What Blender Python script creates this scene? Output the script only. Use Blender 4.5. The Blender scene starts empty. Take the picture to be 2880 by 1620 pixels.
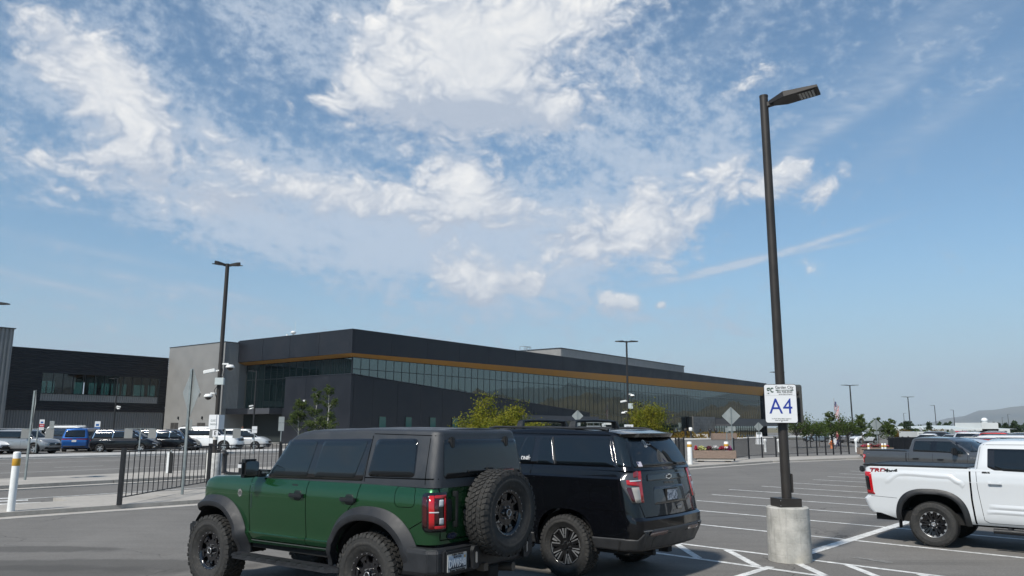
import bpy, bmesh, math, random
import numpy as np
from mathutils import Vector, Matrix
R = math.radians
rnd = random.Random(7)
scene = bpy.context.scene
COL = scene.collection

# ------------------------------------------------------------------ camera
H = 2.1
cam_d = bpy.data.cameras.new('camera'); cam = bpy.data.objects.new('camera', cam_d); COL.objects.link(cam)
cam_d.sensor_width = 36; cam_d.lens = 36 * 2170 / 2880
cam_d.clip_start = 0.1; cam_d.clip_end = 40000
cam.location = (0, 0, H)
cam.matrix_world = Matrix.Translation((0, 0, H)) @ Matrix.Rotation(R(90 + 10.19), 4, 'X') @ Matrix.Rotation(R(0.2), 4, 'Z')
scene.camera = cam

# ------------------------------------------------------------------ light
SUN_AZ, SUN_EL = 215.0, 47.0            # azimuth clockwise from +Y
sun_d = bpy.data.lights.new('sun', 'SUN'); sun = bpy.data.objects.new('sun', sun_d); COL.objects.link(sun)
sun_d.energy = 3.6; sun_d.angle = R(5); sun_d.color = (1.0, 0.95, 0.87)
sv = Vector((math.sin(R(SUN_AZ)) * math.cos(R(SUN_EL)), math.cos(R(SUN_AZ)) * math.cos(R(SUN_EL)), math.sin(R(SUN_EL))))
sun.rotation_euler = sv.to_track_quat('Z', 'Y').to_euler()
scene.view_settings.view_transform = 'Standard'; scene.view_settings.look = 'None'
scene.view_settings.gamma = 1; scene.view_settings.use_curve_mapping = False
scene.view_settings.exposure = 0.6

# ------------------------------------------------------------------ node helper
class NT:
    def __init__(s, tree): s.t = tree; s.n = tree.nodes; s.l = tree.links
    def new(s, ty, **kw):
        n = s.n.new(ty)
        for k, v in kw.items():
            if k == 'inp':
                for kk, vv in v.items():
                    if isinstance(vv, bpy.types.NodeSocket): s.l.new(vv, n.inputs[kk])
                    else: n.inputs[kk].default_value = vv
            else: setattr(n, k, v)
        return n
    def m(s, op, a, b=0.0, c=0.0, clamp=False):
        return s.new('ShaderNodeMath', operation=op, use_clamp=clamp, inp={0: a, 1: b, 2: c}).outputs[0]
    def vm(s, op, a, b=(0, 0, 0)):
        n = s.new('ShaderNodeVectorMath', operation=op, inp={0: a, 1: b})
        return n.outputs['Value'] if op in ('LENGTH', 'DOT_PRODUCT', 'DISTANCE') else n.outputs[0]
    def mr(s, v, a, b, c=0.0, d=1.0, smooth=True):
        n = s.new('ShaderNodeMapRange', interpolation_type='SMOOTHSTEP' if smooth else 'LINEAR', inp={0: v, 1: a, 2: b, 3: c, 4: d})
        return n.outputs[0]
    def noise(s, vec, scale, detail=4, rough=0.5, dist=0.0, lac=2.0):
        return s.new('ShaderNodeTexNoise', inp={'Vector': vec, 'Scale': scale, 'Detail': detail, 'Roughness': rough, 'Distortion': dist, 'Lacunarity': lac}).outputs[0]
    def mix(s, f, a, b):
        n = s.new('ShaderNodeMix', data_type='RGBA', inp={0: f}); 
        for i, v in ((6, a), (7, b)):
            if isinstance(v, bpy.types.NodeSocket): s.l.new(v, n.inputs[i])
            else: n.inputs[i].default_value = (v[0], v[1], v[2], 1)
        return n.outputs[2]
    def mapp(s, vec, loc=(0, 0, 0), rot=(0, 0, 0), scale=(1, 1, 1), ty='POINT'):
        return s.new('ShaderNodeMapping', vector_type=ty, inp={0: vec, 1: loc, 2: rot, 3: scale}).outputs[0]

# ------------------------------------------------------------------ sky
world = bpy.data.worlds.new('World'); scene.world = world; world.use_nodes = True
W = NT(world.node_tree); W.n.clear()
world.cycles.sampling_method = 'MANUAL'; world.cycles.sample_map_resolution = 512
SKY_K = 0.085
THIN_LO, THIN_HI = (2.8, 3.7, 4.9), (4.9, 5.5, 6.3)
PUFF_LO, PUFF_HI = (3.9, 4.4, 5.2), (8.5, 8.3, 7.9)
tc = W.new('ShaderNodeTexCoord').outputs['Generated']
dirv = W.vm('NORMALIZE', tc)
sx = W.new('ShaderNodeSeparateXYZ', inp={0: dirv})
X_, Y_, Z_ = sx.outputs
az = W.m('ARCTAN2', X_, Y_); el = W.m('ARCSINE', Z_)
ae = W.new('ShaderNodeCombineXYZ', inp={0: az, 1: el, 2: 0.0}).outputs[0]
sky = W.new('ShaderNodeTexSky', sky_type='NISHITA', sun_disc=False, sun_elevation=R(SUN_EL), sun_rotation=R(SUN_AZ),
            altitude=950, air_density=1.15, dust_density=0.45, ozone_density=2.6).outputs[0]
sky = W.vm('MULTIPLY', sky, (.70, .93, .96))

# ---- cloud cover computed in code (numpy noise), as three fields over azimuth and elevation
def _grad(seed):
    rs = np.random.RandomState(seed); a = rs.rand(256, 256) * 2 * np.pi
    return np.cos(a).astype(np.float32), np.sin(a).astype(np.float32)
_G = [_grad(i + 11) for i in range(4)]
def perlin(x, y, k=0):
    gx, gy = _G[k % 4]
    xi = np.floor(x).astype(np.int32); yi = np.floor(y).astype(np.int32)
    fx = (x - xi).astype(np.float32); fy = (y - yi).astype(np.float32)
    ux = fx * fx * fx * (fx * (fx * 6 - 15) + 10); uy = fy * fy * fy * (fy * (fy * 6 - 15) + 10)
    def d(ix, iy, dx, dy):
        a, b = (xi + ix) & 255, (yi + iy) & 255
        return gx[b, a] * dx + gy[b, a] * dy
    n0 = d(0, 0, fx, fy) * (1 - ux) + d(1, 0, fx - 1, fy) * ux
    n1 = d(0, 1, fx, fy - 1) * (1 - ux) + d(1, 1, fx - 1, fy - 1) * ux
    return (n0 * (1 - uy) + n1 * uy) * 1.5
def fbm(x, y, oct=6, rough=0.5, k=0, billow=False):
    t = np.zeros(x.shape, np.float32); a = 1.0; s = 0
    for i in range(oct):
        n = perlin(x + 17.3 * i, y + 9.1 * i, k + i)
        if billow: n = np.abs(n) * 2 - 0.5
        t += a * n; s += a; a *= rough; x = x * 2.03; y = y * 2.03
    return t / s
def sstep(v, a, b):
    t = np.clip((v - a) / (b - a), 0, 1); return t * t * (3 - 2 * t)
def photo(px, py):
    a = (px - 1440) / 2170; b = -(py - 810) / 2170; p = math.radians(10.19)
    x, y, z = a, math.cos(p) - b * math.sin(p), math.sin(p) + b * math.cos(p)
    return math.atan2(x, y), math.atan2(z, math.hypot(x, y))
def blobs(az, el, lst):
    t = np.zeros(az.shape, np.float32)
    for (px, py, w, h, ang, amp) in lst:
        a, e = photo(px, py); c, s = math.cos(math.radians(ang)), math.sin(math.radians(ang))
        dx, dy = az - a, el - e
        u = (dx * c + dy * s) / (w / 2170); v = (-dx * s + dy * c) / (h / 2170)
        t += amp * np.exp(-(u * u + v * v))
    return t
THIN = [(130, 150, 420, 150, -20, .30), (430, 280, 300, 120, -35, .22), (700, 130, 420, 160, -10, .20), (1250, 60, 650, 170, 0, .30),
        (400, 520, 560, 130, -12, .34), (900, 600, 620, 130, -10, .40), (1250, 420, 420, 110, -5, .26), (1350, 660, 460, 130, 0, .34),
        (1750, 560, 420, 90, 12, .24), (1550, 780, 460, 120, -4, .34), (1800, 200, 330, 200, 30, .24), (2150, 120, 420, 90, 30, .12),
        (2550, 250, 520, 110, 30, .10), (2100, 330, 420, 60, 22, .14), (300, 760, 620, 60, -8, .16), (1330, 880, 640, 60, 0, .12),
        (1950, 900, 260, 26, -4, .2), (2250, 930, 160, 20, 0, .12), (2000, 450, 200, 40, 18, .2),
        (680, 820, 300, 50, -14, -.30), (560, 450, 120, 40, -10, -.16), (330, 690, 280, 30, -10, -.16), (1000, 300, 100, 50, 0, -.24), (850, 270, 90, 60, 0, -.2),
        (1060, 870, 300, 50, -10, -.14), (2600, 760, 600, 300, 10, -.30), (1490, 190, 50, 50, 0, -.3), (120, 390, 260, 50, -30, -.3),
        (420, 420, 120, 50, -20, -.2), (1640, 660, 100, 30, 0, -.1), (1900, 800, 300, 60, 12, -.3), (540, 60, 60, 60, 0, -.2), (1330, 60, 50, 30, 0, -.25), (80, 640, 200, 30, -8, -.2)]
STREAK = [(2560, 120, 460, 50, 30, .20), (2380, 330, 480, 26, 25, .22), (2680, 300, 300, 40, 28, .16), (2080, 60, 300, 30, 32, .2), (1950, 400, 160, 16, 18, .3), (1480, 480, 240, 30, 4, .15), (2230, 700, 200, 9, 13, .55), (2020, 755, 130, 12, 12, .5), (1850, 790, 90, 12, 10, .3), (2330, 690, 120, 6, 8, .3), (120, 800, 420, 16, -9, .30), (480, 815, 260, 18, -8, .32), (200, 700, 300, 14, -7, .2), (640, 830, 120, 10, -10, .2)]
PUFF = [(1230, 190, 300, 110, 4, .62), (1330, 110, 260, 80, 0, .5), (1460, 60, 300, 70, 0, .42), (1640, 60, 220, 60, 0, .26), (1480, 300, 190, 46, 5, .42), (1050, 240, 90, 50, 0, .3), (1250, 330, 260, 50, 0, .3),
        (270, 200, 220, 46, -42, .42), (320, 320, 110, 56, -42, .46), (330, 260, 160, 80, -40, .22), (60, 120, 150, 60, -20, .14),
        (420, 500, 280, 46, -4, .40), (640, 430, 200, 40, -22, .46), (900, 520, 160, 40, -4, .40), (1010, 560, 170, 40, -4, .38), (1300, 540, 130, 66, 10, .54), (1200, 590, 160, 30, 0, .3),
        (1480, 590, 230, 40, -8, .40), (1810, 540, 50, 34, 20, .5), (1960, 580, 220, 46, 18, .54), (1700, 690, 160, 50, 15, .5), (1880, 745, 90, 26, 10, .44), (1800, 620, 120, 50, 0, .3),
        (1300, 760, 90, 50, 0, .60), (1420, 810, 240, 36, -6, .42), (1740, 850, 70, 20, -8, .5), (2220, 480, 90, 30, 22, .44), (2280, 555, 60, 22, 25, .52), (2340, 500, 60, 18, 35, .36),
        (2050, 460, 110, 14, 12, .28), (1860, 858, 14, 9, 0, .55), (1945, 1010, 14, 8, 0, .4), (1990, 905, 110, 14, 0, .30), (170, 520, 220, 40, -10, .24), (2120, 200, 80, 34, 20, .26), (300, 1060, 1, 1, 0, 0)]
UNDER = [(1290, 315, 230, 40, 4, .95), (1450, 870, 320, 22, -4, .35), (1470, 655, 300, 22, -4, .35), (1480, 350, 200, 20, 0, .3), (640, 560, 400, 26, -8, .3)]
def cloud_fields(az, el):
    z = np.sin(el); zz = np.maximum(z, 0) + 0.16; cz = np.cos(el)
    px = np.sin(az) * cz / zz; py = np.cos(az) * cz / zz
    wx = fbm(px * 1.3, py * 1.3, 5, .55, 1); wy = fbm(px * 1.3 + 40, py * 1.3 + 7, 5, .55, 2)
    qx = px + .22 * wx; qy = py + .22 * wy
    base = fbm(qx * 1.7, qy * 1.7, 7, .60, 0)
    c, s = math.cos(0.9), math.sin(0.9)
    rx, ry = qx * c + qy * s, -qx * s + qy * c
    streak = fbm(rx * 1.3, ry * 5.5, 7, .64, 2)
    mx, my = az * 22 + .8 * wx, el * 34 + .8 * wy
    mott = fbm(mx, my, 6, .70, 3)
    rip = fbm(az * 44 - el * 20 + wx, el * 60 + az * 26 + wy, 5, .62, 2)
    mott2 = fbm(mx * 2.6 + 9, my * 2.6, 5, .62, 1)
    cov = blobs(az, el, THIN)
    t = .5 + base * .50 + streak * .34 + mott * .42 + mott2 * .26 + rip * .26 + cov * 1.0 + .02
    thin = (.66 * sstep(t, .42, 1.0) + .34 * sstep(t, .62, 1.3)) * .80
    hx, hy = az * 60 + 3 * wx, el * 60
    fine = fbm(az * 26 - el * 6, el * 110 + az * 14, 5, .6, 1)
    st = blobs(az, el, STREAK)
    thin = np.maximum(thin, np.clip(st * (1.5 + 1.8 * fine), 0, .8))
    # cumulus
    ax, ay = az * 10, el * 15
    w1 = fbm(ax * 1.2, ay * 1.2, 4, .5, 1); w2 = fbm(ax * 1.2 + 30, ay * 1.2 + 5, 4, .5, 2)
    bx, by = ax + .30 * w1, ay + .30 * w2
    big = fbm(bx * .9, by * .9, 8, .56, 0)
    bil = fbm(bx * 2.2 + 5, by * 2.2, 6, .55, 3, billow=True)
    pc = blobs(az, el, [(a, b, w * 1.1, h * 1.45, g, m * 1.02) for a, b, w, h, g, m in PUFF])
    side = np.where(np.abs(az) > .8, .16 * (np.abs(az) > .8), 0)
    d = big * .74 + bil * .36 + pc * 1.0 + side - .09 - .16 * np.exp(-(pc / .14) ** 2)
    d = d + .07 * mott2 + .05 * mott
    return thin, d, blobs(az, el, UNDER), bil
def shade(d, und, bil, dx, dy):
    # light reaches each point through the cloud that lies between it and the sun (up and left)
    puff = .42 * sstep(d, .06, .36) + .58 * sstep(d, .22, .54)
    dens = np.clip(d - .18, 0, .6)
    acc = np.zeros_like(d)
    for i, (sx, sy) in enumerate([(-2, 3), (-4, 6), (-7, 11), (-12, 18), (-18, 28)]):
        acc += np.roll(np.roll(dens, int(round(sx * dx * -1)), 1), int(round(-sy * dy)), 0) * (1.0, 1.0, .9, .8, .6)[i]
    br = .60 * np.exp(-1.3 * acc) * sstep(d, .10, .5) + .62 * sstep(d, .30, .95) + .34 * bil * sstep(d, .15, .5)
    br = np.clip(br * 1.0 - und, 0, 1)
    return puff, br
def field_image(name, a0, a1, e0, e1, w, h):
    A, E = np.meshgrid(np.linspace(a0, a1, w, dtype=np.float32), np.linspace(e0, e1, h, dtype=np.float32))
    thin, d, und, bil = cloud_fields(A, E)
    pf, br = shade(d, und, bil, w / 1500 * 1.4 / (a1 - a0), h / 760 * .71 / (e1 - e0))
    px = np.stack([thin, pf, br, np.ones_like(thin)], -1).astype(np.float32)
    im = bpy.data.images.new(name, w, h, float_buffer=True); im.colorspace_settings.name = 'Non-Color'
    im.pixels.foreach_set(px.ravel()); im.pack(); return im
def field_tex(im, a0, a1, e0, e1):
    uv = W.new('ShaderNodeCombineXYZ', inp={0: W.new('ShaderNodeMapRange', clamp=False, inp={0: az, 1: a0, 2: a1}).outputs[0],
                                            1: W.new('ShaderNodeMapRange', clamp=False, inp={0: el, 1: e0, 2: e1}).outputs[0]}).outputs[0]
    return W.new('ShaderNodeTexImage', image=im, extension='EXTEND', inp={0: uv}).outputs[0]
NEAR_ = (-.76, .76, -.03, .70); FULL_ = (-math.pi, math.pi, -.05, math.pi / 2)
fn = field_tex(field_image('cloud_cover_ahead', *NEAR_, 1600, 780), *NEAR_)
ff = field_tex(field_image('cloud_cover_all_round', *FULL_, 1400, 380), *FULL_)
inside = W.m('MULTIPLY', W.mr(W.m('ABSOLUTE', az), .66, .74, 1.0, 0.0), W.mr(el, .62, .69, 1.0, 0.0))
F_ = W.new('ShaderNodeSeparateColor', inp={0: W.mix(inside, ff, fn)}).outputs
above = W.mr(el, 0.0, 0.03)
thin = W.m('MULTIPLY', F_[0], above); puff = W.m('MULTIPLY', F_[1], above)
thin_c = W.mix(thin, THIN_LO, THIN_HI)
puff_c = W.mix(F_[2], PUFF_LO, PUFF_HI)
c1 = W.mix(W.m('MULTIPLY', thin, 1.0), sky, thin_c)
c2 = W.mix(W.m('MULTIPLY', puff, 0.92), c1, puff_c)
# smoke-grey air low over the horizon
hz = W.m('MULTIPLY', W.mr(el, -0.04, 0.24, 1.0, 0.0), 0.70)
c3 = W.mix(hz, c2, (2.5, 3.15, 3.75))
bg = W.new('ShaderNodeBackground', inp={'Color': c3, 'Strength': SKY_K})
out = W.new('ShaderNodeOutputWorld'); W.l.new(bg.outputs[0], out.inputs[0])

# ------------------------------------------------------------------ materials
MATS = {}
def mat(name, col, rough=0.6, metal=0.0, coat=0.0, spec=0.5, var=0.0, vscale=4.0, bump=0.0, bscale=60.0, ior=None, coord='Object', dirt=None, flake=0.0):
    if name in MATS: return MATS[name]
    m = bpy.data.materials.new(name); m.use_nodes = True; t = NT(m.node_tree)
    b = t.n['Principled BSDF']
    b.inputs['Base Color'].default_value = (*col, 1); b.inputs['Roughness'].default_value = rough
    b.inputs['Metallic'].default_value = metal; b.inputs['Coat Weight'].default_value = coat
    b.inputs['Coat Roughness'].default_value = 0.03; b.inputs['Specular IOR Level'].default_value = spec
    if ior: b.inputs['IOR'].default_value = ior
    co = t.new('ShaderNodeTexCoord').outputs[coord]
    if var:
        n = t.noise(co, vscale, 6, 0.62)
        lo = [c * (1 - var) for c in col]; hi = [min(1, c * (1 + var)) for c in col]
        c = t.mix(t.mr(n, .3, .7), lo, hi)
        if dirt:
            c = t.mix(t.m('MULTIPLY', t.mr(t.noise(co, vscale * 2.7, 8, .7), .48, .75), dirt[3]), c, dirt[:3])
        t.l.new(c, b.inputs['Base Color'])
        t.l.new(t.mr(n, .3, .7, max(0, rough - .08), min(1, rough + .08)), b.inputs['Roughness'])
    if bump:
        bn = t.new('ShaderNodeBump', inp={'Strength': bump, 'Distance': 0.01, 'Height': t.noise(co, bscale, 5, .6)})
        t.l.new(bn.outputs[0], b.inputs['Normal'])
    MATS[name] = m
    return m
# ------------------------------------------------------------------ mesh building
class MB:
    def __init__(s): s.v = []; s.f = []; s.sm = []; s.M = Matrix.Identity(4)
    def add(s, vs, fs, smooth=False):
        o = len(s.v); M = s.M
        s.v += [tuple(M @ Vector(p)) for p in vs]
        s.f += [tuple(i + o for i in f) for f in fs]; s.sm += [smooth] * len(fs)
        return s
    def box(s, x0, x1, y0, y1, z0, z1, b=0.0):
        if b:
            bm = bmesh.new(); bmesh.ops.create_cube(bm, size=1)
            for v in bm.verts: v.co = ((x0 + x1) / 2 + v.co.x * (x1 - x0), (y0 + y1) / 2 + v.co.y * (y1 - y0), (z0 + z1) / 2 + v.co.z * (z1 - z0))
            bmesh.ops.bevel(bm, geom=bm.edges[:], offset=b, segments=2, affect='EDGES')
            bm.verts.index_update()
            s.add([v.co[:] for v in bm.verts], [[v.index for v in f.verts] for f in bm.faces]); bm.free(); return s
        return s.add([(x0, y0, z0), (x1, y0, z0), (x1, y1, z0), (x0, y1, z0), (x0, y0, z1), (x1, y0, z1), (x1, y1, z1), (x0, y1, z1)],
                     [(0, 3, 2, 1), (4, 5, 6, 7), (0, 1, 5, 4), (1, 2, 6, 5), (2, 3, 7, 6), (3, 0, 4, 7)])
    def cyl(s, p0, p1, r0, r1=None, n=16, cap=True):
        r1 = r0 if r1 is None else r1
        p0, p1 = Vector(p0), Vector(p1); d = (p1 - p0).normalized()
        a = d.orthogonal().normalized(); b = d.cross(a)
        vs = []
        for p, r in ((p0, r0), (p1, r1)):
            for i in range(n):
                t = 2 * math.pi * i / n; vs.append(tuple(p + (a * math.cos(t) + b * math.sin(t)) * r))
        s.add(vs, [(i, (i + 1) % n, n + (i + 1) % n, n + i) for i in range(n)], True)
        if cap: s.add(vs, [tuple(range(n))[::-1], tuple(range(n, 2 * n))])
        return s
    def tube(s, pts, r, n=8):
        for a, b in zip(pts, pts[1:]): s.cyl(a, b, r, n=n)
        return s
    def prism(s, poly, z0, z1, smooth=False):
        n = len(poly)
        vs = [(x, y, z0) for x, y in poly] + [(x, y, z1) for x, y in poly]
        s.add(vs, [(i, (i + 1) % n, n + (i + 1) % n, n + i) for i in range(n)], smooth)
        s.add(vs, [tuple(range(n))[::-1], tuple(range(n, 2 * n))]); return s
    def lathe(s, prof, n=32, axis='Z', a0=0, a1=2 * math.pi, smooth=True):
        full = abs(a1 - a0 - 2 * math.pi) < 1e-6; m = n if full else n + 1
        vs = []
        for i in range(m):
            t = a0 + (a1 - a0) * i / n; c, q = math.cos(t), math.sin(t)
            for r, z in prof:
                vs.append({'Z': (r * c, r * q, z), 'Y': (r * c, z, r * q), 'X': (z, r * c, r * q)}[axis])
        k = len(prof); fs = []
        for i in range(n):
            j = (i + 1) % m
            for p in range(k - 1): fs.append((i * k + p, j * k + p, j * k + p + 1, i * k + p + 1))
        return s.add(vs, fs, smooth)
    def grid(s, rows, smooth=True, flip=False):
        k = len(rows[0]); vs = [p for r in rows for p in r]; fs = []
        for i in range(len(rows) - 1):
            for j in range(k - 1):
                f = (i * k + j, i * k + j + 1, (i + 1) * k + j + 1, (i + 1) * k + j)
                fs.append(f[::-1] if flip else f)
        return s.add(vs, fs, smooth)
    def text(s, txt, size, M, font_scale_x=1.0, th=0.002, bold=0.0, align='CENTER', shear=0.0):
        cu = bpy.data.curves.new('lettering', 'FONT'); cu.body = txt; cu.size = size; cu.align_x = align; cu.align_y = 'CENTER'
        cu.extrude = th; cu.offset = bold; cu.resolution_u = 3; cu.shear = shear
        o = bpy.data.objects.new('lettering', cu); COL.objects.link(o)
        dg = bpy.context.evaluated_depsgraph_get(); me = bpy.data.meshes.new_from_object(o.evaluated_get(dg))
        M2 = M @ Matrix.Diagonal((font_scale_x, 1, 1, 1))
        s.add([tuple(M2 @ v.co) for v in me.vertices], [tuple(p.vertices) for p in me.polygons])
        bpy.data.objects.remove(o); bpy.data.curves.remove(cu); bpy.data.meshes.remove(me); return s
    def build(s, name, m, parent=None, weld=False, bevel=0.0, autos=None):
        me = bpy.data.meshes.new(name); me.from_pydata(s.v, [], s.f)
        me.polygons.foreach_set('use_smooth', s.sm)
        me.materials.append(m) if m else None
        bm = bmesh.new(); bm.from_mesh(me)
        if weld: bmesh.ops.remove_doubles(bm, verts=bm.verts, dist=1e-5)
        bmesh.ops.recalc_face_normals(bm, faces=bm.faces)
        if bevel: bmesh.ops.bevel(bm, geom=[e for e in bm.edges if len(e.link_faces) == 2 and e.calc_face_angle() > .5], offset=bevel, segments=2, affect='EDGES')
        if autos is not None:
            for f in bm.faces: f.smooth = True
            for e in bm.edges:
                if len(e.link_faces) == 2 and e.calc_face_angle() > autos: e.smooth = False
        bm.to_mesh(me); bm.free(); me.update()
        o = bpy.data.objects.new(name, me); COL.objects.link(o)
        if parent: o.parent = parent
        return o
def tag(o, label=None, cat=None, group=None, kind=None):
    if label: o['label'] = label
    if cat: o['category'] = cat
    if group: o['group'] = group
    if kind: o['kind'] = kind
    return o
def empty(name, loc=(0, 0, 0), rz=0.0, label=None, cat=None, group=None, parent=None, sc=1.0):
    o = bpy.data.objects.new(name, None); COL.objects.link(o); o.location = loc; o.rotation_euler = (0, 0, rz); o.scale = (sc,) * 3
    o.empty_display_size = 0.2
    if parent: o.parent = parent
    return tag(o, label, cat, group)
def copy_tree(o, parent=None):
    c = o.copy(); COL.objects.link(c)
    if parent: c.parent = parent
    for ch in list(o.children): copy_tree(ch, c)
    return c
def dup(o, loc, rz=None, label=None, group=None, sc=None):
    c = copy_tree(o); c.location = loc
    if rz is not None: c.rotation_euler = (0, 0, rz)
    if label: c['label'] = label
    if group: c['group'] = group
    if sc: c.scale = (sc,) * 3
    return c
def az2rz(a): return math.pi / 2 - R(a)     # heading azimuth (clockwise from +Y) -> rotation of local +X
def on_ray(px, py, z=0.0):
    p = R(10.19); a = (px - 1440) / 2170; b = -(py - 810) / 2170; r = R(0.2)
    a, b = a * math.cos(r) - b * math.sin(r), a * math.sin(r) + b * math.cos(r)
    d = (a, math.cos(p) - b * math.sin(p), math.sin(p) + b * math.cos(p)); t = (z - H) / d[2]
    return d[0] * t, d[1] * t
def at_depth(px, D):
    # lateral position of a near-horizon picture column at forward distance D
    return (px - 1440) / 2170 * D * 0.985

# ------------------------------------------------------------------ ground, lots, roads
DARK_PATCH1 = on_ray(270, 1590); DARK_PATCH2 = on_ray(110, 1545); DARK_PATCH3 = on_ray(60, 1610)  # centres of three soft ellipses where the asphalt colour is darkened
def asphalt(name, col, wear=.25):
    m = bpy.data.materials.new(name); m.use_nodes = True; t = NT(m.node_tree); b = t.n['Principled BSDF']
    co = t.new('ShaderNodeTexCoord').outputs['Object']
    big = t.noise(co, .22, 6, .6, .6); mid = t.noise(co, 1.6, 6, .7, .4); fine = t.noise(co, 55, 3, .7); agg = t.noise(co, 190, 2, .7)
    st = t.noise(t.mapp(co, rot=(0, 0, R(45)), scale=(.35, 3.2, 1)), .9, 5, .65)
    v = t.m('ADD', t.m('ADD', t.m('MULTIPLY', t.m('SUBTRACT', big, .5), .9), t.m('MULTIPLY', t.m('SUBTRACT', mid, .5), .55)), t.m('MULTIPLY', t.m('SUBTRACT', st, .5), .5))
    v = t.m('ADD', v, t.m('ADD', t.m('ADD', t.m('MULTIPLY', t.m('SUBTRACT', fine, .5), 1.7), t.m('MULTIPLY', t.m('SUBTRACT', t.noise(co, 20, 2, .7), .5), .9)), t.m('MULTIPLY', t.m('SUBTRACT', agg, .5), 1.5)))
    f = t.m('ADD', .5, t.m('MULTIPLY', v, wear * 2), clamp=True)
    c = t.mix(f, [x * .62 for x in col], [x * 1.4 for x in col])
    spot = t.mr(t.noise(co, 2.3, 3, .5), .70, .78)            # oil drips
    c = t.mix(t.m('MULTIPLY', spot, .35), c, [x * .5 for x in col])
    vor = t.new('ShaderNodeTexVoronoi', feature='DISTANCE_TO_EDGE', inp={'Vector': t.vm('ADD', co, t.new('ShaderNodeVectorMath', operation='SCALE', inp={0: t.new('ShaderNodeTexNoise', inp={'Vector': co, 'Scale': 1.1, 'Detail': 5.0}).outputs[1], 'Scale': 1.3}).outputs[0]), 'Scale': .17}).outputs[0]
    crack = t.m('MULTIPLY', t.mr(vor, .0016, .0034, 1.0, 0.0), t.mr(t.noise(co, .35, 3, .5), .46, .56))
    c = t.mix(t.m('MULTIPLY', crack, .75), c, [x * .35 for x in col])
    tr_ = t.noise(t.mapp(co, rot=(0, 0, R(-52)), scale=(.10, 2.4, 1)), 1.0, 4, .6)                   # worn wheel tracks
    c = t.mix(t.m('MULTIPLY', t.mr(tr_, .54, .68), .30), c, [x * .58 for x in col])
    c = t.mix(t.m('MULTIPLY', t.mr(t.noise(co, .55, 5, .6), .56, .66), .22), c, [x * 1.35 for x in col])
    for (sx_, sy_, rx_, ry_, an_) in ((*DARK_PATCH1, 2.6, .55, -12), (*DARK_PATCH2, 1.5, .35, -6), (*DARK_PATCH3, 2.4, .6, 5)):
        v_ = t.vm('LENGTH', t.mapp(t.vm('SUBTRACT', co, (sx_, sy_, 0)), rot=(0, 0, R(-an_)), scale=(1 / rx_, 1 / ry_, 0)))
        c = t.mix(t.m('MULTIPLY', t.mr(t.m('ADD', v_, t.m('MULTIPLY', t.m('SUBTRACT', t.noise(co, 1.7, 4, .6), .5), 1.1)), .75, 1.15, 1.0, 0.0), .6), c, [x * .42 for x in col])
    t.l.new(c, b.inputs['Base Color']); b.inputs['Roughness'].default_value = .86; b.inputs['Specular IOR Level'].default_value = .35
    bn = t.new('ShaderNodeBump', inp={'Strength': .55, 'Distance': .006, 'Height': agg}); t.l.new(bn.outputs[0], b.inputs['Normal'])
    return m
def concrete(name, col, joint=0.0, warm=.1, jr=0.0):
    m = bpy.data.materials.new(name); m.use_nodes = True; t = NT(m.node_tree); b = t.n['Principled BSDF']
    co = t.new('ShaderNodeTexCoord').outputs['Object']
    v = t.m('ADD', t.m('MULTIPLY', t.noise(co, .7, 7, .65), .6), t.m('MULTIPLY', t.noise(co, 12, 5, .7), .4))
    c = t.mix(t.mr(v, .3, .72), [x * .78 for x in col], [x * 1.15 for x in col])
    stain = t.mr(t.noise(t.mapp(co, scale=(1, 1, .25)), 3.1, 6, .7), .52, .75)
    c = t.mix(t.m('MULTIPLY', stain, .35), c, [x * .6 for x in col])
    t.l.new(c, b.inputs['Base Color']); b.inputs['Roughness'].default_value = .85
    bn = t.new('ShaderNodeBump', inp={'Strength': .3, 'Distance': .006, 'Height': t.noise(co, 90, 4, .6)}); t.l.new(bn.outputs[0], b.inputs['Normal'])
    return m
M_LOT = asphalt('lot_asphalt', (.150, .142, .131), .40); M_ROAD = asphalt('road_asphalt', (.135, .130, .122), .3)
M_CONC = concrete('pavement_concrete', (.36, .335, .30)); M_CURB = concrete('kerb_concrete', (.40, .375, .34)); M_CONC2 = concrete('plaza_concrete', (.42, .41, .39))
M_PAINT = mat('road_paint', (.62, .62, .60), .7, var=.25, vscale=5.0, bump=.3, dirt=(.16, .15, .14, .85))
def dry_land():
    m = bpy.data.materials.new('dry_land'); m.use_nodes = True; t = NT(m.node_tree); b = t.n['Principled BSDF']
    co = t.new('ShaderNodeTexCoord').outputs['Object']
    c = t.mix(t.mr(t.noise(co, .004, 8, .6), .35, .65), (.15, .125, .07), (.07, .075, .035))
    c = t.mix(t.mr(t.noise(co, .05, 6, .7), .45, .7), c, (.20, .17, .10))
    t.l.new(c, b.inputs['Base Color']); b.inputs['Roughness'].default_value = .95
    return m
M_LAND = dry_land()
def sheet(name, poly, z, m, kind='structure', parent=None):
    mb = MB(); mb.add([(x, y, z) for x, y in poly], [tuple(range(len(poly)))])
    o = mb.build(name, m, parent)
    if kind: o['kind'] = kind
    return o
def slab(name, poly, z0, z1, m, bevel=.012):
    mb = MB(); mb.prism(poly, z0, z1); o = mb.build(name, m, bevel=bevel); o['kind'] = 'structure'; return o
S = 15000
sheet('ground', [(-S, -S), (S, -S), (S, S), (-S, S)], 0.0, M_LAND)
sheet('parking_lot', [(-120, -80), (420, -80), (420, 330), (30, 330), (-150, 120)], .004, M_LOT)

def mvp(o, az_, s): return (o[0] + math.sin(R(az_)) * s, o[1] + math.cos(R(az_)) * s)
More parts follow.
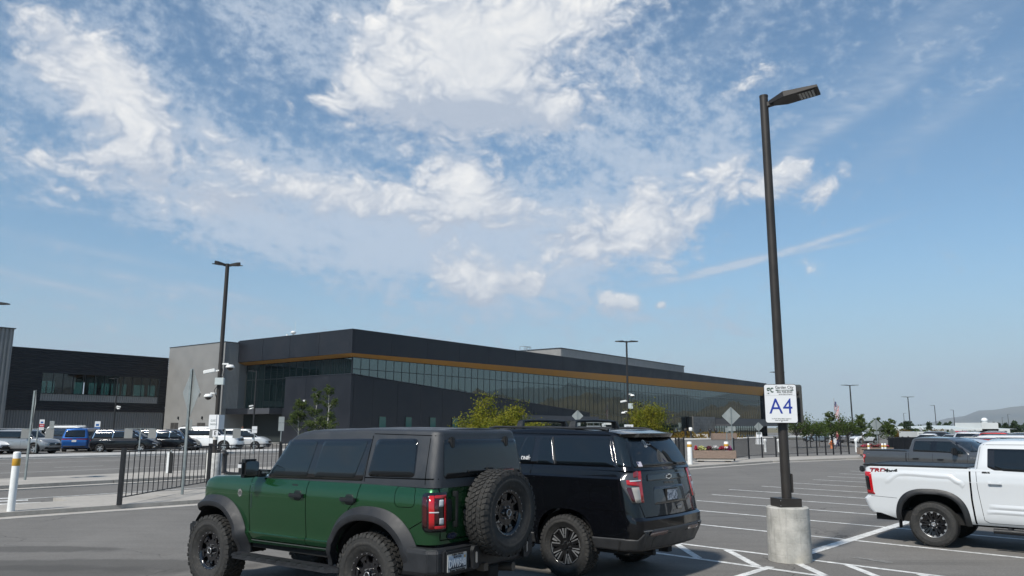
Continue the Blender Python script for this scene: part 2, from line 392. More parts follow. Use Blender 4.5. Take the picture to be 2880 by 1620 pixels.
# kerb line between the lot and the drive: left part, middle, right part
A0 = mvp((-11.44, 17.92), 223, 14); A1 = (-11.44, 17.92); A2 = (-8.34, 21.14); A3 = (9.17, 39.94); A4 = (16.27, 47.71); A5 = (22.67, 52.34); A6 = (38, 60.5); A7 = (60, 70)
def off(p, q, d):                           # point p moved d to the left of the direction p->q
    l = math.hypot(q[0] - p[0], q[1] - p[1]); return (p[0] - (q[1] - p[1]) / l * d, p[1] + (q[0] - p[0]) / l * d)
front = [A0, A1, A2, A3, A4, A5, A6, A7]
def strip(pts, d0, d1):
    a = [off(p, pts[min(i + 1, len(pts) - 1)] if i < len(pts) - 1 else (2 * p[0] - pts[i - 1][0], 2 * p[1] - pts[i - 1][1]), d0) for i, p in enumerate(pts)]
    b = [off(p, pts[min(i + 1, len(pts) - 1)] if i < len(pts) - 1 else (2 * p[0] - pts[i - 1][0], 2 * p[1] - pts[i - 1][1]), d1) for i, p in enumerate(pts)]
    return a, b
def strip_slabs(name, pts, d0, d1, z0, z1, m, step=3.0, gap=.012, kind='structure'):
    """a run of separately cast slabs with joints between them"""
    root = None; k = 0
    for i in range(len(pts) - 1):
        p, q = pts[i], pts[i + 1]; L = math.hypot(q[0] - p[0], q[1] - p[1]); n = max(1, round(L / step))
        for j in range(n):
            a = (p[0] + (q[0] - p[0]) * (j / n), p[1] + (q[1] - p[1]) * (j / n)); b = (p[0] + (q[0] - p[0]) * ((j + 1) / n), p[1] + (q[1] - p[1]) * ((j + 1) / n))
            ux, uy = (b[0] - a[0]), (b[1] - a[1]); l = math.hypot(ux, uy); ux /= l; uy /= l
            a = (a[0] + ux * gap, a[1] + uy * gap)
            f = lambda pt, d: (pt[0] - uy * d, pt[1] + ux * d)
            mb = MB(); mb.prism([f(a, d0), f(b, d0), f(b, d1), f(a, d1)], z0, z1)
            if root is None:
                root = bpy.data.objects.new(name, None); COL.objects.link(root); root['kind'] = kind
            mb.build('slab', m, root, bevel=.006)
    return root
strip_slabs('kerb', front, 0, .45, 0, .02, M_CURB, 3.0)
strip_slabs('pavement', front, .46, 2.6, 0, .12, M_CONC, 3.0)
strip_slabs('pavement_verge', [(-9.9, 19.5), A3, A4, A5, A6, A7], 2.61, 3.9, 0, .115, M_CONC, 3.0)
# central island
IF0 = mvp((-16.39, 25.51), 217, 22); IF = [IF0, (-16.39, 25.51), (-14.08, 28.55), mvp((-14.08, 28.55), 38, 26)]
strip_slabs('island_kerb', IF, 0, .45, 0, .04, M_CURB, 2.6)
strip_slabs('traffic_island', IF, .46, 4.2, 0, .15, M_CONC, 2.6)
# far median in front of the rental lot
FK = [mvp((-30.72, 47.47), 219, 40), (-30.72, 47.47), (-26.07, 53.15), mvp((-26.07, 53.15), 39.3, 38)]
strip_slabs('median_kerb', FK, 0, .45, 0, .04, M_CURB, 3.5)
strip_slabs('median', FK, .46, 5.2, 0, .15, M_CONC2, 3.5)
# painted lines
LINES = []
def pline(a, b, w, z=.008, name='painted_line', m=None):
    l = math.hypot(b[0] - a[0], b[1] - a[1]); nx, ny = -(b[1] - a[1]) / l * w / 2, (b[0] - a[0]) / l * w / 2
    n = max(1, int(l / .35)); rs = random.Random(int(a[0] * 97 + b[1] * 31)); L_, R_ = [], []
    for i in range(n + 1):
        t = i / n; x, y = a[0] + (b[0] - a[0]) * t, a[1] + (b[1] - a[1]) * t; k = 1 + rs.uniform(-.05, .05); q = 1 + rs.uniform(-.05, .05)
        L_.append((x + nx * k, y + ny * k, z)); R_.append((x - nx * q, y - ny * q, z))
    mb = MB(); mb.grid([R_, L_], smooth=False)
    o = mb.build(name, m or M_PAINT); o['kind'] = 'structure'; return o
SA = 135.0                                  # stall lines run towards azimuth 135
def stall(p, s0, s1, w=.10, z=.008): return pline(mvp(p, SA, s0), mvp(p, SA, s1), w, z)
near = (4.99, 16.5)
for k, (p, s0, s1) in enumerate([((5.88, 15.8), -3.6, 12.0), ((6.85, 18.38), -5.8, 12), ((9.06, 19.47), -5.2, 9), ((9.61, 21.96), -4.6, 9),
                                 ((10.58, 24.15), -4.4, 9), ((11.63, 26.28), -3.6, 9), ((12.65, 28.68), -2.6, 9), ((13.73, 31.22), -1.9, 9)]):
    stall(p, s0, s1, .11)
for k in range(8): stall(mvp((14.9, 33.6), 33, 2.6 * k), -1.5, 9, .11)
LB0 = (3.1, 14.71); LA0 = (2.42, 13.67)
pline(mvp(LB0, SA, -6), mvp(LB0, SA, 10), .11); pline(mvp(LA0, SA, -6), mvp(LA0, SA, 10), .11)
for k in range(9):                           # hatching between the two lines
    x = 2.28 + .735 * k; yb = 14.71 - (x - 3.1); ya = 13.67 - (x - 2.42)
    pline((x, yb - .07), (x + .03, ya + .07), .13, .0085)
pline((3.97, 12.36), (2.7, 10.95), .13, .0085)
pline((4.62, 13.2), (9.3, 18.5), .20, .0095)
# the painted-over patch beside the lamp base
mb = MB(); P = [(5.58, 13.21), (5.69, 13.32), (6.06, 12.88), (6.03, 12.74), (5.93, 12.72)]
mb.add([(x, y, .0085) for x, y in P], [(0, 1, 2, 3, 4)]); mb.build('painted_patch', mat('faded_paint', (.17, .165, .155), .85, var=.4, vscale=14))['kind'] = 'structure'
# crossing bars, left
for a_, b_ in (((-18, 17.6), (-12.3, 21.2)), ((-18.4, 18.3), (-12.9, 21.9)), ((-18.8, 19.1), (-13.7, 22.6)), ((-19.2, 20.0), (-14.5, 23.2))):
    pline(a_, b_, .32)
# lane lines on the two roads
for p, q in (((-24.0, 33.0), 26), ((-29, 42), 34)): pline(mvp(p, 219, 40), mvp(p, 39, q), .10)
for k in range(5): pline(mvp((-25.2, 36.9), 39, 5.2 * k - 12), mvp((-25.2, 36.9), 39, 5.2 * k - 9.6), .10)
pline(mvp((-13.2, 24.0), 39, -1.5), mvp((-13.2, 24.0), 39, 24), .10)

# ------------------------------------------------------------------ the terminal
BO = (-17.64, 85.0)                         # near corner of the terminal
B = empty('terminal_building', (BO[0], BO[1], 0), R(90 - 37.3), 'long dark glass-fronted building with an orange soffit under its deep roof band', 'building')
M_DARK = mat('charcoal_panel', (.0105, .0125, .0175), .5, var=.12, vscale=.35, spec=.45)
M_DARK2 = mat('charcoal_panel_low', (.009, .011, .0155), .5, var=.12, vscale=.35, spec=.45)
M_CORD = mat('black_corrugated', (.006, .007, .011), .45, var=.1, vscale=.5)
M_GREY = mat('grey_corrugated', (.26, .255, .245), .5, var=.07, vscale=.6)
M_GREYP = mat('grey_panel', (.21, .209, .203), .6, var=.06, vscale=.5)
M_OR = mat('orange_soffit', (.36, .18, .032), .55, var=.08, vscale=.6)
M_MULL = mat('dark_mullion', (.012, .016, .018), .4)
M_STONE = mat('grey_stone_cladding', (.17, .165, .155), .8, var=.25, vscale=1.5, bump=.3)
def glass(name, tint, refl_ior=1.75, wav=.0):
    m = bpy.data.materials.new(name); m.use_nodes = True; t = NT(m.node_tree); b = t.n['Principled BSDF']
    b.inputs['Base Color'].default_value = (*tint, 1); b.inputs['Roughness'].default_value = .02; b.inputs['IOR'].default_value = refl_ior
    b.inputs['Specular Tint'].default_value = (.78, .95, .90, 1)
    co = t.new('ShaderNodeTexCoord').outputs['Object']
    bn = t.new('ShaderNodeBump', inp={'Strength': wav, 'Distance': .02, 'Height': t.noise(co, .55, 2, .5)}); t.l.new(bn.outputs[0], b.inputs['Normal'])
    return m
M_GL = glass('curtain_wall_glass', (.002, .006, .007), 2.5, .12)
def see_glass(name, tint):
    m = bpy.data.materials.new(name); m.use_nodes = True; t = NT(m.node_tree); t.n.clear()
    fr = t.new('ShaderNodeFresnel', inp={'IOR': 1.75}).outputs[0]
    mx = t.new('ShaderNodeMixShader', inp={0: fr, 1: t.new('ShaderNodeBsdfTransparent', inp={'Color': (*tint, 1)}).outputs[0], 2: t.new('ShaderNodeBsdfGlossy', inp={'Roughness': .02}).outputs[0]})
    o = t.new('ShaderNodeOutputMaterial'); t.l.new(mx.outputs[0], o.inputs[0]); return m
M_SEE = see_glass('see_through_glass', (.17, .29, .27))

def part(mb, name, m, parent=None, **k): return mb.build(name, m, parent or B, **k)
# depth of facade recess under the roof band
REC = 1.0
BW, BD, RZ = 132.0, 62.0, 12.68
# core walls (behind the glass), roof
mb = MB(); mb.box(REC + .35, BW - .3, REC + .35, 34, 0.1, 12.2); mb.box(40, BW - .3, 34, BD, .1, 12.2); part(mb, 'wall', mat('interior_dark', (.012, .018, .018), .8))
mb = MB(); mb.box(REC, BW - .2, REC, 34.4, 12.2, 12.5); mb.box(38, BW - .2, 34.4, BD, 12.2, 12.5); part(mb, 'roof', mat('roof_membrane', (.25, .25, .24), .8))
# roof band in panels: right face (bottom edge rises away), left face
def zf(x): return 10.05 + (11.72 - 10.05) * x / 131.0
k = 0; xs = [0 + i * (BW / 22) for i in range(23)]
for a, b in zip(xs, xs[1:]):
    mb = MB(); a2, b2 = a + .012, b - .012
    mb.add([(a2, 0, zf(a)), (b2, 0, zf(b)), (b2, 0, RZ), (a2, 0, RZ), (a2, .35, zf(a)), (b2, .35, zf(b)), (b2, .35, RZ), (a2, .35, RZ)],
           [(0, 1, 2, 3), (7, 6, 5, 4), (0, 4, 5, 1), (3, 2, 6, 7), (0, 3, 7, 4), (1, 5, 6, 2)]); part(mb, 'fascia_panel', M_DARK)
for i in range(4):
    mb = MB(); a, b = 5.35 * i + .36, 5.35 * (i + 1) + .34
    mb.box(0, .35, a + .012, b - .012, 10.05 - .012 * i * 1.0, RZ); part(mb, 'fascia_panel', M_DARK)
mb = MB(); mb.box(0, .35, 0.0, .355, 10.05, RZ); part(mb, 'fascia_corner', M_DARK)
mb = MB(); mb.box(-.04, BW, -.04, .45, RZ, RZ + .07); mb.box(-.04, .45, .45, 21.4, RZ, RZ + .07); part(mb, 'parapet_coping', mat('coping', (.03, .034, .042), .35))
mb = MB(); mb.box(.1, .3, .4, 21.3, 10.2, 12.6); mb.box(.4, BW - .1, .1, .3, 11.8, 12.6); part(mb, 'fascia_backing', M_DARK2)
# soffit
mb = MB(); n = 30
rows = [[(BW * i / n + (0 if i else .0), .02, zf(BW * i / n) + .01) for i in range(n + 1)], [(max(REC, BW * i / n), REC + .02, 9.72) for i in range(n + 1)]]
mb.grid(rows, smooth=False)
mb.grid([[(.02, 0, 10.06), (.02, 21.4, 9.94)], [(REC + .02, REC, 9.72), (REC + .02, 21.4, 9.66)]], smooth=False)
mb.box(.02, .30, .02, .30, 10.06, 10.07); part(mb, 'soffit', M_OR)
# sloping-top charcoal wall, right face, in panels
def zs(x): return 7.80 - .0683 * x
GY = REC
xs = [REC] + [3.9 * i for i in range(1, 14)]
for a, b in zip(xs, xs[1:]):
    if b > 51: b = 50.4
    if a >= b: continue
    zb = 0 if a < 33 else 3.75
    mb = MB(); A_, B_ = a + .012, b - .012
    mb.add([(A_, .62, zb), (B_, .62, zb), (B_, .62, zs(b)), (A_, .62, zs(a)), (A_, GY + .2, zb), (B_, GY + .2, zb), (B_, GY + .2, zs(b)), (A_, GY + .2, zs(a))],
           [(0, 1, 2, 3), (7, 6, 5, 4), (0, 4, 5, 1), (3, 2, 6, 7), (0, 3, 7, 4), (1, 5, 6, 2)])
    part(mb, 'wall_panel', M_DARK2)
for i in range(3):
    mb = MB(); a = .62 + (12.4 - .62) / 3 * i; b = .62 + (12.4 - .62) / 3 * (i + 1)
    mb.box(.62, .98, a + (.012 if i else 0), b - .012, 0, 7.80); part(mb, 'wall_panel', M_DARK)
mb = MB(); mb.box(.62, .98, 12.4, 12.7, 0, 4.2); part(mb, 'wall_panel', M_DARK)
mb = MB(); mb.box(.55, 1.1, .55, 12.45, 7.80, 7.86)
mb.add([(.55, .55, 7.81), (50.4, .55, zs(50.4)), (50.4, 1.1, zs(50.4)), (.55, 1.1, 7.81), (.55, .55, 7.87), (50.4, .55, zs(50.4) + .06), (50.4, 1.1, zs(50.4) + .06), (.55, 1.1, 7.87)],
       [(0, 1, 5, 4), (4, 5, 6, 7), (1, 2, 6, 5)]); part(mb, 'sill_cap', mat('coping', (.03, .034, .042), .35))
# small ground-floor windows in the sloping wall
for x in (5.0, 9.2, 13.4, 17.5, 21.6):
    f = MB(); f.box(x - .08, x + 1.03, .56, .66, 1.35, 3.25); fo = part(f, 'window', M_MULL)
    g = MB(); g.box(x, x + .95, .54, .555, 1.45, 3.15); g.build('pane', glass('small_window_glass', (.05, .12, .11), 1.7), fo) if x == 5.0 else g.build('pane', bpy.data.materials['small_window_glass'], fo)
# canopy over the lower ground floor (s 33..50)
mb = MB(); mb.box(30.5, 51.0, -.9, .6, 3.0, 3.72); part(mb, 'canopy', mat('canopy_grey', (.055, .058, .066), .5))
mb = MB(); mb.box(33.2, 50.4, 1.1, 1.3, .1, 3.74); part(mb, 'glazing_low', M_GL)
# curtain wall
CW = 1.29; gy = REC + .02
panes = 0; pm = {}
def pane(a, b, z0a, z0b, z1):
    global panes
    mb = MB(); mb.add([(a + .035, gy, z0a), (b - .035, gy, z0b), (b - .035, gy, z1), (a + .035, gy, z1), (a + .035, gy + .03, z0a), (b - .035, gy + .03, z0b), (b - .035, gy + .03, z1), (a + .035, gy + .03, z1)],
                      [(0, 1, 2, 3), (7, 6, 5, 4), (0, 4, 5, 1), (3, 2, 6, 7), (0, 3, 7, 4), (1, 5, 6, 2)])
    o = part(mb, 'glass_pane', M_GL); panes += 1
    # each pane is set a hair out of true, as hung glass is
    o.rotation_euler = (0, 0, 0); return o
N1 = 38
for i in range(N1):
    a, b = REC + CW * i, REC + CW * (i + 1)
    pane(a, b, 8.47, 8.47, 9.68); pane(a, b, zs(a) + .05, zs(b) + .05, 8.40)
x0 = REC + CW * N1; N2 = int((BW - .3 - x0) / CW)
far = MB()
for i in range(N2):
    a, b = x0 + CW * i, x0 + CW * (i + 1)
    stone = 87.4 < a < 98.6; can = a >= 98.6
    for (z0, z1) in ((8.33, 9.68), (4.13, 8.26), (.12, 4.06)):
        if z1 < 5 and (stone or can): continue
        if panes < 284 and not can: pane(a, b, z0, z0, z1)
        elif not can and panes < 284: pane(a, b, z0, z0, z1)
        else: far.box(a + .035, b - .035, gy, gy + .03, z0, z1)
if far.v: part(far, 'glass_pane', M_GL)['kind'] = 'stuff'
mb = MB()
for i in range(N1 + N2 + 1):
    x = REC + CW * i
    zb = zs(x) if i < N1 else (.1 if x < 98.6 else 4.0)
    mb.box(x - .028, x + .028, gy - .03, gy + .08, zb, 9.72)
mb.box(REC, BW - .3, gy - .055, gy + .08, 9.68, 9.74)
mb.box(REC, x0, gy - .05, gy + .08, 8.40, 8.47); mb.box(x0, BW - .3, gy - .05, gy + .08, 8.26, 8.33); mb.box(x0 + .03, BW - .3, gy - .05, gy + .08, 4.06, 4.13)
part(mb, 'window_frame', M_MULL)
# left face glazing
LW = 1.24; gx = REC + .02
for i in range(16):
    a, b = REC + LW * i, REC + LW * (i + 1); low = a > 11.2
    mb = MB(); mb.box(gx, gx + .03, a + .03, min(b, 20.9) - .03, 4.25 if low else 7.88, 9.62); part(mb, 'glass_pane', M_GL)
mb = MB()
for i in range(17): mb.box(gx - .03, gx + .08, REC + LW * i - .028, REC + LW * i + .028, 4.2 if i > 9 else 7.8, 9.7)
for i in range(26): mb.box(gx - .05, gx + .05, 12.4 + .17 * 0 + .33 * i, 12.42 + .33 * i, 4.2, 4.25)
mb.box(gx - .04, gx + .09, 12.42, 20.9, 7.72, 7.79)
part(mb, 'window_frame', M_MULL)
# stone wall and right entrance
for r in range(7):
    for c in range(6):
        mb = MB(); a = 88 + 11 / 6 * c; mb.box(a + .015, a + 11 / 6 - .015, -.25 - rnd.uniform(0, .02), gy + .05, .1 + .59 * r + .012, .1 + .59 * (r + 1) - .012)
        part(mb, 'stone_panel', M_STONE)
mb = MB(); mb.box(87.9, 99.1, -.15, gy + .02, .05, 4.18); part(mb, 'stone_wall', M_MULL)
mb = MB(); mb.box(99.1, 133.5, -3.4, gy, 2.75, 3.95); part(mb, 'canopy', mat('canopy_charcoal', (.03, .034, .042), .45))
mb = MB(); mb.box(99.1, 133.4, -3.3, gy, 2.45, 2.75); part(mb, 'canopy_edge', mat('canopy_grey', (.055, .058, .066), .5))
for i in range(24):
    a = 99.2 + 1.36 * i; mb = MB(); mb.box(a + .04, a + 1.30, gy + .2, gy + .24, .12, 2.45); part(mb, 'glass_pane', M_GL)
mb = MB()
for i in range(25): mb.box(99.2 + 1.36 * i - .04, 99.2 + 1.36 * i + .04, gy + .14, gy + .30, .1, 2.45)
part(mb, 'door_frame', M_MULL)
mb = MB(); mb.box(BW - .3, BW, .36, BD, 0, 12.6); part(mb, 'end_wall', M_DARK)
# left entrance under its canopy
mb = MB(); mb.box(-1.2, gx, 12.7, 24.6, 3.50, 4.17); part(mb, 'canopy', mat('canopy_grey', (.055, .058, .066), .5))
mb = MB(); mb.box(-1.22, -1.2, 17.0, 24.6, 3.5, 4.17); part(mb, 'canopy_edge', M_DARK2)
for i in range(7):
    a = 12.72 + 1.24 * i; mb = MB(); mb.box(gx + .5, gx + .53, a + .04, a + 1.2, .12, 3.5); part(mb, 'glass_pane', M_GL)
mb = MB()
for i in range(8): mb.box(gx + .44, gx + .6, 12.72 + 1.24 * i - .03, 12.72 + 1.24 * i + .03, .1, 3.5)
mb.box(gx + .45, gx + .6, 12.7, 21.4, 2.55, 2.63)
part(mb, 'door_frame', M_MULL)
# grey volume: smooth wall, ribbed return
def ribs(mb, p0, p1, z0, z1, pitch=.33, dep=.09, out=(0, -1)):
    L = math.hypot(p1[0] - p0[0], p1[1] - p0[1]); ux, uy = (p1[0] - p0[0]) / L, (p1[1] - p0[1]) / L
    pts = []; n = int(L / pitch)
    for i in range(n):
        for f, d in ((0, 0), (.22, dep), (.58, dep), (.80, 0)):
            s = (i + f) * pitch; pts.append((p0[0] + ux * s + out[0] * d, p0[1] + uy * s + out[1] * d))
    pts.append(p1)
    mb.grid([[(x, y, z0) for x, y in pts], [(x, y, z1) for x, y in pts]], smooth=False); return mb
G0x, G0y, GZ = -1.95, 21.45, 12.5
mb = MB(); mb.box(G0x + .1, 12, G0y + .1, 34.6, 0, 12.4); part(mb, 'side_block', M_GREYP)
mb = MB(); mb.box(G0x, G0x + .1, G0y, 34.6, 0, 12.44); part(mb, 'smooth_wall', M_GREYP)
mb = MB(); ribs(mb, (G0x + .02, G0y + .09), (.4, G0y + .09), 4.2, 12.44, .19, .06); part(mb, 'ribbed_cladding', M_GREY)
mb = MB(); mb.box(G0x - .05, 12.1, G0y - .04, 34.6, 12.44, 12.52); part(mb, 'parapet_coping', mat('coping', (.03, .034, .042), .35))
for y in (24.7, 31.0):
    mb = MB(); mb.box(G0x - .03, G0x, y, y + 1.8, .1, 2.45); d = part(mb, 'door', mat('dark_door', (.045, .043, .042), .5))
    mb = MB(); mb.box(G0x - .045, G0x - .03, y + .88, y + .92, .15, 2.4); mb.build('door_gap', mat('door_gap', (.2, .19, .18), .5), d)
for y in (25.3, 30.9):
    mb = MB(); mb.box(G0x - .16, G0x, y, y + .2, 2.9, 3.25, b=.03); part(mb, 'wall_lamp', M_MULL)
mb = MB(); mb.cyl((G0x - .35, 26.6, 6.1), (G0x - .1, 26.3, 6.2), .09); mb.cyl((G0x - .15, 26.35, 6.2), (G0x, 26.35, 6.3), .05); part(mb, 'security_camera', mat('camera_white', (.75, .75, .73), .4))
mb = MB(); mb.cyl((.32, 8.3, 5.0), (.1, 8.0, 4.95), .09); mb.cyl((.35, 8.5, 5.0), (.62, 8.5, 5.05), .05); part(mb, 'security_camera', mat('camera_white', (.75, .75, .73), .4))
# ---- left wing: its own room seen through, ribbed claddings
WY = 34.6
wx0, wx1, wz0, wz1 = -17.45, -3.05, 5.86, 8.30
def wall_with_hole(mb, y, y2, z0, z1):
    mb.box(-21.25, wx0, y, y2, z0, z1); mb.box(wx1, G0x, y, y2, z0, z1); mb.box(wx0, wx1, y, y2, z0, wz0); mb.box(wx0, wx1, y, y2, wz1, z1)
mb = MB(); wall_with_hole(mb, WY + .12, WY + .4, 3.85, 10.95); part(mb, 'wing_wall', M_CORD)
nr = 24; dz = (11.0 - 3.8) / nr
def hrib(x0, x1, za, zb):
    mb = MB(); n = max(1, round((zb - za) / dz)); pts = []; d = (zb - za) / n
    for i in range(n):
        for f, o in ((0, 0), (.12, .09), (.62, .09), (.74, 0)): pts.append((WY + .1 - o, za + (i + f) * d))
    pts.append((WY + .1, zb))
    mb.grid([[(x0, y, z) for y, z in pts], [(x1, y, z) for y, z in pts]], smooth=False); return part(mb, 'horizontal_cladding', M_CORD)
hrib(-21.25, wx0, 3.8, 11.0); hrib(wx1, G0x, 3.8, 11.0); hrib(wx0, wx1, wz1, 11.0); hrib(wx0, wx1, 3.8, 4.95)
mb = MB(); ribs(mb, (wx0, WY + .08), (wx1, WY + .08), 4.95, 5.8, .27, .10); part(mb, 'ribbed_cladding', M_GREY)
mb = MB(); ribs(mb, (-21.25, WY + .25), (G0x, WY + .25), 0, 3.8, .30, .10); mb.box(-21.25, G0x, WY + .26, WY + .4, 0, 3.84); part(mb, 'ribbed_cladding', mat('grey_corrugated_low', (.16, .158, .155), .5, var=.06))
mb = MB(); mb.box(-21.3, G0x, WY - .05, WY + .5, 11.0, 11.07); part(mb, 'parapet_coping', mat('coping', (.03, .034, .042), .35))
mb = MB(); mb.box(wx0 - .1, wx1 + .1, WY - .06, WY + .12, wz0 - .08, wz0); mb.box(wx1, wx1 + .12, WY - .06, WY + .12, 4.95, wz1)
xm = [wx0, -16.2, -15.05, -13.9, -12.72, -12.5] + [-12.5 + 1.18 * i for i in range(1, 9)]; xm[-1] = wx1
for x in xm: mb.box(x - .03, x + .03, WY - .02, WY + .12, wz0, wz1)
mb.box(wx0, wx1, WY - .02, WY + .12, wz1 - .06, wz1); wf = part(mb, 'window_frame', M_MULL)
for a, b in zip(xm, xm[1:]):
    if b - a < .3: continue
    mb = MB(); mb.box(a + .03, b - .03, WY + .06, WY + .08, wz0, wz1 - .06); part(mb, 'glass_pane', M_SEE)
M_ROOM = mat('office_dark', (.035, .032, .03), .8); RM = WY + 5
mb = MB(); mb.box(-21, 8, WY + .4, RM, 4.6, 4.9); mb.box(-21, 8, WY + .4, RM, 9.2, 9.5); mb.box(-21.2, -21, WY + .4, RM, 0, 10.9); mb.box(8, 8.2, WY + .4, RM, 4.9, 9.3)
bw = [(-16.9, -15.6), (-15.5, -14.9), (-14.8, -13.9), (-11.6, -10.2), (-9.8, -8.7), (-8.2, -7.1), (-6.9, -6.4), (-6.3, -5.6), (-5.5, -4.8), (-3.9, -2.3), (-1.9, -.8), (-.5, 0), (.6, .8), (1.6, 2.2)]
xs_ = [-21] + [v for p in bw for v in p] + [8]
for i in range(0, len(xs_) - 1, 2): mb.box(xs_[i], xs_[i + 1], RM, RM + .2, 4.9, 9.3)
mb.box(-21, 8, RM, RM + .2, 7.55, 9.3); mb.box(-21, 8, RM, RM + .2, 4.9, 5.6); part(mb, 'office_interior', M_ROOM)
mb = MB(); mb.box(-21.3, 12, RM + .3, RM + .5, 0, 4.5); mb.box(-21.3, G0x, WY + .5, RM + .4, 10.7, 10.9); mb.box(-21, -1.9, RM+.2, RM + .3, 9.3, 10.9); part(mb, 'wing_shell', M_DARK2)
mb = MB(); mb.box(-7.1 + .0, -6.95, WY + 2, WY + 2.4, 4.9, 9.2); mb.box(-6.0, -5.6, WY + 1.6, WY + 2.0, 4.9, 9.2); part(mb, 'timber_column', mat('timber', (.16, .08, .03), .5))
lamp_m = bpy.data.materials.new('strip_light'); lamp_m.use_nodes = True
bb = lamp_m.node_tree.nodes['Principled BSDF']; bb.inputs['Emission Color'].default_value = (1, .93, .8, 1); bb.inputs['Emission Strength'].default_value = 1.6
for x, y in ((-11.5, 3.2), (-10.6, 3.4), (-8.0, 4), (-5.4, 3), (-4.0, 3.2), (-3.6, 5.4)):
    mb = MB(); mb.box(x, x + .9, WY + y, WY + y + .12, 9.02, 9.08); part(mb, 'ceiling_light', lamp_m)
# tower at the far left
mb = MB(); ribs(mb, (-31, 33.9), (-21.25, 33.9), 0, 13.0, .42, .16); part(mb, 'ribbed_cladding', M_GREY)
mb = MB(); mb.box(-31, -21.25, 33.92, 50, 0, 12.95); part(mb, 'tower_wall', M_GREYP)
mb = MB(); mb.box(-31, -21.15, 33.65, 50.05, 13.0, 13.1); part(mb, 'parapet_coping', mat('coping', (.03, .034, .042), .35))
# roof plant room (penthouse) and roof fittings
PY = 30.0
def plane_y(px, py, y):                     # where the sight line meets the local plane y of the building
    p = R(10.19); a = (px - 1440) / 2170; b = -(py - 810) / 2170; r = R(.2)
    a, b = a * math.cos(r) - b * math.sin(r), a * math.sin(r) + b * math.cos(r)
    d = Vector((a, math.cos(p) - b * math.sin(p), math.sin(p) + b * math.cos(p)))
    ux = Vector((math.sin(R(37.3)), math.cos(R(37.3)), 0)); uy = Vector((-math.cos(R(37.3)), math.sin(R(37.3)), 0))
    o = Vector((-BO[0], -BO[1], H)); t = (y - o.dot(uy)) / d.dot(uy)
    q = o + d * t; return q.dot(ux), q.z
px0, pz0 = plane_y(1576, 980, PY); px1, pz1 = plane_y(1923, 1014, PY)
mb = MB(); ribs(mb, (px0, PY), (px1, PY), 12, pz0, .6, .12); part(mb, 'plant_room_cladding', M_GREY)
mb = MB(); mb.box(px0, px1, PY + .02, PY + 22, 12, pz0 - .02); part(mb, 'plant_room', M_GREYP)
mb = MB(); mb.box(px0 - .1, px1 + .1, PY - .2, PY + 22.1, pz0, pz0 + .2); part(mb, 'parapet_coping', mat('coping', (.03, .034, .042), .35))
lx, lz = plane_y(1484, 975, 2.0)
mb = MB()
for dx in (-.85, -.45, 0, .4, .8): mb.cyl((lx + dx, 2, 12.4), (lx + dx, 2, lz + .05), .035, n=6)
mb.tube([(lx - .85, 2, lz), (lx + .8, 2, lz)], .035, 6); mb.tube([(lx - .85, 2.8, 12.4), (lx - .85, 2.8, lz), (lx - .85, 2, lz)], .035, 6); mb.tube([(lx + .8, 2.8, 12.4), (lx + .8, 2.8, lz), (lx + .8, 2, lz)], .035, 6)
part(mb, 'roof_ladder_rail', mat('galvanised', (.35, .36, .36), .4, .6))
mb = MB(); wx = 2.0; wy = 13.2
mb.lathe([(.02, 13.62), (.2, 13.6), (.33, 13.5), (.34, 13.4), (.28, 13.3), (.1, 13.2)], 16); 
for v in range(len(mb.v)): mb.v[v] = (mb.v[v][0] + wx, mb.v[v][1] + wy, mb.v[v][2])
mb.cyl((wx, wy, 12.4), (wx, wy, 13.3), .07, n=8); mb.cyl((wx + .1, wy - .2, 13.7), (wx + .1, wy - .2, 14.8), .02, n=6); mb.box(wx - .1, wx + .1, wy + .5, wy + 2.6, 12.9, 13.0); mb.cyl((wx, wy + 1.2, 12.4), (wx, wy + 1.2, 13.3), .12, n=8)
part(mb, 'roof_dome_antenna', mat('dome_white', (.7, .72, .72), .4))
# paving round the building
def bw_(x, y): 
    c, s = math.cos(R(52.7)), math.sin(R(52.7)); return (BO[0] + x * c - y * s, BO[1] + x * s + y * c)
mb = MB(); mb.prism([bw_(-1.5, -9), bw_(150, -14), bw_(150, 70), bw_(-1.5, 34.5)], 0, .1); mb.build('plaza', M_CONC2)['kind'] = 'structure'
mb = MB(); mb.prism([bw_(-21, 31.5), bw_(-4.5, 31.5), bw_(-4.5, 12), bw_(-1.6, 12), bw_(-1.6, 34.5), bw_(-21, 34.5)], 0, .1); mb.build('plaza_strip', M_CONC2)['kind'] = 'structure'
# ------------------------------------------------------------------ hills
def hills(name, prof, dist, depth, m, base=-2):
    mb = MB(); n = 360; azs = [prof[0][0] + (prof[-1][0] - prof[0][0]) * i / n for i in range(n + 1)]
    def elv(a):
        for (a0, e0), (a1, e1) in zip(prof, prof[1:]):
            if a0 <= a <= a1: t = (a - a0) / (a1 - a0); t = t * t * (3 - 2 * t); return e0 + (e1 - e0) * t
        return 0
    rows = []
    for j in range(14):
        f = j / 13; d = dist + depth * f; row = []
        for i, a in enumerate(azs):
            e = elv(a) + (.35 * math.sin(a * 1.1 + 2) * .3 + .12 * math.sin(a * 3.7) + .06 * math.sin(a * 9.1 + 1)) * (.18 if a < 36 else 1)
            e = max(e, 0); hz_ = (dist + depth * .75) * math.tan(R(e)) * math.sin(min(1, f / .75) * math.pi / 2) ** 1.4 * (1 + (.02 if a < 36 else .12) * math.sin(a * 2.3 + f * 7) * (1 - f) + .05 * math.sin(a * 7 + f * 13))
            if f > .8: hz_ *= (1 - f) / .2
            row.append((math.sin(R(a)) * d, math.cos(R(a)) * d, hz_ + base))
        rows.append(row)
    mb.grid(rows, smooth=True); o = mb.build(name, m); o['kind'] = 'structure'; return o
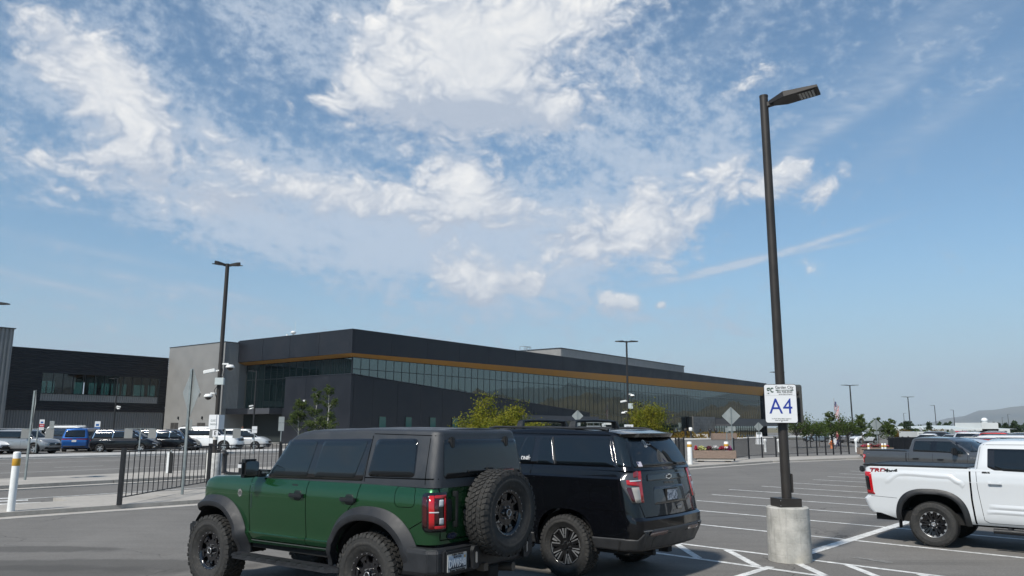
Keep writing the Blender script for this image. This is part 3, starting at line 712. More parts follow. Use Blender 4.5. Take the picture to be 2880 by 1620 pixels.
def hillmat(name, c0, c1, sc):
    m = bpy.data.materials.new(name); m.use_nodes = True; t = NT(m.node_tree); b = t.n['Principled BSDF']
    co = t.new('ShaderNodeTexCoord').outputs['Object']
    c = t.mix(t.mr(t.noise(co, sc, 8, .65), .42, .6), c0, c1); t.l.new(c, b.inputs['Base Color']); b.inputs['Roughness'].default_value = 1; b.inputs['Specular IOR Level'].default_value = .1
    return m
hills('hills', [(14, 0.0), (20, .02), (24, .08), (27.5, .22), (29.3, .62), (31.2, 1.18), (33, 1.36), (34.5, 1.7), (38, 2.3), (46, 2.6), (54, 2.5), (62, 2.2), (70, 2.9), (80, 2.5), (90, 2.7), (104, 2.5), (125, 1.6), (150, 1.9), (175, 1.3), (200, 2.4), (225, 1.8), (250, 2.6), (275, 2.0), (300, 1.2), (318, 0)], 7500, 4000, hillmat('forested_hill', (.035, .05, .03), (.08, .085, .045), .0016))  # unseen arc behind the camera added for a dark band in car reflections
hills('foothills', [(44, 0.0), (50, .9), (56, 1.6), (61, 1.2), (66, 2.4), (71, 1.9), (76, 2.6), (84, 2.2), (92, 2.8), (104, 2.0), (118, 1.2), (130, 0)], 2200, 1500, hillmat('dry_grass_hill', (.20, .145, .075), (.12, .09, .045), .004))

# ------------------------------------------------------------------ vehicle shells
def lut(tab, smooth=False):
    def f(v):
        if v <= tab[0][0]: return tab[0][1]
        for (a, p), (b, q) in zip(tab, tab[1:]):
            if v <= b:
                t = (v - a) / (b - a)
                if smooth: t = t * t * (3 - 2 * t)
                return p + (q - p) * t
        return tab[-1][1]
    return f
def frange(a, b, n): return [a + (b - a) * i / n for i in range(n + 1)]
class Shell:
    def __init__(s, xr, xf, w, zb, zt, zl, xs, rr=(.2, .12), rf=(.3, .2), bow_r=.03, bow_f=.1, rnd=.05, crown=.03, plan=None):
        k = lambda v: v if callable(v) else (lambda _: v)
        s.xr, s.xf, s.w, s.zb, s.zt, s.plan = k(xr), k(xf), k(w), k(zb), k(zt), k(plan if plan is not None else 1.0)
        s.zl, s.xs, s.rr, s.rf, s.br, s.bf, s.rnd, s.crown = zl, xs, rr, rf, bow_r, bow_f, rnd, crown
    def ins(s, x, z):
        t = (z - (s.zt(x) - s.rnd)) / s.rnd
        if t <= 0: return 0.0
        t = min(t, 1.0); return s.rnd * (1 - math.sqrt(max(0, 1 - t * t)))
    def hw(s, x, z): return s.w(z) * s.plan(x) - s.ins(x, z)
    def side_y(s, x, z):
        h = s.hw(x, z); i = s.ins(x, z)
        rx, ry = s.rr; b0 = s.br * ((h - ry) / h) ** 2; lr = x - (s.xr(z) + b0 + i)
        if lr < rx: t = min(1, max(0, 1 - lr / rx)); return h - ry + ry * math.sqrt(max(0, 1 - t * t))
        rx, ry = s.rf; b0 = s.bf * ((h - ry) / h) ** 2; lf = (s.xf(z) - b0 - i) - x
        if lf < rx: t = min(1, max(0, 1 - lf / rx)); return h - ry + ry * math.sqrt(max(0, 1 - t * t))
        return h
    def end_x(s, y, z, rear=True):
        xe = s.xr(z) if rear else s.xf(z); i = s.ins(xe, z); h = s.hw(xe + (.1 if rear else -.1), z); rx, ry = s.rr if rear else s.rf; b = s.br if rear else s.bf; sg = 1 if rear else -1
        y = abs(y); b0 = b * (min(y, h - ry) / h) ** 2; x = xe + sg * (i + b0)
        if y > h - ry: t = min(1, (y - (h - ry)) / ry); x += sg * rx * (1 - math.sqrt(max(0, 1 - t * t)))
        return x
    def outline(s, key, z, xg):
        kd, v = key; i = s.ins(xg, z)
        if kd in ('r', 'rc'):
            h = s.hw(xg, z); rx, ry = s.rr; xe = s.xr(z)
            if kd == 'r': y = (h - ry) * v; return xe + i + s.br * (y / h) ** 2, y
            b0 = s.br * ((h - ry) / h) ** 2; return xe + i + b0 + rx * (1 - math.cos(v)), h - ry + ry * math.sin(v)
        if kd in ('f', 'fc'):
            h = s.hw(xg, z); rx, ry = s.rf; xe = s.xf(z)
            if kd == 'f': y = (h - ry) * v; return xe - i - s.bf * (y / h) ** 2, y
            b0 = s.bf * ((h - ry) / h) ** 2; return xe - i - b0 - rx * (1 - math.cos(v)), h - ry + ry * math.sin(v)
        a = s.xr(z) + s.rr[0] + s.br * .8 + i; b = s.xf(z) - s.rf[0] - s.bf * .7 - i
        x = min(max(v, a), b) if a < b else (a + b) / 2
        return x, s.side_y(x, z)
    def mesh(s, mb=None, top=True, floor=False):
        mb = mb or MB(); q = math.pi / 2
        keys = [('r', i / 6) for i in range(7)] + [('rc', q * i / 8) for i in range(1, 9)] + [('s', x) for x in s.xs] + [('fc', q * i / 8) for i in range(8, 0, -1)] + [('f', i / 6) for i in range(6, -1, -1)]
        rows = []
        for kx in keys:
            row = []
            for zj in s.zl:
                x = s.xr(zj) + .05 if kx[0] in ('r', 'rc') else (s.xf(zj) - .05 if kx[0] in ('f', 'fc') else kx[1])
                for _ in range(3):
                    z = min(max(zj, s.zb(x)), s.zt(x)); x, y = s.outline(kx, z, x)
                z = min(max(zj, s.zb(x)), s.zt(x))
                row.append((x, y, z))
            rows.append(row)
        mb.grid(rows); mb.grid([[(x, -y, z) for x, y, z in r] for r in rows], flip=True)
        if top:
            K = 14; tr = []
            for r in rows:
                x, y, z = r[-1]; tr.append([(x, y * math.sin(q * (1 - 2 * j / K)), z + s.crown * (1 - math.sin(q * (1 - 2 * j / K)) ** 2) * min(1, y / .3)) for j in range(K + 1)])
            mb.grid(tr)
        if floor:
            tr = []
            for r in rows:
                x, y, z = r[0]; tr.append([(x, y, z), (x, -y, z)])
            mb.grid(tr, smooth=False)
        s.rows = rows
        return mb
def arch_fn(centres, sill):
    # centres: (x, zc, half width, height above zc, power)
    def f(x):
        z = sill(x) if callable(sill) else sill
        for (c, zc, a, b, p) in centres:
            d = abs(x - c)
            if d < a: z = max(z, zc + b * (1 - (d / a) ** p) ** (1 / p))
        return z
    return f
def stations(x0, x1, centres, step=.08):
    xs = set(round(v, 4) for v in frange(x0, x1, int((x1 - x0) / step)))
    for (c, zc, a, b, p) in centres:
        for i in range(25):
            t = math.pi * i / 24; xs.add(round(c + a * math.cos(t), 4))
        xs.add(round(c - a - .004, 4)); xs.add(round(c + a + .004, 4)); xs.add(round(c - a + .003, 4)); xs.add(round(c + a - .003, 4))
    return sorted(v for v in xs if x0 <= v <= x1)
def rpoly(pts, r=.04, n=5):
    """polygon with rounded corners"""
    out = []; m = len(pts)
    for i in range(m):
        p0, p, p1 = Vector(pts[i - 1][:2]), Vector(pts[i][:2]), Vector(pts[(i + 1) % m][:2]); rr = pts[i][2] if len(pts[i]) > 2 else r
        d0, d1 = (p0 - p), (p1 - p); l0, l1 = d0.length, d1.length; k = min(rr, l0 * .45, l1 * .45)
        a, b = p + d0 / l0 * k, p + d1 / l1 * k
        for j in range(n + 1):
            t = j / n; out.append(tuple(a * (1 - t) ** 2 + p * 2 * t * (1 - t) + b * t * t))
    return out
def poly_span(poly, u):
    vs = []
    for (a, b), (c, d) in zip(poly, poly[1:] + poly[:1]):
        if (a <= u < c) or (c <= u < a): vs.append(b + (d - b) * (u - a) / (c - a))
    return (min(vs), max(vs)) if len(vs) >= 2 else None
def patch(surf, poly, name, m, parent, eps=.004, rim=.012, nu=36, nv=7, smooth=True):
    """a panel that follows the surface surf(u, v) -> point, outward normal given by finite offset"""
    us = sorted(set([p[0] for p in poly])); u0, u1 = us[0] + 1e-4, us[-1] - 1e-4
    U = sorted(set(frange(u0, u1, nu) + [min(max(u, u0), u1) for u in us])); rows, low = [], []
    for u in U:
        sp = poly_span(poly, u)
        if not sp: continue
        v = frange(sp[0], sp[1], nv); rows.append([surf(u, q, eps) for q in v]); low.append([surf(u, q, eps - rim) for q in (sp[0], sp[1])])
    mb = MB(); mb.grid(rows, smooth=smooth)
    mb.grid([[r[0], l[0]] for r, l in zip(rows, low)], smooth=False); mb.grid([[r[-1], l[1]] for r, l in zip(rows, low)], smooth=False)
    l0, l1 = low[0], low[-1]
    mb.add(rows[0] + [l0[1], l0[0]], [tuple(range(len(rows[0]) + 2))]); mb.add(rows[-1] + [l1[1], l1[0]], [tuple(range(len(rows[-1]) + 2))])
    return mb.build(name, m, parent, weld=True)
def side_surf(sh, sg): return lambda u, v, e: (u, sg * (sh.side_y(u, v) + e), v)
def rear_surf(sh): return lambda u, v, e: (sh.end_x(u, v, True) - e, u, v)
def front_surf(sh): return lambda u, v, e: (sh.end_x(u, v, False) + e, u, v)
def seam(surf, pts, name, m, parent, w=.008, eps=.0015, n=14, mb=None, close=False):
    P = []
    if close: pts = pts + [pts[0]]
    for (a, b), (c, d) in zip(pts, pts[1:]):
        L = math.hypot(c - a, d - b); k = max(2, int(L / .05))
        for i in range(k): P.append((a + (c - a) * i / k, b + (d - b) * i / k))
    P.append(pts[-1]); A_, B_ = [], []
    for i, (u, v) in enumerate(P):
        p, q = P[max(0, i - 1)], P[min(len(P) - 1, i + 1)]; l = math.hypot(q[0] - p[0], q[1] - p[1]) or 1
        nx, ny = -(q[1] - p[1]) / l * w / 2, (q[0] - p[0]) / l * w / 2
        A_.append(surf(u + nx, v + ny, eps)); B_.append(surf(u - nx, v - ny, eps))
    own = mb is None; mb = mb or MB(); mb.grid([A_, B_])
    return mb.build(name, m, parent) if own else mb
# ------------------------------------------------------------------ vehicle materials
def paint(name, col, metal=.35, rough=.32, flake=True):
    dk = max(col) < .02
    m = bpy.data.materials.new(name); m.use_nodes = True; t = NT(m.node_tree); b = t.n['Principled BSDF']
    co = t.new('ShaderNodeTexCoord').outputs['Object']
    n = t.noise(co, 2.2, 6, .65); z = t.new('ShaderNodeSeparateXYZ', inp={0: co}).outputs[2]
    dust = t.m('MULTIPLY', t.m('MULTIPLY', t.mr(z, .35, .95, 1.0, 0.0), t.mr(n, .35, .65)), .012 if dk else .055)     # road dust low on the body
    c = t.mix(dust, col, (.16, .145, .12)); t.l.new(c, b.inputs['Base Color'])
    b.inputs['Specular IOR Level'].default_value = .15; b.inputs['Metallic'].default_value = metal; t.l.new(t.m('ADD', rough, t.m('MULTIPLY', dust, 1.2)), b.inputs['Roughness'])
    b.inputs['Coat Weight'].default_value = .75 if dk and max(col) < .01 else 1.0; t.l.new(t.m('ADD', .03, t.m('MULTIPLY', dust, .6)), b.inputs['Coat Roughness'])
    bn = t.new('ShaderNodeBump', inp={'Strength': .22, 'Distance': .004, 'Height': t.noise(t.mapp(co, scale=(.35, 1, 1.6)), 2.6, 2, .5)}); t.l.new(bn.outputs[0], b.inputs['Coat Normal'])
    return m
M_TYRE = mat('tyre_rubber', (.020, .020, .0195), .82, var=.3, vscale=9, bump=.3, bscale=80, dirt=(.075, .068, .058, .6))
M_TRIM = mat('black_trim', (.010, .011, .0125), .48, var=.15, vscale=8, bump=.25, bscale=220)
M_TRIMG = mat('grey_trim', (.0125, .0135, .016), .52, var=.12, vscale=8, bump=.25, bscale=220)
M_GBLK = mat('gloss_black', (.006, .006, .007), .12, coat=.6)
M_UNDER = mat('underbody', (.008, .008, .008), .9)
M_CHROME = mat('chrome', (.75, .76, .77), .12, 1.0)
M_SILVER = mat('machined_alloy', (.42, .43, .44), .34, .7)
M_SEAM = mat('panel_gap', (.0012, .0012, .0014), .9, spec=.05)
M_GLASS = mat('tinted_glass', (.006, .009, .012), .03, spec=.5, ior=1.55, coat=.0)
M_GLASS2 = mat('clear_car_glass', (.010, .015, .019), .03, spec=.5, ior=1.55)
M_RED = mat('red_lens', (.42, .008, .012), .12, coat=.8); M_REDD = mat('dark_red_lens', (.045, .002, .003), .12, coat=.8)
M_WLENS = mat('clear_lens', (.55, .56, .57), .15, coat=.8); M_AMB = mat('amber_lens', (.6, .22, .02), .2)
M_WHITE = mat('white_print', (.72, .72, .72), .5); M_BLACK = mat('black_print', (.01, .01, .01), .5)
M_HEAD = mat('headlight_lens', (.30, .32, .34), .08, coat=1.0)
# ------------------------------------------------------------------ wheels
def tyre_mesh(Rt, Wt, rim, tread='at', seed=1):
    mb = MB(); h = Wt / 2; rs = random.Random(seed)
    d = .012 if tread == 'at' else .006
    side = [(rim - .012, -h * .72), (rim + .012, -h * .80), (rim + .03, -h * .92), ((rim + Rt) / 2, -h * 1.02), (Rt - .055, -h * .99), (Rt - .03, -h * .95), (Rt - d - .004, -h * .84), (Rt - d, -h * .5), (Rt - d, 0)]
    prof = side + [(r, -y) for r, y in side[-2::-1]]
    mb.lathe(prof, 96, axis='Y')
    # raised ring on the wall
    for s in (-1, 1): mb.lathe([((rim + Rt) / 2 - .03, s * h * 1.0), ((rim + Rt) / 2 - .02, s * (h * 1.02 + .003)), ((rim + Rt) / 2 + .0, s * (h * 1.03 + .003)), ((rim + Rt) / 2 + .012, s * h * 1.015)], 96, axis='Y')
    N = 46 if tread == 'at' else 70
    def block(a0, a1, y0, y1, r0, r1, sk=0.0, tw=0):
        vs = []
        for r in (r0, r1):
            for (a, y) in ((a0, y0), (a1, y0), (a1 + sk, y1), (a0 + sk, y1)): vs.append((r * math.cos(a), y, r * math.sin(a)))
        mb.add(vs, [(4, 5, 6, 7), (0, 1, 5, 4), (1, 2, 6, 5), (2, 3, 7, 6), (3, 0, 4, 7)])
    st = 2 * math.pi / N
    for i in range(N):
        a = i * st
        if tread == 'at':
            g = .70
            for s in (-1, 1):
                k = .06 if i % 2 else 0
                block(a, a + st * g, s * h * .60, s * h * (.96 - k), Rt - d, Rt - .004, .3 * st)
                # shoulder lug down the wall
                vs = [((Rt - .006) * math.cos(a + .3 * st), s * h * (.95 - k), (Rt - .006) * math.sin(a + .3 * st)), ((Rt - .006) * math.cos(a + st), s * h * (.95 - k), (Rt - .006) * math.sin(a + st)),
                      ((Rt - .052) * math.cos(a + .95 * st), s * (h * 1.0 + .006), (Rt - .052) * math.sin(a + .95 * st)), ((Rt - .052) * math.cos(a + .35 * st), s * (h * 1.0 + .006), (Rt - .052) * math.sin(a + .35 * st))]
                mb.add(vs, [(0, 1, 2, 3)])
                block(a + .1 * st, a + st * .72, s * h * .20, s * h * .54, Rt - d, Rt, -.35 * st)
            block(a + .35 * st, a + st * 1.0, -h * .15, h * .15, Rt - d, Rt, .4 * st)
        else:
            for y0, y1 in ((-.92, -.5), (-.44, -.04), (.04, .44), (.5, .92)): block(a, a + st * .84, h * y0, h * y1, Rt - d, Rt, .2 * st)
    return mb
def spoke(mb, prof, ang, y0, y1, taper=.0, off=0.0):
    """prof: list of (radius, half width) ; extruded between y0 (back) and y1 (face)"""
    c, s = math.cos(ang), math.sin(ang)
    L_ = [(r, off + hw_) for r, hw_ in prof] + [(r, off - hw_) for r, hw_ in prof[::-1]]
    n = len(L_); vs = []
    for y, k in ((y0, 1.15), (y1, 1.0)):
        for r, t in L_: tt = off + (t - off) * k; vs.append((r * c - tt * s, y(r) if callable(y) else y, r * s + tt * c))
    mb.add(vs, [tuple(range(n, 2 * n))] + [(i, (i + 1) % n, n + (i + 1) % n, n + i) for i in range(n)])
WMESH = {}
def wheel(parent, x, y, z, style, Rt, Wt, rim, side=1, turn=0.0, dup_of=None, name='wheel', axis_x=False):
    """side=+1: outer face looks along +y"""
    if dup_of is not None:
        w = copy_tree(dup_of, parent)
        w.location = (x, y, z); w.rotation_euler = (0, turn, 0 if side > 0 else math.pi)
        if axis_x: w.rotation_euler = (0, turn, math.pi / 2)
        return w
    h = Wt / 2
    barrel = MB(); barrel.lathe([(rim - .01, -h * .8), (rim - .02, h * .3), (rim - .03, h * .1), (.02, h * .0), (.0, 0)], 40, axis='Y')
    barrel.cyl((0, -.05, 0), (0, .01, 0), rim * .66, n=28)
    w = barrel.build(name, mat('wheel_dark', (.012, .012, .013), .5, .3), parent); w.location = (x, y, z)
    w.rotation_euler = (0, turn, 0 if side > 0 else math.pi)
    if axis_x: w.rotation_euler = (0, turn, math.pi / 2)
    tyre_mesh(Rt, Wt, rim, 'at' if style in ('bronco', 'suburban') else 'road').build('tyre', M_TYRE, w)
    f = h * .72; q = math.pi * 2
    def ring(mb, r0, r1, ya, yb): mb.lathe([(r0, ya - .03), (r0, ya), ((r0 + r1) / 2, yb), (r1, yb), (r1 + .004, yb - .03)], 64, axis='Y'); return mb
    if style == 'bronco':
        mb = MB(); ring(mb, rim - .042, rim + .012, f - .012, f + .004)
        for k in range(6):
            a = q * k / 6 + .26
            for s in (-1, 1):
                spoke(mb, [(.085, .030), (.13, .020), (rim - .10, .017), (rim - .03, .024)], a + s * .20, f - .10, lambda r: f - .05 + .03 * (r / rim) ** 2)
            spoke(mb, [(.04, .055), (.11, .075), (.13, .04)], a, f - .10, f - .038)
            spoke(mb, [(rim - .085, .035), (rim - .04, .055)], a, f - .09, f - .022)
        mb.cyl((0, f - .11, 0), (0, f - .035, 0), .095, n=32); mb.cyl((0, f - .04, 0), (0, f + .004, 0), .045, .040, n=24)
        mb.build('rim', mat('gloss_black_wheel', (.008, .008, .010), .16, .2, coat=.7), w)
        mb = MB()
        for k in range(18):
            a = q * k / 18; r = rim - .012; mb.cyl((r * math.cos(a), f, r * math.sin(a)), (r * math.cos(a), f + .010, r * math.sin(a)), .0075, n=6)
        for k in range(6):
            a = q * k / 6; mb.cyl((.068 * math.cos(a), f - .04, .068 * math.sin(a)), (.068 * math.cos(a), f - .015, .068 * math.sin(a)), .011, n=6)
        mb.build('bolts', mat('wheel_bolt', (.30, .30, .31), .3, .8), w)['kind'] = 'stuff'
        mb = MB(); mb.lathe([(.032, f + .0035), (.034, f + .0075), (.038, f + .0075), (.040, f + .0035)], 24, axis='Y'); mb.build('cap_ring', M_SILVER, w)
    elif style == 'suburban':
        mb = MB(); ring(mb, rim - .022, rim + .008, f - .01, f)
        sv = MB()
        for k in range(6):
            a = q * k / 6 + .1
            for s in (-1, 1):
                pr = [(.07, .020), (.12, .024), (rim - .03, .034)]
                spoke(mb, pr, a + s * .215, f - .08, lambda r: f - .035 + .025 * (r / rim))
                spoke(sv, [(.110, .005), (rim - .035, .009)], a + s * .215, f - .06, lambda r: f - .032 + .025 * (r / rim), off=s * .021)
            spoke(sv, [(rim - .038, .055), (rim - .030, .058)], a, f - .05, f - .006)
            if k % 1 == 0: spoke(sv, [(rim - .12, .004), (rim - .035, .014)], a + q / 12, f - .06, f - .010)
        mb.cyl((0, f - .1, 0), (0, f - .03, 0), .085, n=32); mb.cyl((0, f - .03, 0), (0, f - .01, 0), .036, n=24)
        mb.build('rim', mat('black_wheel', (.012, .012, .013), .28, .3, coat=.3), w); sv.build('rim_face', M_SILVER, w)
        mb = MB()
        for k in range(6): a = q * k / 6 + .5; mb.cyl((.062 * math.cos(a), f - .03, .062 * math.sin(a)), (.062 * math.cos(a), f - .012, .062 * math.sin(a)), .011, n=6)
        mb.build('wheel_nuts', M_CHROME, w)['kind'] = 'stuff'
    elif style == 'tundra':
        mb = MB(); ring(mb, rim - .030, rim + .006, f - .014, f - .006)
        for k in range(6):
            a = q * k / 6 + .26
            for s in (-1, 1):
                spoke(mb, [(.05, .016), (.12, .017), (rim - .08, .016), (rim - .02, .022)], a + s * .17, f - .09, lambda r: f - .045 + .035 * (r / rim))
                spoke(mb, [(.13, .010), (rim - .03, .016)], a + s * .42, f - .10, lambda r: f - .06 + .045 * (r / rim))
        mb.cyl((0, f - .1, 0), (0, f - .03, 0), .085, n=32)
        mb.build('rim', mat('black_wheel', (.012, .012, .013), .28, .3, coat=.3), w)
        sv = MB(); sv.lathe([(rim - .012, f - .01), (rim - .006, f + .004), (rim + .006, f + .004), (rim + .010, f - .02)], 64, axis='Y')
        for k in range(12): spoke(sv, [(rim - .038, .012), (rim - .026, .020), (rim - .004, .024)], q * k / 12 + .13, f - .02, f + .002)
        sv.build('rim_face', M_SILVER, w)
        mb = MB()
        for k in range(6): a = q * k / 6; mb.cyl((.072 * math.cos(a), f - .03, .072 * math.sin(a)), (.072 * math.cos(a), f - .012, .072 * math.sin(a)), .011, n=6)
        mb.lathe([(.030, f - .012), (.032, f - .008), (.036, f - .008), (.038, f - .012)], 24, axis='Y'); mb.cyl((0, f - .03, 0), (0, f - .014, 0), .04, n=24)
        mb.build('wheel_nuts', M_CHROME, w)['kind'] = 'stuff'
    else:
        n = 5; mb = MB(); ring(mb, rim - .018, rim + .008, f - .012, f)
        for k in range(n):
            for s in (-1, 1): spoke(mb, [(.04, .020), (rim - .02, .020)], q * k / n + s * .17, f - .05, lambda r: f - .03 + .02 * (r / rim))
        mb.cyl((0, f - .07, 0), (0, f - .02, 0), .07, n=20)
        mb.build('rim', M_SILVER if style != 'dark' else mat('dark_alloy', (.10, .10, .11), .35, .8), w)
    return w
def arch_liner(parent, x, r, y0, y1, z, name='wheel_well'):
    mb = MB(); n = 20; rows = [[(x + r * math.cos(math.pi * i / n), yy, z + r * math.sin(math.pi * i / n)) for yy in (y0, y1)] for i in range(n + 1)]
    mb.grid(rows); mb.add([(x - r, y0, z), (x + r, y0, z)] + [rows[i][0] for i in range(n + 1)], [tuple([0] + list(range(n + 2, 1, -1)) + [1])[1:-1]])
    mb.box(x - r * .9, x + r * .9, y0 - .01 if y0 > 0 else y0, y0, z - .02, z + r * .6)
    return mb.build(name, M_UNDER, parent)
def flare(parent, sh, x, z, r0, r1, a0, a1, out, m, name='wheel_arch_flare', sides=(1, -1), power=2.0, wide=1.0, lip=.05):
    """moulding that follows the wheel arch; a0..a1 in degrees from the front horizontal"""
    objs = []
    for sg in sides:
        rows = []; n = 36
        for i in range(n + 1):
            a = R(a0 + (a1 - a0) * i / n); c, s = math.cos(a), math.sin(a)
            k = 1 / ((abs(c) ** power + abs(s) ** power) ** (1 / power)) if power != 2 else 1
            def P(r, y): return (x + r * wide * c * k, sg * y, z + r * s * k)
            px, _, pz = P(r1, 0); yb = sh.side_y(px, max(pz, .0)); yo = max(yb, sh.side_y(*[P(r0, 0)[j] for j in (0, 2)])) + out
            rows.append([P(r0 + .02, yb - .12), P(r0, yo - .03), P(r0, yo - .008), P(r0 + .012, yo), P(r0 + (r1 - r0) * .45, yo - .004), P(r1 - .02, yb + .018), P(r1, yb + .006), P(r1, yb - .02)])
        mb = MB(); mb.grid(rows); mb.add(rows[0], [tuple(range(8))]); mb.add(rows[-1], [tuple(range(8))])
        o = mb.build(name, m, parent, autos=.7); objs.append(o)
    return objs

# ------------------------------------------------------------------ the green off-road car with a spare wheel on the tailgate
def make_offroader():
    T = empty('offroad_car', (-1.061, 9.804, 0), az2rz(-54.8), 'dark green boxy off-road car with grey hardtop and a spare wheel on its tailgate', 'car')
    G = paint('metallic_green', (.012, .066, .022), .55, .24); HT = mat('hardtop_grey', (.026, .029, .034), .42, var=.08, vscale=6, bump=.3, bscale=260)
    RT, WT, RM, WB = .462, .315, .248, 2.95
    ar = [(0, .47, .57, .62, 2.3), (WB, .47, .56, .60, 2.3)]
    sill = lut([(-1.1, .86), (-.62, .84), (-.58, .66), (2.3, .62), (3.5, .80)])
    body = Shell(xr=lut([(.6, -.93), (.80, -.955), (1.2, -.955), (1.47, -.93)]), xf=lut([(.7, 3.36), (1.2, 3.40), (1.34, 3.38), (1.42, 3.28)]),
                 w=lut([(.55, .83), (.66, .872), (.735, .914), (.755, .915), (.768, .893), (.82, .897), (1.05, .918), (1.26, .922), (1.36, .905), (1.42, .875), (1.5, .85)]),
                 zb=arch_fn(ar, sill), zt=lut([(-1, 1.515), (1.9, 1.46), (2.1, 1.47), (2.9, 1.44), (3.4, 1.40)]),
                 zl=[.55, .60, .64, .68, .72, .755, .765, .80, .84, .9, .96, 1.02, 1.08, 1.14, 1.2, 1.25, 1.29, 1.32, 1.35, 1.38, 1.40, 1.42, 1.44, 1.46, 1.48, 1.50, 1.52],
                 xs=stations(-.80, 3.16, ar, .09), rr=(.13, .12), rf=(.14, .16), bow_r=.03, bow_f=.05, rnd=.045, crown=.02, plan=lut([(-1, .985), (0, 1), (2, 1), (3.0, .965), (3.4, .93)], True))
    body.mesh().build('body', G, T, weld=True, autos=.55)
    top = Shell(xr=lut([(1.45, -.945), (1.9, -.895), (2.0, -.87)]), xf=lut([(1.44, 2.08), (1.90, 1.76), (2.0, 1.66)]), w=lut([(1.44, .868), (1.55, .862), (1.95, .765), (2.02, .745)]),
                zb=1.44, zt=lut([(-1, 2.06), (.2, 2.07), (1.2, 2.05), (1.75, 1.985)], True), zl=[1.44, 1.5, 1.6, 1.7, 1.8, 1.88, 1.92, 1.94, 1.96, 1.98, 1.995, 2.005, 2.015, 2.025, 2.035, 2.045, 2.055, 2.07],
                xs=frange(-.72, 1.95, 40), rr=(.12, .11), rf=(.1, .12), bow_r=.03, bow_f=.10, rnd=.055, crown=.022)
    top.mesh().build('hardtop', HT, T, weld=True, autos=.6)
    # front fenders: raised rails on the hood
    mb = MB()
    for sg in (1, -1): mb.box(2.35, 3.0, sg * .74 - .025, sg * .74 + .025, 1.44, 1.475, b=.01)
    mb.build('hood_rail', M_TRIM, T)
    mb = MB(); mb.box(-.85, 3.15, -.80, .80, .56, .70); mb.box(-.9, -.6, -.8, .8, .66, .86); mb.build('underbody', M_UNDER, T)
    mb = MB()
    for sx in (-.35, 0.42, 2.52, 3.3): pass
    mb.cyl((0, -.7, RT), (0, .7, RT), .06, n=10); mb.cyl((0, 0, RT), (0, .12, RT), .14, n=12); mb.tube([(-.5, .3, .55), (-.6, -.5, .6)], .07); mb.box(-.7, -.45, -.55, .15, .50, .68, b=.03)
    mb.build('rear_axle', M_UNDER, T)
    for sg in (1, -1):
        for cx in (0, WB):
            arch_liner(T, cx, .60, sg * .50, sg * .86, .47)
    flare(T, body, 0, .47, .585, .735, 4, 176, .105, M_TRIMG, power=2.35); flare(T, body, WB, .47, .575, .715, -2, 178, .105, M_TRIMG, power=2.35)
    # windows
    for sg in (1, -1):
        s = side_surf(top, sg)
        patch(s, rpoly([(.20, 1.475), (2.045, 1.445), (1.78, 1.925), (.16, 1.955)], .03), 'window_surround', M_GBLK, T, eps=.003)
        for poly in ([(1.17, 1.485), (1.98, 1.475), (1.755, 1.90), (1.10, 1.915)], [(.34, 1.50), (1.045, 1.49), (.985, 1.915), (.225, 1.93)]):
            patch(s, rpoly(poly, .035), 'side_window', M_GLASS2, T, eps=.006)
        q = patch(s, rpoly([(-.60, 1.545), (.13, 1.53), (.09, 1.955), (-.56, 1.965)], .07), 'quarter_window_frame', M_GBLK, T, eps=.003)
        patch(s, rpoly([(-.585, 1.56), (.115, 1.545), (.075, 1.94), (-.545, 1.95)], .06), 'quarter_window', M_GLASS, T, eps=.007)
        mb = MB(); seam(s, [(.175, 1.47), (.16, 1.99)], 0, 0, 0, .010, mb=mb); seam(s, [(-.76, 1.47), (-.735, 1.97)], 0, 0, 0, .008, mb=mb); seam(s, [(-.9, 1.535), (.17, 1.515)], 0, 0, 0, .012, mb=mb); seam(s, [(-.84, 1.998), (.15, 2.012)], 0, 0, 0, .008, mb=mb)
        mb.build('hardtop_seam', M_SEAM, T)
        b = side_surf(body, sg); mb = MB()
        for ln in ([(2.22, 1.44), (2.20, .80), (2.16, .68)], [(1.12, 1.45), (1.10, .70), (1.10, .68)], [(.22, 1.46), (.24, 1.25), (.34, 1.18), (.50, .98), (.56, .80), (.60, .68)], [(.60, .685), (2.18, .675)], [(-.58, 1.0), (-.78, 1.10), (-.9, 1.12)]):
            seam(b, ln, 0, 0, 0, .009, mb=mb)
        seam(b, rpoly([(-.66, 1.23), (-.36, 1.22), (-.34, 1.45), (-.62, 1.46)], .08), 0, 0, 0, .006, mb=mb, close=True)
        mb.build('panel_seam', M_SEAM, T)
        mb = MB(); seam(b, [(.62, .672), (2.16, .662)], 0, 0, 0, .012, eps=.012, mb=mb); mb.build('sill_strip', mat('bright_strip', (.30, .31, .30), .3, .6), T)
        for hx in (1.27, .36):
            mb = MB(); y0 = body.side_y(hx, 1.26)
            mb.box(hx - .13, hx + .13, sg * (y0 + .028) - .014, sg * (y0 + .028) + .014, 1.235, 1.285, b=.012); mb.box(hx - .12, hx - .08, sg * y0 - .02, sg * (y0 + .03), 1.24, 1.28); mb.box(hx + .08, hx + .12, sg * y0 - .02, sg * (y0 + .03), 1.24, 1.28)
            mb.build('door_handle', M_TRIM, T)
            patch(b, rpoly([(hx - .07, 1.20), (hx + .07, 1.20), (hx + .07, 1.32), (hx - .07, 1.32)], .05), 'handle_recess', mat('recess_shade_green', (.001, .005, .003), .5), T, eps=.002, rim=.004)  # flat patch, shade of the hollow put into a darkened body green
        # mirror
        mb = MB(); mb.M = Matrix.Translation((2.05, sg * 1.07, 1.575 if sg > 0 else 1.47)); mb.box(-.07, .08, -.125, .125, -.125, .105 if sg > 0 else .04, b=.04); mb.M = Matrix.Identity(4)
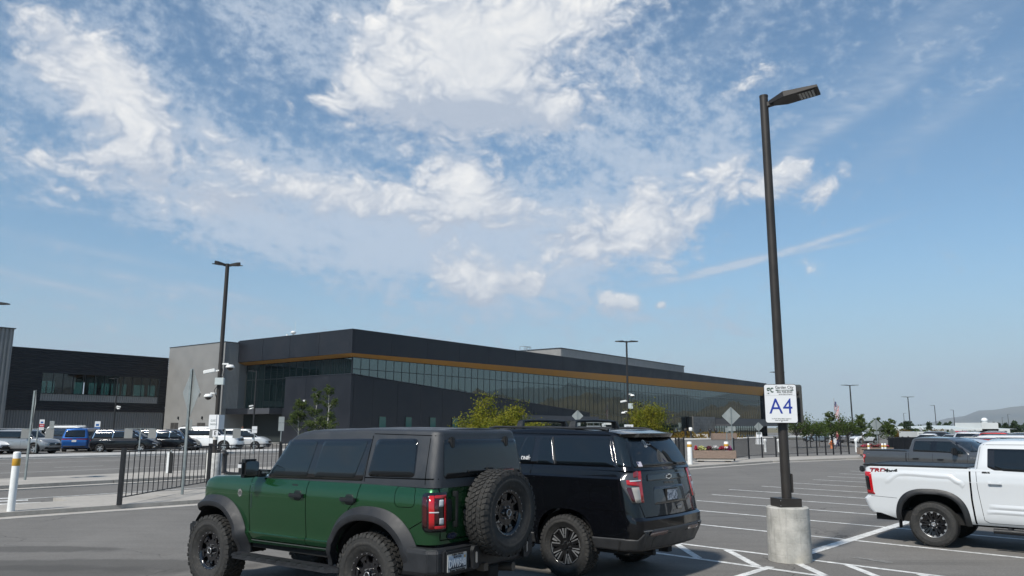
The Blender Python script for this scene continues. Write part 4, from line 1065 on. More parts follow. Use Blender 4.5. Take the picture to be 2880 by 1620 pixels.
        mb.box(1.94, 2.04, sg * .86 - .0 if sg > 0 else sg * .98, sg * .98 if sg > 0 else sg * .86, 1.455, 1.50, b=.015); mb.box(1.95, 2.05, min(sg * .93, sg * 1.0), max(sg * .93, sg * 1.0), 1.46, 1.55, b=.02)
        mr = mb.build('door_mirror', M_TRIM, T)
        mb = MB(); mb.M = Matrix.Translation((1.951, sg * 1.075, 1.595)); mb.prism([(p[0], p[1]) for p in rpoly([(-.1, -.1), (.1, -.1), (.1, .1), (-.1, .1)], .04)], 0, .004)
        mb.v = []; mb.f = []; mb.sm = []; mb.M = Matrix.Identity(4)
        pl = rpoly([(-.098, -.11), (.098, -.11), (.098, .095), (-.098, .095)], .045); mb.add([(1.976, sg * 1.07 + a, (1.572 if sg > 0 else 1.45) + c * (.88 if sg > 0 else .3)) for a, c in pl], [tuple(range(len(pl)))]); mb.build('mirror_glass', mat('mirror_glass', (.62, .66, .70), .04, 1.0), mr)
        mb = MB(); mb.box(2.02, 2.09 if sg > 0 else 2.03, sg * 1.205 - .004, sg * 1.205 + .004, 1.575, 1.62); mb.build('indicator', M_WLENS, mr)
        # step
        mb = MB(); L = [(2.36, .99), (2.24, 1.10), (.52, 1.10), (.40, 1.0), (.40, .90), (2.36, .90)]
        mb.prism([(a, sg * c) for a, c in L], .455, .505); st = mb.build('running_board', M_TRIMG, T, bevel=.008)
        mb = MB()
        for k in range(9): mb.box(.62 + .19 * k, .74 + .19 * k, min(sg * 1.03, sg * 1.105), max(sg * 1.03, sg * 1.105), .480, .510, b=.006)
        mb.build('step_tread', M_TRIM, st)['kind'] = 'stuff'
        mb = MB(); seam(b, [(2.17, 1.37), (2.17, 1.28), (2.17, 1.06)], 0, 0, 0, .03, eps=.001, mb=mb); mb.build('stripe_decal', mat('decal_dark_green', (.006, .022, .016), .3, coat=.5), T)
        # fender badge
        mb = MB(); y0 = body.side_y(2.42, 1.24) + .004; cx, cz = 2.42, 1.235
        out_ = [(.045 * math.cos(t) * (1.05 if k % 2 else .92), .05 * math.sin(t) * (1.05 if k % 2 else .95)) for k, t in [(k, math.pi * 2 * k / 12 + .26) for k in range(12)]]
        mb.add([(cx + a, sg * y0, cz + c) for a, c in out_], [tuple(range(12))]); bd = mb.build('badge', M_CHROME, T)
        mb = MB()
        for dz, wd in ((.016, .022), (0, .034), (-.016, .030)): mb.box(cx - wd, cx + wd, min(sg * (y0 + .001), sg * (y0 + .003)), max(sg * (y0 + .001), sg * (y0 + .003)), cz + dz - .005, cz + dz + .004)
        mb.build('badge_detail', M_BLACK, bd)
    # key-button square on the front door
    mb = MB(); mb.box(1.30, 1.40, body.side_y(1.35, 1.38) - .002, body.side_y(1.35, 1.38) + .003, 1.372, 1.388); mb.build('keypad', M_TRIM, T)
    # rear glass, its hinges, brake lamp
    rs = rear_surf(top)
    patch(rs, rpoly([(-.735, 1.535), (.735, 1.535), (.69, 1.955), (-.69, 1.955)], .05), 'rear_window', M_GLASS, T, eps=.006)
    for y in (.56, -.46):
        mb = MB(); x0 = top.end_x(y, 1.93); mb.box(x0 - .035, x0 + .02, y - .028, y + .028, 1.865, 1.985, b=.012); mb.build('glass_hinge', M_TRIM, T)
    mb = MB(); xg = top.end_x(-.1, 1.7)
    mb.cyl((xg - .02, -.05, 1.60), (xg - .02, .33, 1.60), .012, n=6); mb.box(xg - .05, xg, -.12, .0, 1.58, 1.63, b=.01); mb.build('rear_wiper', M_TRIM, T)
    mb = MB(); mb.box(-1.16, -.93, -.16, -.06, 1.56, 1.60, b=.01); mb.box(-1.19, -1.08, -.21, .0, 1.585, 1.625, b=.012); bl = mb.build('brake_lamp_arm', M_TRIM, T)
    mb = MB(); mb.box(-1.20, -1.185, -.195, -.015, 1.592, 1.618, b=.004); mb.build('brake_lamp_lens', mat('red_lens_dull', (.18, .01, .012), .2, coat=.5), bl)
    # tailgate and body rear
    rb = rear_surf(body); mb = MB()
    for ln in ([(.795, 1.50), (.80, .90)], [(-.795, 1.50), (-.80, .90)], [(-.80, .895), (.80, .895)]): seam(rb, ln, 0, 0, 0, .010, mb=mb)
    seam(rb, [(-.86, 1.505), (.86, 1.505)], 0, 0, 0, .018, eps=.004, mb=mb); mb.build('tailgate_seam', M_SEAM, T)
    mb = MB(); x0 = body.end_x(.6, 1.2); mb.box(x0 - .055, x0 - .03, .57, .61, 1.02, 1.40, b=.010); mb.box(x0 - .05, x0 + .01, .57, .61, 1.34, 1.40, b=.008); mb.box(x0 - .05, x0 + .01, .57, .61, 1.02, 1.08, b=.008); mb.build('tailgate_handle', M_TRIM, T)
    patch(rb, rpoly([(.62, 1.08), (.70, 1.08), (.70, 1.32), (.62, 1.32)], .03), 'handle_recess', M_BLACK, T, eps=.002, rim=.003)
    # round-cornered oval name badge
    def oval(rx, rz, e): return [(rx * math.cos(t), rz * math.sin(t)) for t in [math.pi * 2 * k / 28 for k in range(28)]]
    x0 = body.end_x(.58, .95); yb, zb_ = .62, .93
    mb = MB(); mb.add([(x0 - .004, yb + a, zb_ + c) for a, c in oval(.085, .036, 0)], [tuple(range(28))]); ob = mb.build('oval_badge', M_CHROME, T)
    mb = MB(); mb.add([(x0 - .006, yb + a, zb_ + c) for a, c in oval(.078, .030, 0)], [tuple(range(28))]); mb.build('badge_field', mat('badge_blue', (.006, .012, .05), .2, coat=.8), ob)
    TXR = lambda x, y, z: Matrix.Translation((x, y, z)) @ Matrix(((0, 0, -1, 0), (-1, 0, 0, 0), (0, 1, 0, 0), (0, 0, 0, 1)))    # lettering read from behind
    mb = MB(); mb.text('Ford', .052, TXR(x0 - .008, yb, zb_), shear=.3, th=.0008); mb.build('badge_lettering', M_CHROME, ob)
    # tail lamps
    for sg in (1, -1):
        def ls(u, v, e):       # wraps from the rear face to the side: u runs from the rear inward edge outwards
            if u < .80: return (body.end_x(u, v) - e, sg * u, v)
            x = u - .80; xx = body.end_x(.8, v)
            return (body.end_x(min(u, .905), v) - e, sg * (min(u, .905)), v) if u <= .905 else (xx + (u - .80), sg * (body.side_y(xx + (u - .80), v) + e), v)
        def outer(a, z, e):    # a: distance round the corner
            th = min(1.0, max(0, (a - .02) / .16)) * math.pi / 2; h = body.hw(-.8, z); xe = body.xr(z) + body.br * .75
            if a <= .02: return (xe - e, sg * (h - .12 + (a - .02)), z)
            if a <= .18: return (xe + .13 * (1 - math.cos(th)) - e * math.cos(th), sg * (h - .12 + .12 * math.sin(th) + e * math.sin(th)), z)
            return (xe + .13 + (a - .18), sg * (body.side_y(xe + .13 + (a - .18), z) + e), z)
        hs = patch(outer, rpoly([(-.045, .985), (.17, .985), (.205, 1.03), (.205, 1.36), (.17, 1.395), (-.045, 1.395)], .03), 'tail_lamp', M_GBLK, T, eps=.022, rim=.03, nu=26)
        for nm, mt, pl in (('red_lens', M_RED, [(.095, 1.02), (.135, 1.02), (.135, 1.365), (.095, 1.365)]), ('red_lens', M_RED, [(-.025, 1.335), (.0935, 1.335), (.0935, 1.368), (-.025, 1.368)]), ('red_lens', M_RED, [(-.025, 1.02), (.0935, 1.02), (.0935, 1.05), (-.025, 1.05)]),
                           ('red_lens', M_RED, [(-.028, 1.052), (-.002, 1.052), (-.002, 1.333), (-.028, 1.333)]),
                           ('side_lens', M_REDD, [(.150, 1.03), (.188, 1.03), (.188, 1.35), (.150, 1.35)]), ('white_lens', M_WLENS, [(.012, 1.25), (.055, 1.25), (.055, 1.32), (.012, 1.32)]), ('white_lens', M_WLENS, [(.012, 1.065), (.055, 1.065), (.055, 1.13), (.012, 1.13)]),
                           ('bar_lens', M_REDD, [(.062, 1.06), (.0925, 1.06), (.0925, 1.325), (.062, 1.325)]), ('white_bar', M_WLENS, [(.06, 1.185), (.134, 1.185), (.134, 1.198), (.06, 1.198)])):
            patch(outer, rpoly(pl, .008, 2), nm, mt, hs, eps=.027 if nm != 'white_bar' else .029, rim=.004, nu=10, nv=4)
    # bumpers
    mb = MB()
    P = [(-.58, .985), (-.90, .975), (-.985, .90), (-1.03, .70), (-1.03, .0)]
    zt_, zb_2 = .905, .66
    ring_ = lambda z, d: [(x + d, y - d * .5) for x, y in P]
    rows = [[(x, y, z) for x, y in ring_(z, d)] for z, d in ((.51, .10), (.54, .04), (.58, .0), (.77, .0), (.805, .015), (.82, .05), (.82, .30))]
    for rr_ in (rows,):
        mb.grid(rr_, smooth=False); mb.grid([[(x, -y, z) for x, y, z in r] for r in rr_], smooth=False, flip=True)
    mb.grid([[(P[i][0] + .1, P[i][1], .51), (P[i][0] + .1, -P[i][1], .51)] for i in range(len(P))], smooth=False)
    bp = mb.build('rear_bumper', M_TRIMG, T, weld=True, bevel=.01)
    mb = MB(); mb.box(-1.05, -.98, -.52, .84, .565, .81, b=.02); mb.build('bumper_centre', M_TRIM, bp)
    mb = MB(); mb.lathe([(.012, 0), (.02, .002), (.024, 0)], 16, axis='X')
    for i in range(len(mb.v)): mb.v[i] = (mb.v[i][0] - 1.02, mb.v[i][1] + .90, mb.v[i][2] + .70)
    mb.build('parking_sensor', M_TRIM, bp)
    for y in (.38, -.60):
        mb = MB(); mb.prism(rpoly([(y - .05, .57), (y + .05, .57), (y + .05, .77), (y + .02, .81), (y - .05, .81)], .015), 0, .05)
        mb.v = [(-1.045 - c, a, b_) for a, b_, c in mb.v]; hk = mb.build('tow_hook_frame', M_TRIM, T)
        mb = MB(); mb.box(-1.115, -1.092, y - .014, y + .014, .63, .75, b=.008); mb.build('tow_hook', mat('steel_hook', (.42, .42, .42), .35, .8), hk)
    mb = MB(); mb.box(-1.02, -.7, -.075, .075, .42, .54); mb.box(-1.06, -1.02, -.09, .09, .41, .55, b=.01); mb.build('hitch_receiver', M_UNDER, T)
    mb = MB(); mb.cyl((-.75, -.25, .48), (-1.12, -.3, .50), .05, n=12); mb.box(-1.1, -1.0, .16, .24, .52, .60); mb.build('exhaust', mat('exhaust_steel', (.10, .09, .08), .5, .7), T)
    mb = MB(); mb.box(3.36, 3.52, -.80, .80, .66, .84, b=.03); mb.box(3.34, 3.50, .62, .92, .66, .80, b=.03); mb.box(3.34, 3.50, -.92, -.62, .66, .80, b=.03); mb.box(3.42, 3.50, .80, .91, .58, .80, b=.025); mb.build('front_bumper', M_TRIM, T)
    mb = MB(); xf_ = 3.40; mb.box(xf_ - .02, xf_ + .03, -.66, .66, 1.05, 1.30, b=.02); mb.build('grille', M_GBLK, T)
    for sg in (1, -1):
        mb = MB(); mb.cyl((3.36, sg * .62, 1.17), (3.44, sg * .62, 1.17), .10, n=24); mb.build('headlamp', M_HEAD, T)
    mb = MB(); mb.box(3.0, 3.34, -.05, .05, 1.43, 1.47, b=.01); mb.build('hood_latch', M_TRIM, T)
    ws = front_surf(top); patch(ws, rpoly([(-.74, 1.50), (.74, 1.50), (.67, 1.93), (-.67, 1.93)], .04), 'windscreen', M_GLASS2, T, eps=.005)
    mb = MB()
    for xx in (.20, .98):
        rows = []; 
        for j in range(15):
            y = -.60 + 1.20 * j / 14; z = top.zt(xx) + .022 * (1 - (y / .67) ** 2) + .0035; rows.append([(xx - .004, y, z), (xx + .004, y, z)])
        mb.grid(rows)
    mb.build('roof_seam', M_SEAM, T)
    # wheels
    w0 = wheel(T, 0, .83, RT, 'bronco', RT, WT, RM, 1, .2)
    wheel(T, WB, .83, RT, 0, 0, 0, 0, 1, .55, w0); wheel(T, 0, -.83, RT, 0, 0, 0, 0, -1, .9, w0); wheel(T, WB, -.83, RT, 0, 0, 0, 0, -1, .1, w0)
    sp = wheel(T, -1.14, -.02, 1.135, 0, 0, 0, 0, 1, 0, w0, axis_x=True); sp.name = 'spare_wheel'; sp.rotation_euler = (0, 0, math.pi / 2 - R(3)); sp.scale = (1.04, 1.0, 1.04)
    mb = MB(); mb.box(-1.1, -.93, -.24, .04, 1.0, 1.28, b=.02); mb.build('spare_carrier', M_TRIM, T)
    # plate, read from behind
    px, py, pz = -1.06, .66, .672
    mb = MB(); mb.box(px, px + .012, py - .165, py + .165, pz - .092, pz + .092, b=.006); pf = mb.build('plate_frame', mat('plate_frame_grey', (.42, .42, .40), .5), T)
    m = bpy.data.materials.new('mountain_plate'); m.use_nodes = True; t = NT(m.node_tree); b = t.n['Principled BSDF']; co = t.new('ShaderNodeTexCoord').outputs['Object']
    z = t.new('ShaderNodeSeparateXYZ', inp={0: co}).outputs[2]; nn = t.noise(t.mapp(co, scale=(0, 14, 9)), 1.5, 8, .7)
    peak = t.mr(t.m('ADD', t.m('MULTIPLY', t.m('SUBTRACT', z, pz - .03), 9.0), t.m('MULTIPLY', t.m('SUBTRACT', nn, .5), 2.4)), -.1, .5)
    t.l.new(t.mix(peak, (.02, .03, .05), (.35, .42, .50)), b.inputs['Base Color']); b.inputs['Roughness'].default_value = .35
    mb = MB(); mb.box(px - .003, px, py - .148, py + .148, pz - .062, pz + .072); mb.build('licence_plate', m, pf)
    mb = MB(); mb.text('DWR948', .112, TXR(px - .004, py, pz - .012), .66, .0006, .002); mb.build('plate_number', M_WHITE, pf)
    mb = MB(); mb.text('THINK YOUNG', .030, TXR(px - .004, py, pz + .080), .92, .0006, .0012); mb.text('MONTANA', .028, TXR(px - .004, py, pz + .055), .95, .0006, .001); mb.text('Young Automotive', .036, TXR(px - .004, py, pz - .077), .92, .0006, .0014); mb.build('plate_lettering', M_BLACK, pf)
    mb = MB(); mb.box(px - .0045, px - .003, py - .135, py - .110, pz + .035, pz + .062); mb.build('plate_sticker', mat('tan_sticker', (.45, .30, .10), .5), pf)
    return T
make_offroader()

TXR = lambda x, y, z: Matrix.Translation((x, y, z)) @ Matrix(((0, 0, -1, 0), (-1, 0, 0, 0), (0, 1, 0, 0), (0, 0, 0, 1)))   # read from behind the car
TXF = lambda x, y, z: Matrix.Translation((x, y, z)) @ Matrix(((0, 0, 1, 0), (1, 0, 0, 0), (0, 1, 0, 0), (0, 0, 0, 1)))      # read from ahead
def TXS(x, y, z, sg): return Matrix.Translation((x, y, z)) @ (Matrix(((-1, 0, 0, 0), (0, 0, 1, 0), (0, 1, 0, 0), (0, 0, 0, 1))) if sg > 0 else Matrix(((1, 0, 0, 0), (0, 0, -1, 0), (0, 1, 0, 0), (0, 0, 0, 1))))
def corner_surf(body, c0=.12):
    """surface that runs from the rear face round the corner on to the side; a = distance from where the corner starts"""
    def f(sg):
        def g(a, z, e):
            rx, ry = body.rr; h = body.hw(body.xr(z) + .2, z); xe = body.xr(z) + body.br * ((h - ry) / h) ** 2; L = (rx + ry) / 2 * 1.5
            if a <= 0: return (body.end_x(h - ry + a, z) - e, sg * (h - ry + a), z)
            if a <= L: th = a / L * math.pi / 2; return (xe + rx * (1 - math.cos(th)) - e * math.cos(th), sg * (h - ry + ry * math.sin(th) + e * math.sin(th)), z)
            x = xe + rx + a - L; return (x, sg * (body.side_y(x, z) + e), z)
        return g
    return f
def make_estate():
    s_ = .99
    T = empty('large_suv', (1.396 * s_, 12.321 * s_, 0), az2rz(-50.7), 'long glossy black sport utility car with roof rails and black-and-silver wheels', 'car', sc=s_)
    K = paint('black_paint', (.0028, .0032, .0045), .0, .25); RT, WT, RM, WB = .437, .30, .280, 3.407
    ar = [(0, .44, .50, .52, 2.6), (WB, .44, .50, .52, 2.6)]
    body = Shell(xr=lut([(.42, -1.18), (.70, -1.30), (.86, -1.30), (.90, -1.245), (1.10, -1.21), (1.53, -1.13)]), xf=lut([(.4, 4.25), (.9, 4.33), (1.25, 4.28), (1.4, 4.18)]),
                 w=lut([(.42, .93), (.60, .985), (.70, .995), (.95, 1.0), (1.10, .995), (1.30, .985), (1.405, .985), (1.435, .955), (1.53, .935)]),
                 zb=arch_fn(ar, lut([(-1.3, .45), (-.5, .44), (.6, .42), (4, .42)])), zt=lut([(-2, 1.555), (2.3, 1.55), (2.6, 1.50), (3.6, 1.42), (4.3, 1.34)]),
                 zl=[.42, .47, .52, .57, .60, .605, .65, .7, .75, .8, .86, .90, .95, 1.0, 1.05, 1.1, 1.15, 1.2, 1.25, 1.3, 1.34, 1.37, 1.40, 1.405, 1.42, 1.435, 1.45, 1.47, 1.49, 1.50, 1.52, 1.54, 1.555],
                 xs=stations(-1.05, 4.0, ar, .1), rr=(.24, .16), rf=(.3, .25), bow_r=.09, bow_f=.12, rnd=.05, crown=.02, plan=lut([(-1.3, .975), (0, 1), (2.8, 1), (4.3, .94)], True))
    body.mesh().build('body', K, T, weld=True, autos=.5)
    top = Shell(xr=lut([(1.52, -1.135), (1.80, -1.00), (2.0, -.88), (2.08, -.80)]), xf=lut([(1.5, 2.75), (1.95, 2.05), (2.1, 1.8)]), w=lut([(1.52, .932), (1.6, .905), (1.98, .765), (2.06, .735)]),
                zb=1.52, zt=lut([(-1.2, 2.03), (-.6, 2.065), (.6, 2.10), (1.6, 2.08), (2.0, 2.04)], True), zl=[1.52, 1.55, 1.62, 1.7, 1.78, 1.86, 1.93, 1.97, 1.99, 2.01, 2.03, 2.045, 2.06, 2.075, 2.09, 2.10],
                xs=frange(-.75, 2.3, 44), rr=(.16, .13), rf=(.12, .14), bow_r=.07, bow_f=.14, rnd=.07, crown=.025)
    top.mesh().build('roof', K, T, weld=True, autos=.6)
    mb = MB(); mb.box(-1.0, 3.9, -.88, .88, .40, .6); mb.build('underbody', M_UNDER, T)
    mb = MB(); mb.cyl((0, -.75, RT), (0, .75, RT), .06, n=10); mb.box(-.95, -.2, -.45, .5, .36, .5, b=.05); mb.cyl((-.3, .4, .38), (-1.15, .45, .40), .04, n=10); mb.box(-1.15, -1.0, -.06, .06, .36, .46); mb.build('rear_axle', M_UNDER, T)
    for sg in (1, -1):
        for cx in (0, WB): arch_liner(T, cx, .505, sg * .55, sg * .95, .44)
    CL = mat('lower_cladding', (.028, .029, .031), .5, var=.1, vscale=5, bump=.2, bscale=240)
    cs = corner_surf(body)
    for sg in (1, -1):
        s, b = side_surf(top, sg), side_surf(body, sg)
        # one long dark glasshouse with its pillars
        patch(s, rpoly([(-.86, 1.565), (2.62, 1.56), (2.05, 1.985), (-.70, 1.985)], .05), 'window_surround', M_GBLK, T, eps=.003)
        patch(s, rpoly([(-.80, 1.585), (.205, 1.58), (.335, 1.965), (-.66, 1.962)], .05), 'rear_side_window', M_GLASS, T, eps=.007)
        patch(s, rpoly([(.245, 1.58), (.56, 1.58), (.58, 1.965), (.375, 1.965)], .03), 'side_window', M_GLASS, T, eps=.006)
        patch(s, rpoly([(.68, 1.59), (.98, 1.59), (.86, 1.97), (.68, 1.97)], .03), 'side_window', M_GLASS, T, eps=.006)
        patch(s, rpoly([(1.0, 1.59), (1.55, 1.59), (1.52, 1.97), (.89, 1.97)], .03), 'side_window', M_GLASS, T, eps=.006)
        patch(s, rpoly([(1.64, 1.59), (2.5, 1.58), (2.02, 1.96), (1.6, 1.97)], .03), 'side_window', M_GLASS2, T, eps=.006)
        mb = MB(); seam(s, [(.22, 1.585), (.355, 1.97)], 0, 0, 0, .022, eps=.010, mb=mb); mb.build('window_bar', M_TRIMG, T)
        mb = MB()
        seam(b, [(.64, 1.54), (.66, 1.3), (.60, 1.1), (.52, .9)], 0, 0, 0, .008, mb=mb); seam(b, [(1.62, 1.54), (1.64, .55)], 0, 0, 0, .008, mb=mb); seam(b, [(2.7, 1.5), (2.62, .55)], 0, 0, 0, .008, mb=mb)
        seam(s, [(.63, 1.53), (.65, 2.02), (1.95, 2.03)], 0, 0, 0, .008, mb=mb); seam(s, [(-.66, 2.005), (.62, 2.015)], 0, 0, 0, .012, mb=mb)
        seam(b, rpoly([(-.82, 1.06), (-.44, 1.06), (-.44, 1.30), (-.80, 1.30)], .09), 0, 0, 0, .007, mb=mb, close=True)
        seam(b, [(-1.0, .98), (-.3, .985)], 0, 0, 0, .006, mb=mb)
        mb.build('panel_seam', M_SEAM, T)
        # quarter glass wrapped over the rear pillar
        def pil(u, v, e, sg=sg): x = u; return (x, sg * (top.side_y(x, v) + e), v)
        patch(pil, rpoly([(-1.04, 1.575), (-.87, 1.575), (-.72, 1.985), (-.86, 1.985)], .015), 'pillar_glass', M_GLASS2, T, eps=.006)
        # arch lip and cladding
        patch(b, [(-.99, .455), (-.49, .455), (-.46, .61), (-.99, .62)], 'lower_cladding', CL, T, eps=.010)
        patch(b, [(.56, .43), (2.86, .43), (2.86, .58), (.56, .58)], 'lower_cladding', CL, T, eps=.010)
        mb = MB(); mb.box(.6, 2.85, sg * .96 - .07, sg * .96 + .07, .36, .42, b=.02); mb.build('running_board', M_TRIM, T)
        for hx in (1.78, .80):
            mb = MB(); y0 = body.side_y(hx, 1.3); mb.box(hx - .11, hx + .11, sg * (y0 + .03) - .013, sg * (y0 + .03) + .013, 1.285, 1.325, b=.010); mb.box(hx - .1, hx - .06, sg * y0 - .01, sg * y0 + .03, 1.29, 1.32); mb.box(hx + .06, hx + .1, sg * y0 - .01, sg * y0 + .03, 1.29, 1.32); mb.build('door_handle', K, T)
        mb = MB(); mb.M = Matrix.Translation((2.45, sg * 1.13, 1.60)); mb.box(-.07, .08, -.13, .13, -.10, .11, b=.04); mb.M = Matrix.Identity(4); mb.box(2.38, 2.48, min(sg * .9, sg * 1.04), max(sg * .9, sg * 1.04), 1.54, 1.60, b=.02); mb.build('door_mirror', K, T)
        # roof rail
        mb = MB(); yr = sg * .64; zr = lambda x: top.zt(x) + .012
        pts = [(-.55, zr(-.55)), (-.40, zr(-.40) + .02), (1.6, zr(1.4) + .02), (1.75, zr(1.6))]
        mb.tube([(x, yr, z) for x, z in pts], .022, 10)
        mb.build('roof_rail', M_TRIM, T)
        # tail lamp
        o = cs(sg)
        hs = patch(o, rpoly([(-.085, 1.09), (.14, 1.09), (.235, 1.32), (.235, 1.45), (.14, 1.535), (-.085, 1.535)], .02), 'tail_lamp', mat('lamp_bezel', (.05, .052, .055), .15, coat=.8), T, eps=.012, rim=.03, nu=26)
        for nm, mt, pl in (('red_lens', M_RED, [(-.078, 1.10), (-.02, 1.10), (-.02, 1.525), (-.078, 1.525)]), ('red_lens', M_RED, [(-.018, 1.31), (.17, 1.335), (.17, 1.40), (-.018, 1.385)]),
                           ('clear_lens', mat('smoked_clear_lens', (.33, .31, .28), .12, coat=.8), [(-.017, 1.10), (.09, 1.10), (.12, 1.30), (-.017, 1.305)]), ('side_red_lens', M_REDD, [(.098, 1.115), (.135, 1.115), (.19, 1.30), (.128, 1.30)]),
                           ('upper_red_lens', mat('pink_lens', (.20, .02, .024), .12, coat=.8), [(-.017, 1.43), (.09, 1.43), (.075, 1.52), (-.017, 1.52)]), ('white_bar', M_WLENS, [(-.075, 1.383), (.13, 1.378), (.13, 1.395), (-.075, 1.40)])):
            patch(o, rpoly(pl, .008, 2), nm, mt, hs, eps=.017 if nm != 'white_bar' else .020, rim=.005, nu=10, nv=4)
        # bumper vent and reflector
        patch(o, rpoly([(-.50, .705), (-.10, .700), (-.08, .660), (-.16, .64), (-.50, .655)][::1], .01, 2), 'reflector', M_REDD, T, eps=.012, rim=.01)
        mb = MB()
        for k in range(5):
            z = .61 + .022 * k; p = [o(-.10 + .03 * k - .04, z, .004), o(-.02 + .02 * k, z, .004)]; mb.tube(p, .006, 5)
        mb.build('bumper_vent', M_GBLK, T)['kind'] = 'stuff'
        lip_ = patch(o, rpoly([(-.13, .735), (.06, .735), (.07, .720), (-.12, .720)], .004, 2), 'bumper_trim', mat('dull_chrome', (.35, .36, .37), .25, .9), T, eps=.014, rim=.01)
    mb = MB(); mb.text('ONE', .085, TXS(.80, top.side_y(.80, 1.645) + .012, 1.645, 1), .85, .0006, .0015); mb.box(.715, .721, top.side_y(.72, 1.64) + .008, top.side_y(.72, 1.64) + .012, 1.60, 1.70); mb.box(.695, .741, top.side_y(.72, 1.66) + .008, top.side_y(.72, 1.66) + .012, 1.655, 1.661)
    mb.build('window_lettering', M_WHITE, T)
    for x in (1.12, .10):
        mb = MB(); zq = top.zt(x) + .115; mb.tube([(x, .60 - 1.2 * k / 8, zq + .018 * (1 - ((k - 4) / 4) ** 2)) for k in range(9)], .024, 10)
        for sg in (1, -1): mb.add([(x - .07, sg * .66, zq - .12), (x + .07, sg * .66, zq - .12), (x + .045, sg * .60, zq + .012), (x - .045, sg * .60, zq + .012), (x - .07, sg * .60, zq - .12), (x + .07, sg * .60, zq - .12), (x + .045, sg * .55, zq + .012), (x - .045, sg * .55, zq + .012)], [(0, 1, 2, 3), (7, 6, 5, 4), (0, 4, 5, 1), (3, 2, 6, 7), (0, 3, 7, 4), (1, 5, 6, 2)])
        mb.build('roof_crossbar', M_TRIM, T)
    # spoiler
    rs, rb = rear_surf(top), rear_surf(body)
    mb = MB(); A_, B_, C_ = [], [], []
    for j in range(21):
        y = -.73 + 1.46 * j / 20; k = 1 - (abs(y) / .73) ** 5; xa = top.end_x(y * .97, 2.02)
        A_.append((xa + .22, y * .97, top.zt(xa + .2) + .024 * (1 - (y / .73) ** 2))); B_.append((xa - .17 * (.45 + .55 * k), y, 2.022 + .012 * k)); C_.append((xa - .12 * (.4 + .6 * k), y, 1.975)); 
    D_ = [(top.end_x(p[1] * .97, 1.98) + .01, p[1] * .97, 1.97) for p in A_]
    mb.grid([A_, B_, C_, D_]); mb.add([A_[0], B_[0], C_[0], D_[0]], [(0, 1, 2, 3)]); mb.add([A_[-1], B_[-1], C_[-1], D_[-1]], [(0, 1, 2, 3)]); mb.build('roof_spoiler', K, T, autos=.5)
    patch(rs, rpoly([(-.80, 1.56), (.80, 1.56), (.70, 1.97), (-.70, 1.97)], .05), 'rear_window', M_GLASS, T, eps=.006)
    # rear-window stickers
    xs_ = lambda y, z: top.end_x(y, z) - .008
    mb = MB(); q = [(.70, 1.575), (.60, 1.575), (.60, 1.64), (.70, 1.64)]; mb.add([(xs_(y, z), y, z) for y, z in q], [(0, 1, 2, 3)]); st = mb.build('flag_sticker', mat('sticker_pale', (.60, .55, .60), .5), T)
    mb = MB(); q = [(.698, 1.610), (.662, 1.610), (.662, 1.638), (.698, 1.638)]; mb.add([(xs_(y, z) - .002, y, z) for y, z in q], [(0, 1, 2, 3)]); mb.build('flag_canton', mat('canton_blue', (.06, .07, .14), .5), st)
    mb = MB(); pts = [(.30 + .035 * math.cos(t) * 1.1 - .0, 1.885 + .05 * math.sin(t)) for t in [R(a) for a in range(20, 330, 20)]]
    mb.tube([(xs_(y, z), y, z) for y, z in pts], .004, 4); mb.tube([(xs_(.29, 1.93), .29, 1.93), (xs_(.315, 1.87), .315, 1.87), (xs_(.26, 1.84), .26, 1.84)], .004, 4)
    mb.text('Gaudin', .042, TXR(xs_(.21, 1.87), .20, 1.87), 1.0, .0005, .001); mb.build('window_emblem', M_WHITE, T)
    # tailgate
    mb = MB()
    for ln in ([(.83, 1.55), (.83, 1.10), (.76, .90)], [(-.83, 1.55), (-.83, 1.10), (-.76, .90)], [(-.76, .895), (.76, .895)]): seam(rb, ln, 0, 0, 0, .010, mb=mb)
    mb.build('tailgate_seam', M_SEAM, T)
    patch(rb, rpoly([(-.56, 1.375), (.56, 1.375), (.54, 1.46), (-.54, 1.46)], .02), 'tailgate_strip', M_GBLK, T, eps=.012, rim=.014)
    patch(rb, rpoly([(-.50, 1.05), (.50, 1.05), (.44, 1.29), (-.44, 1.29)], .04), 'plate_recess', mat('recess_black', (.006, .007, .009), .2, coat=.6), T, eps=.002, rim=.004)
    x0 = body.end_x(0, 1.42) - .016
    mb = MB(); P = [(-.085, .018), (-.03, .018), (-.025, .034), (.04, .034), (.035, .018), (.085, .018), (.075, -.018), (.03, -.018), (.025, -.034), (-.04, -.034), (-.035, -.018), (-.095, -.018)]
    mb.add([(x0, -a, 1.418 + c) for a, c in P] + [(x0 - .005, -a, 1.418 + c) for a, c in P], [tuple(range(12)), tuple(range(12, 24))] + [(i, (i + 1) % 12, 12 + (i + 1) % 12, 12 + i) for i in range(12)]); em = mb.build('cross_emblem', M_CHROME, T)
    mb = MB(); mb.add([(x0 - .0065, -a * .82, 1.418 + c * .68) for a, c in P], [tuple(range(12))]); mb.build('emblem_fill', M_BLACK, em)
    mb = MB(); mb.text('SUBURBAN', .045, TXR(body.end_x(0, 1.335) - .004, 0, 1.335), 1.25, .001, .001); mb.build('tailgate_lettering', M_GBLK, T)
    xp = body.end_x(0, 1.16) - .012
    mb = MB(); mb.box(xp - .008, xp + .02, -.165, .165, 1.075, 1.255, b=.006); pf = mb.build('plate_frame', M_BLACK, T)
    pm_ = bpy.data.materials.new('patterned_plate'); pm_.use_nodes = True; t = NT(pm_.node_tree); co = t.new('ShaderNodeTexCoord').outputs['Object']
    t.l.new(t.mix(t.mr(t.noise(co, 26, 4, .7), .42, .56), (.55, .57, .60), (.10, .12, .16)), t.n['Principled BSDF'].inputs['Base Color'])
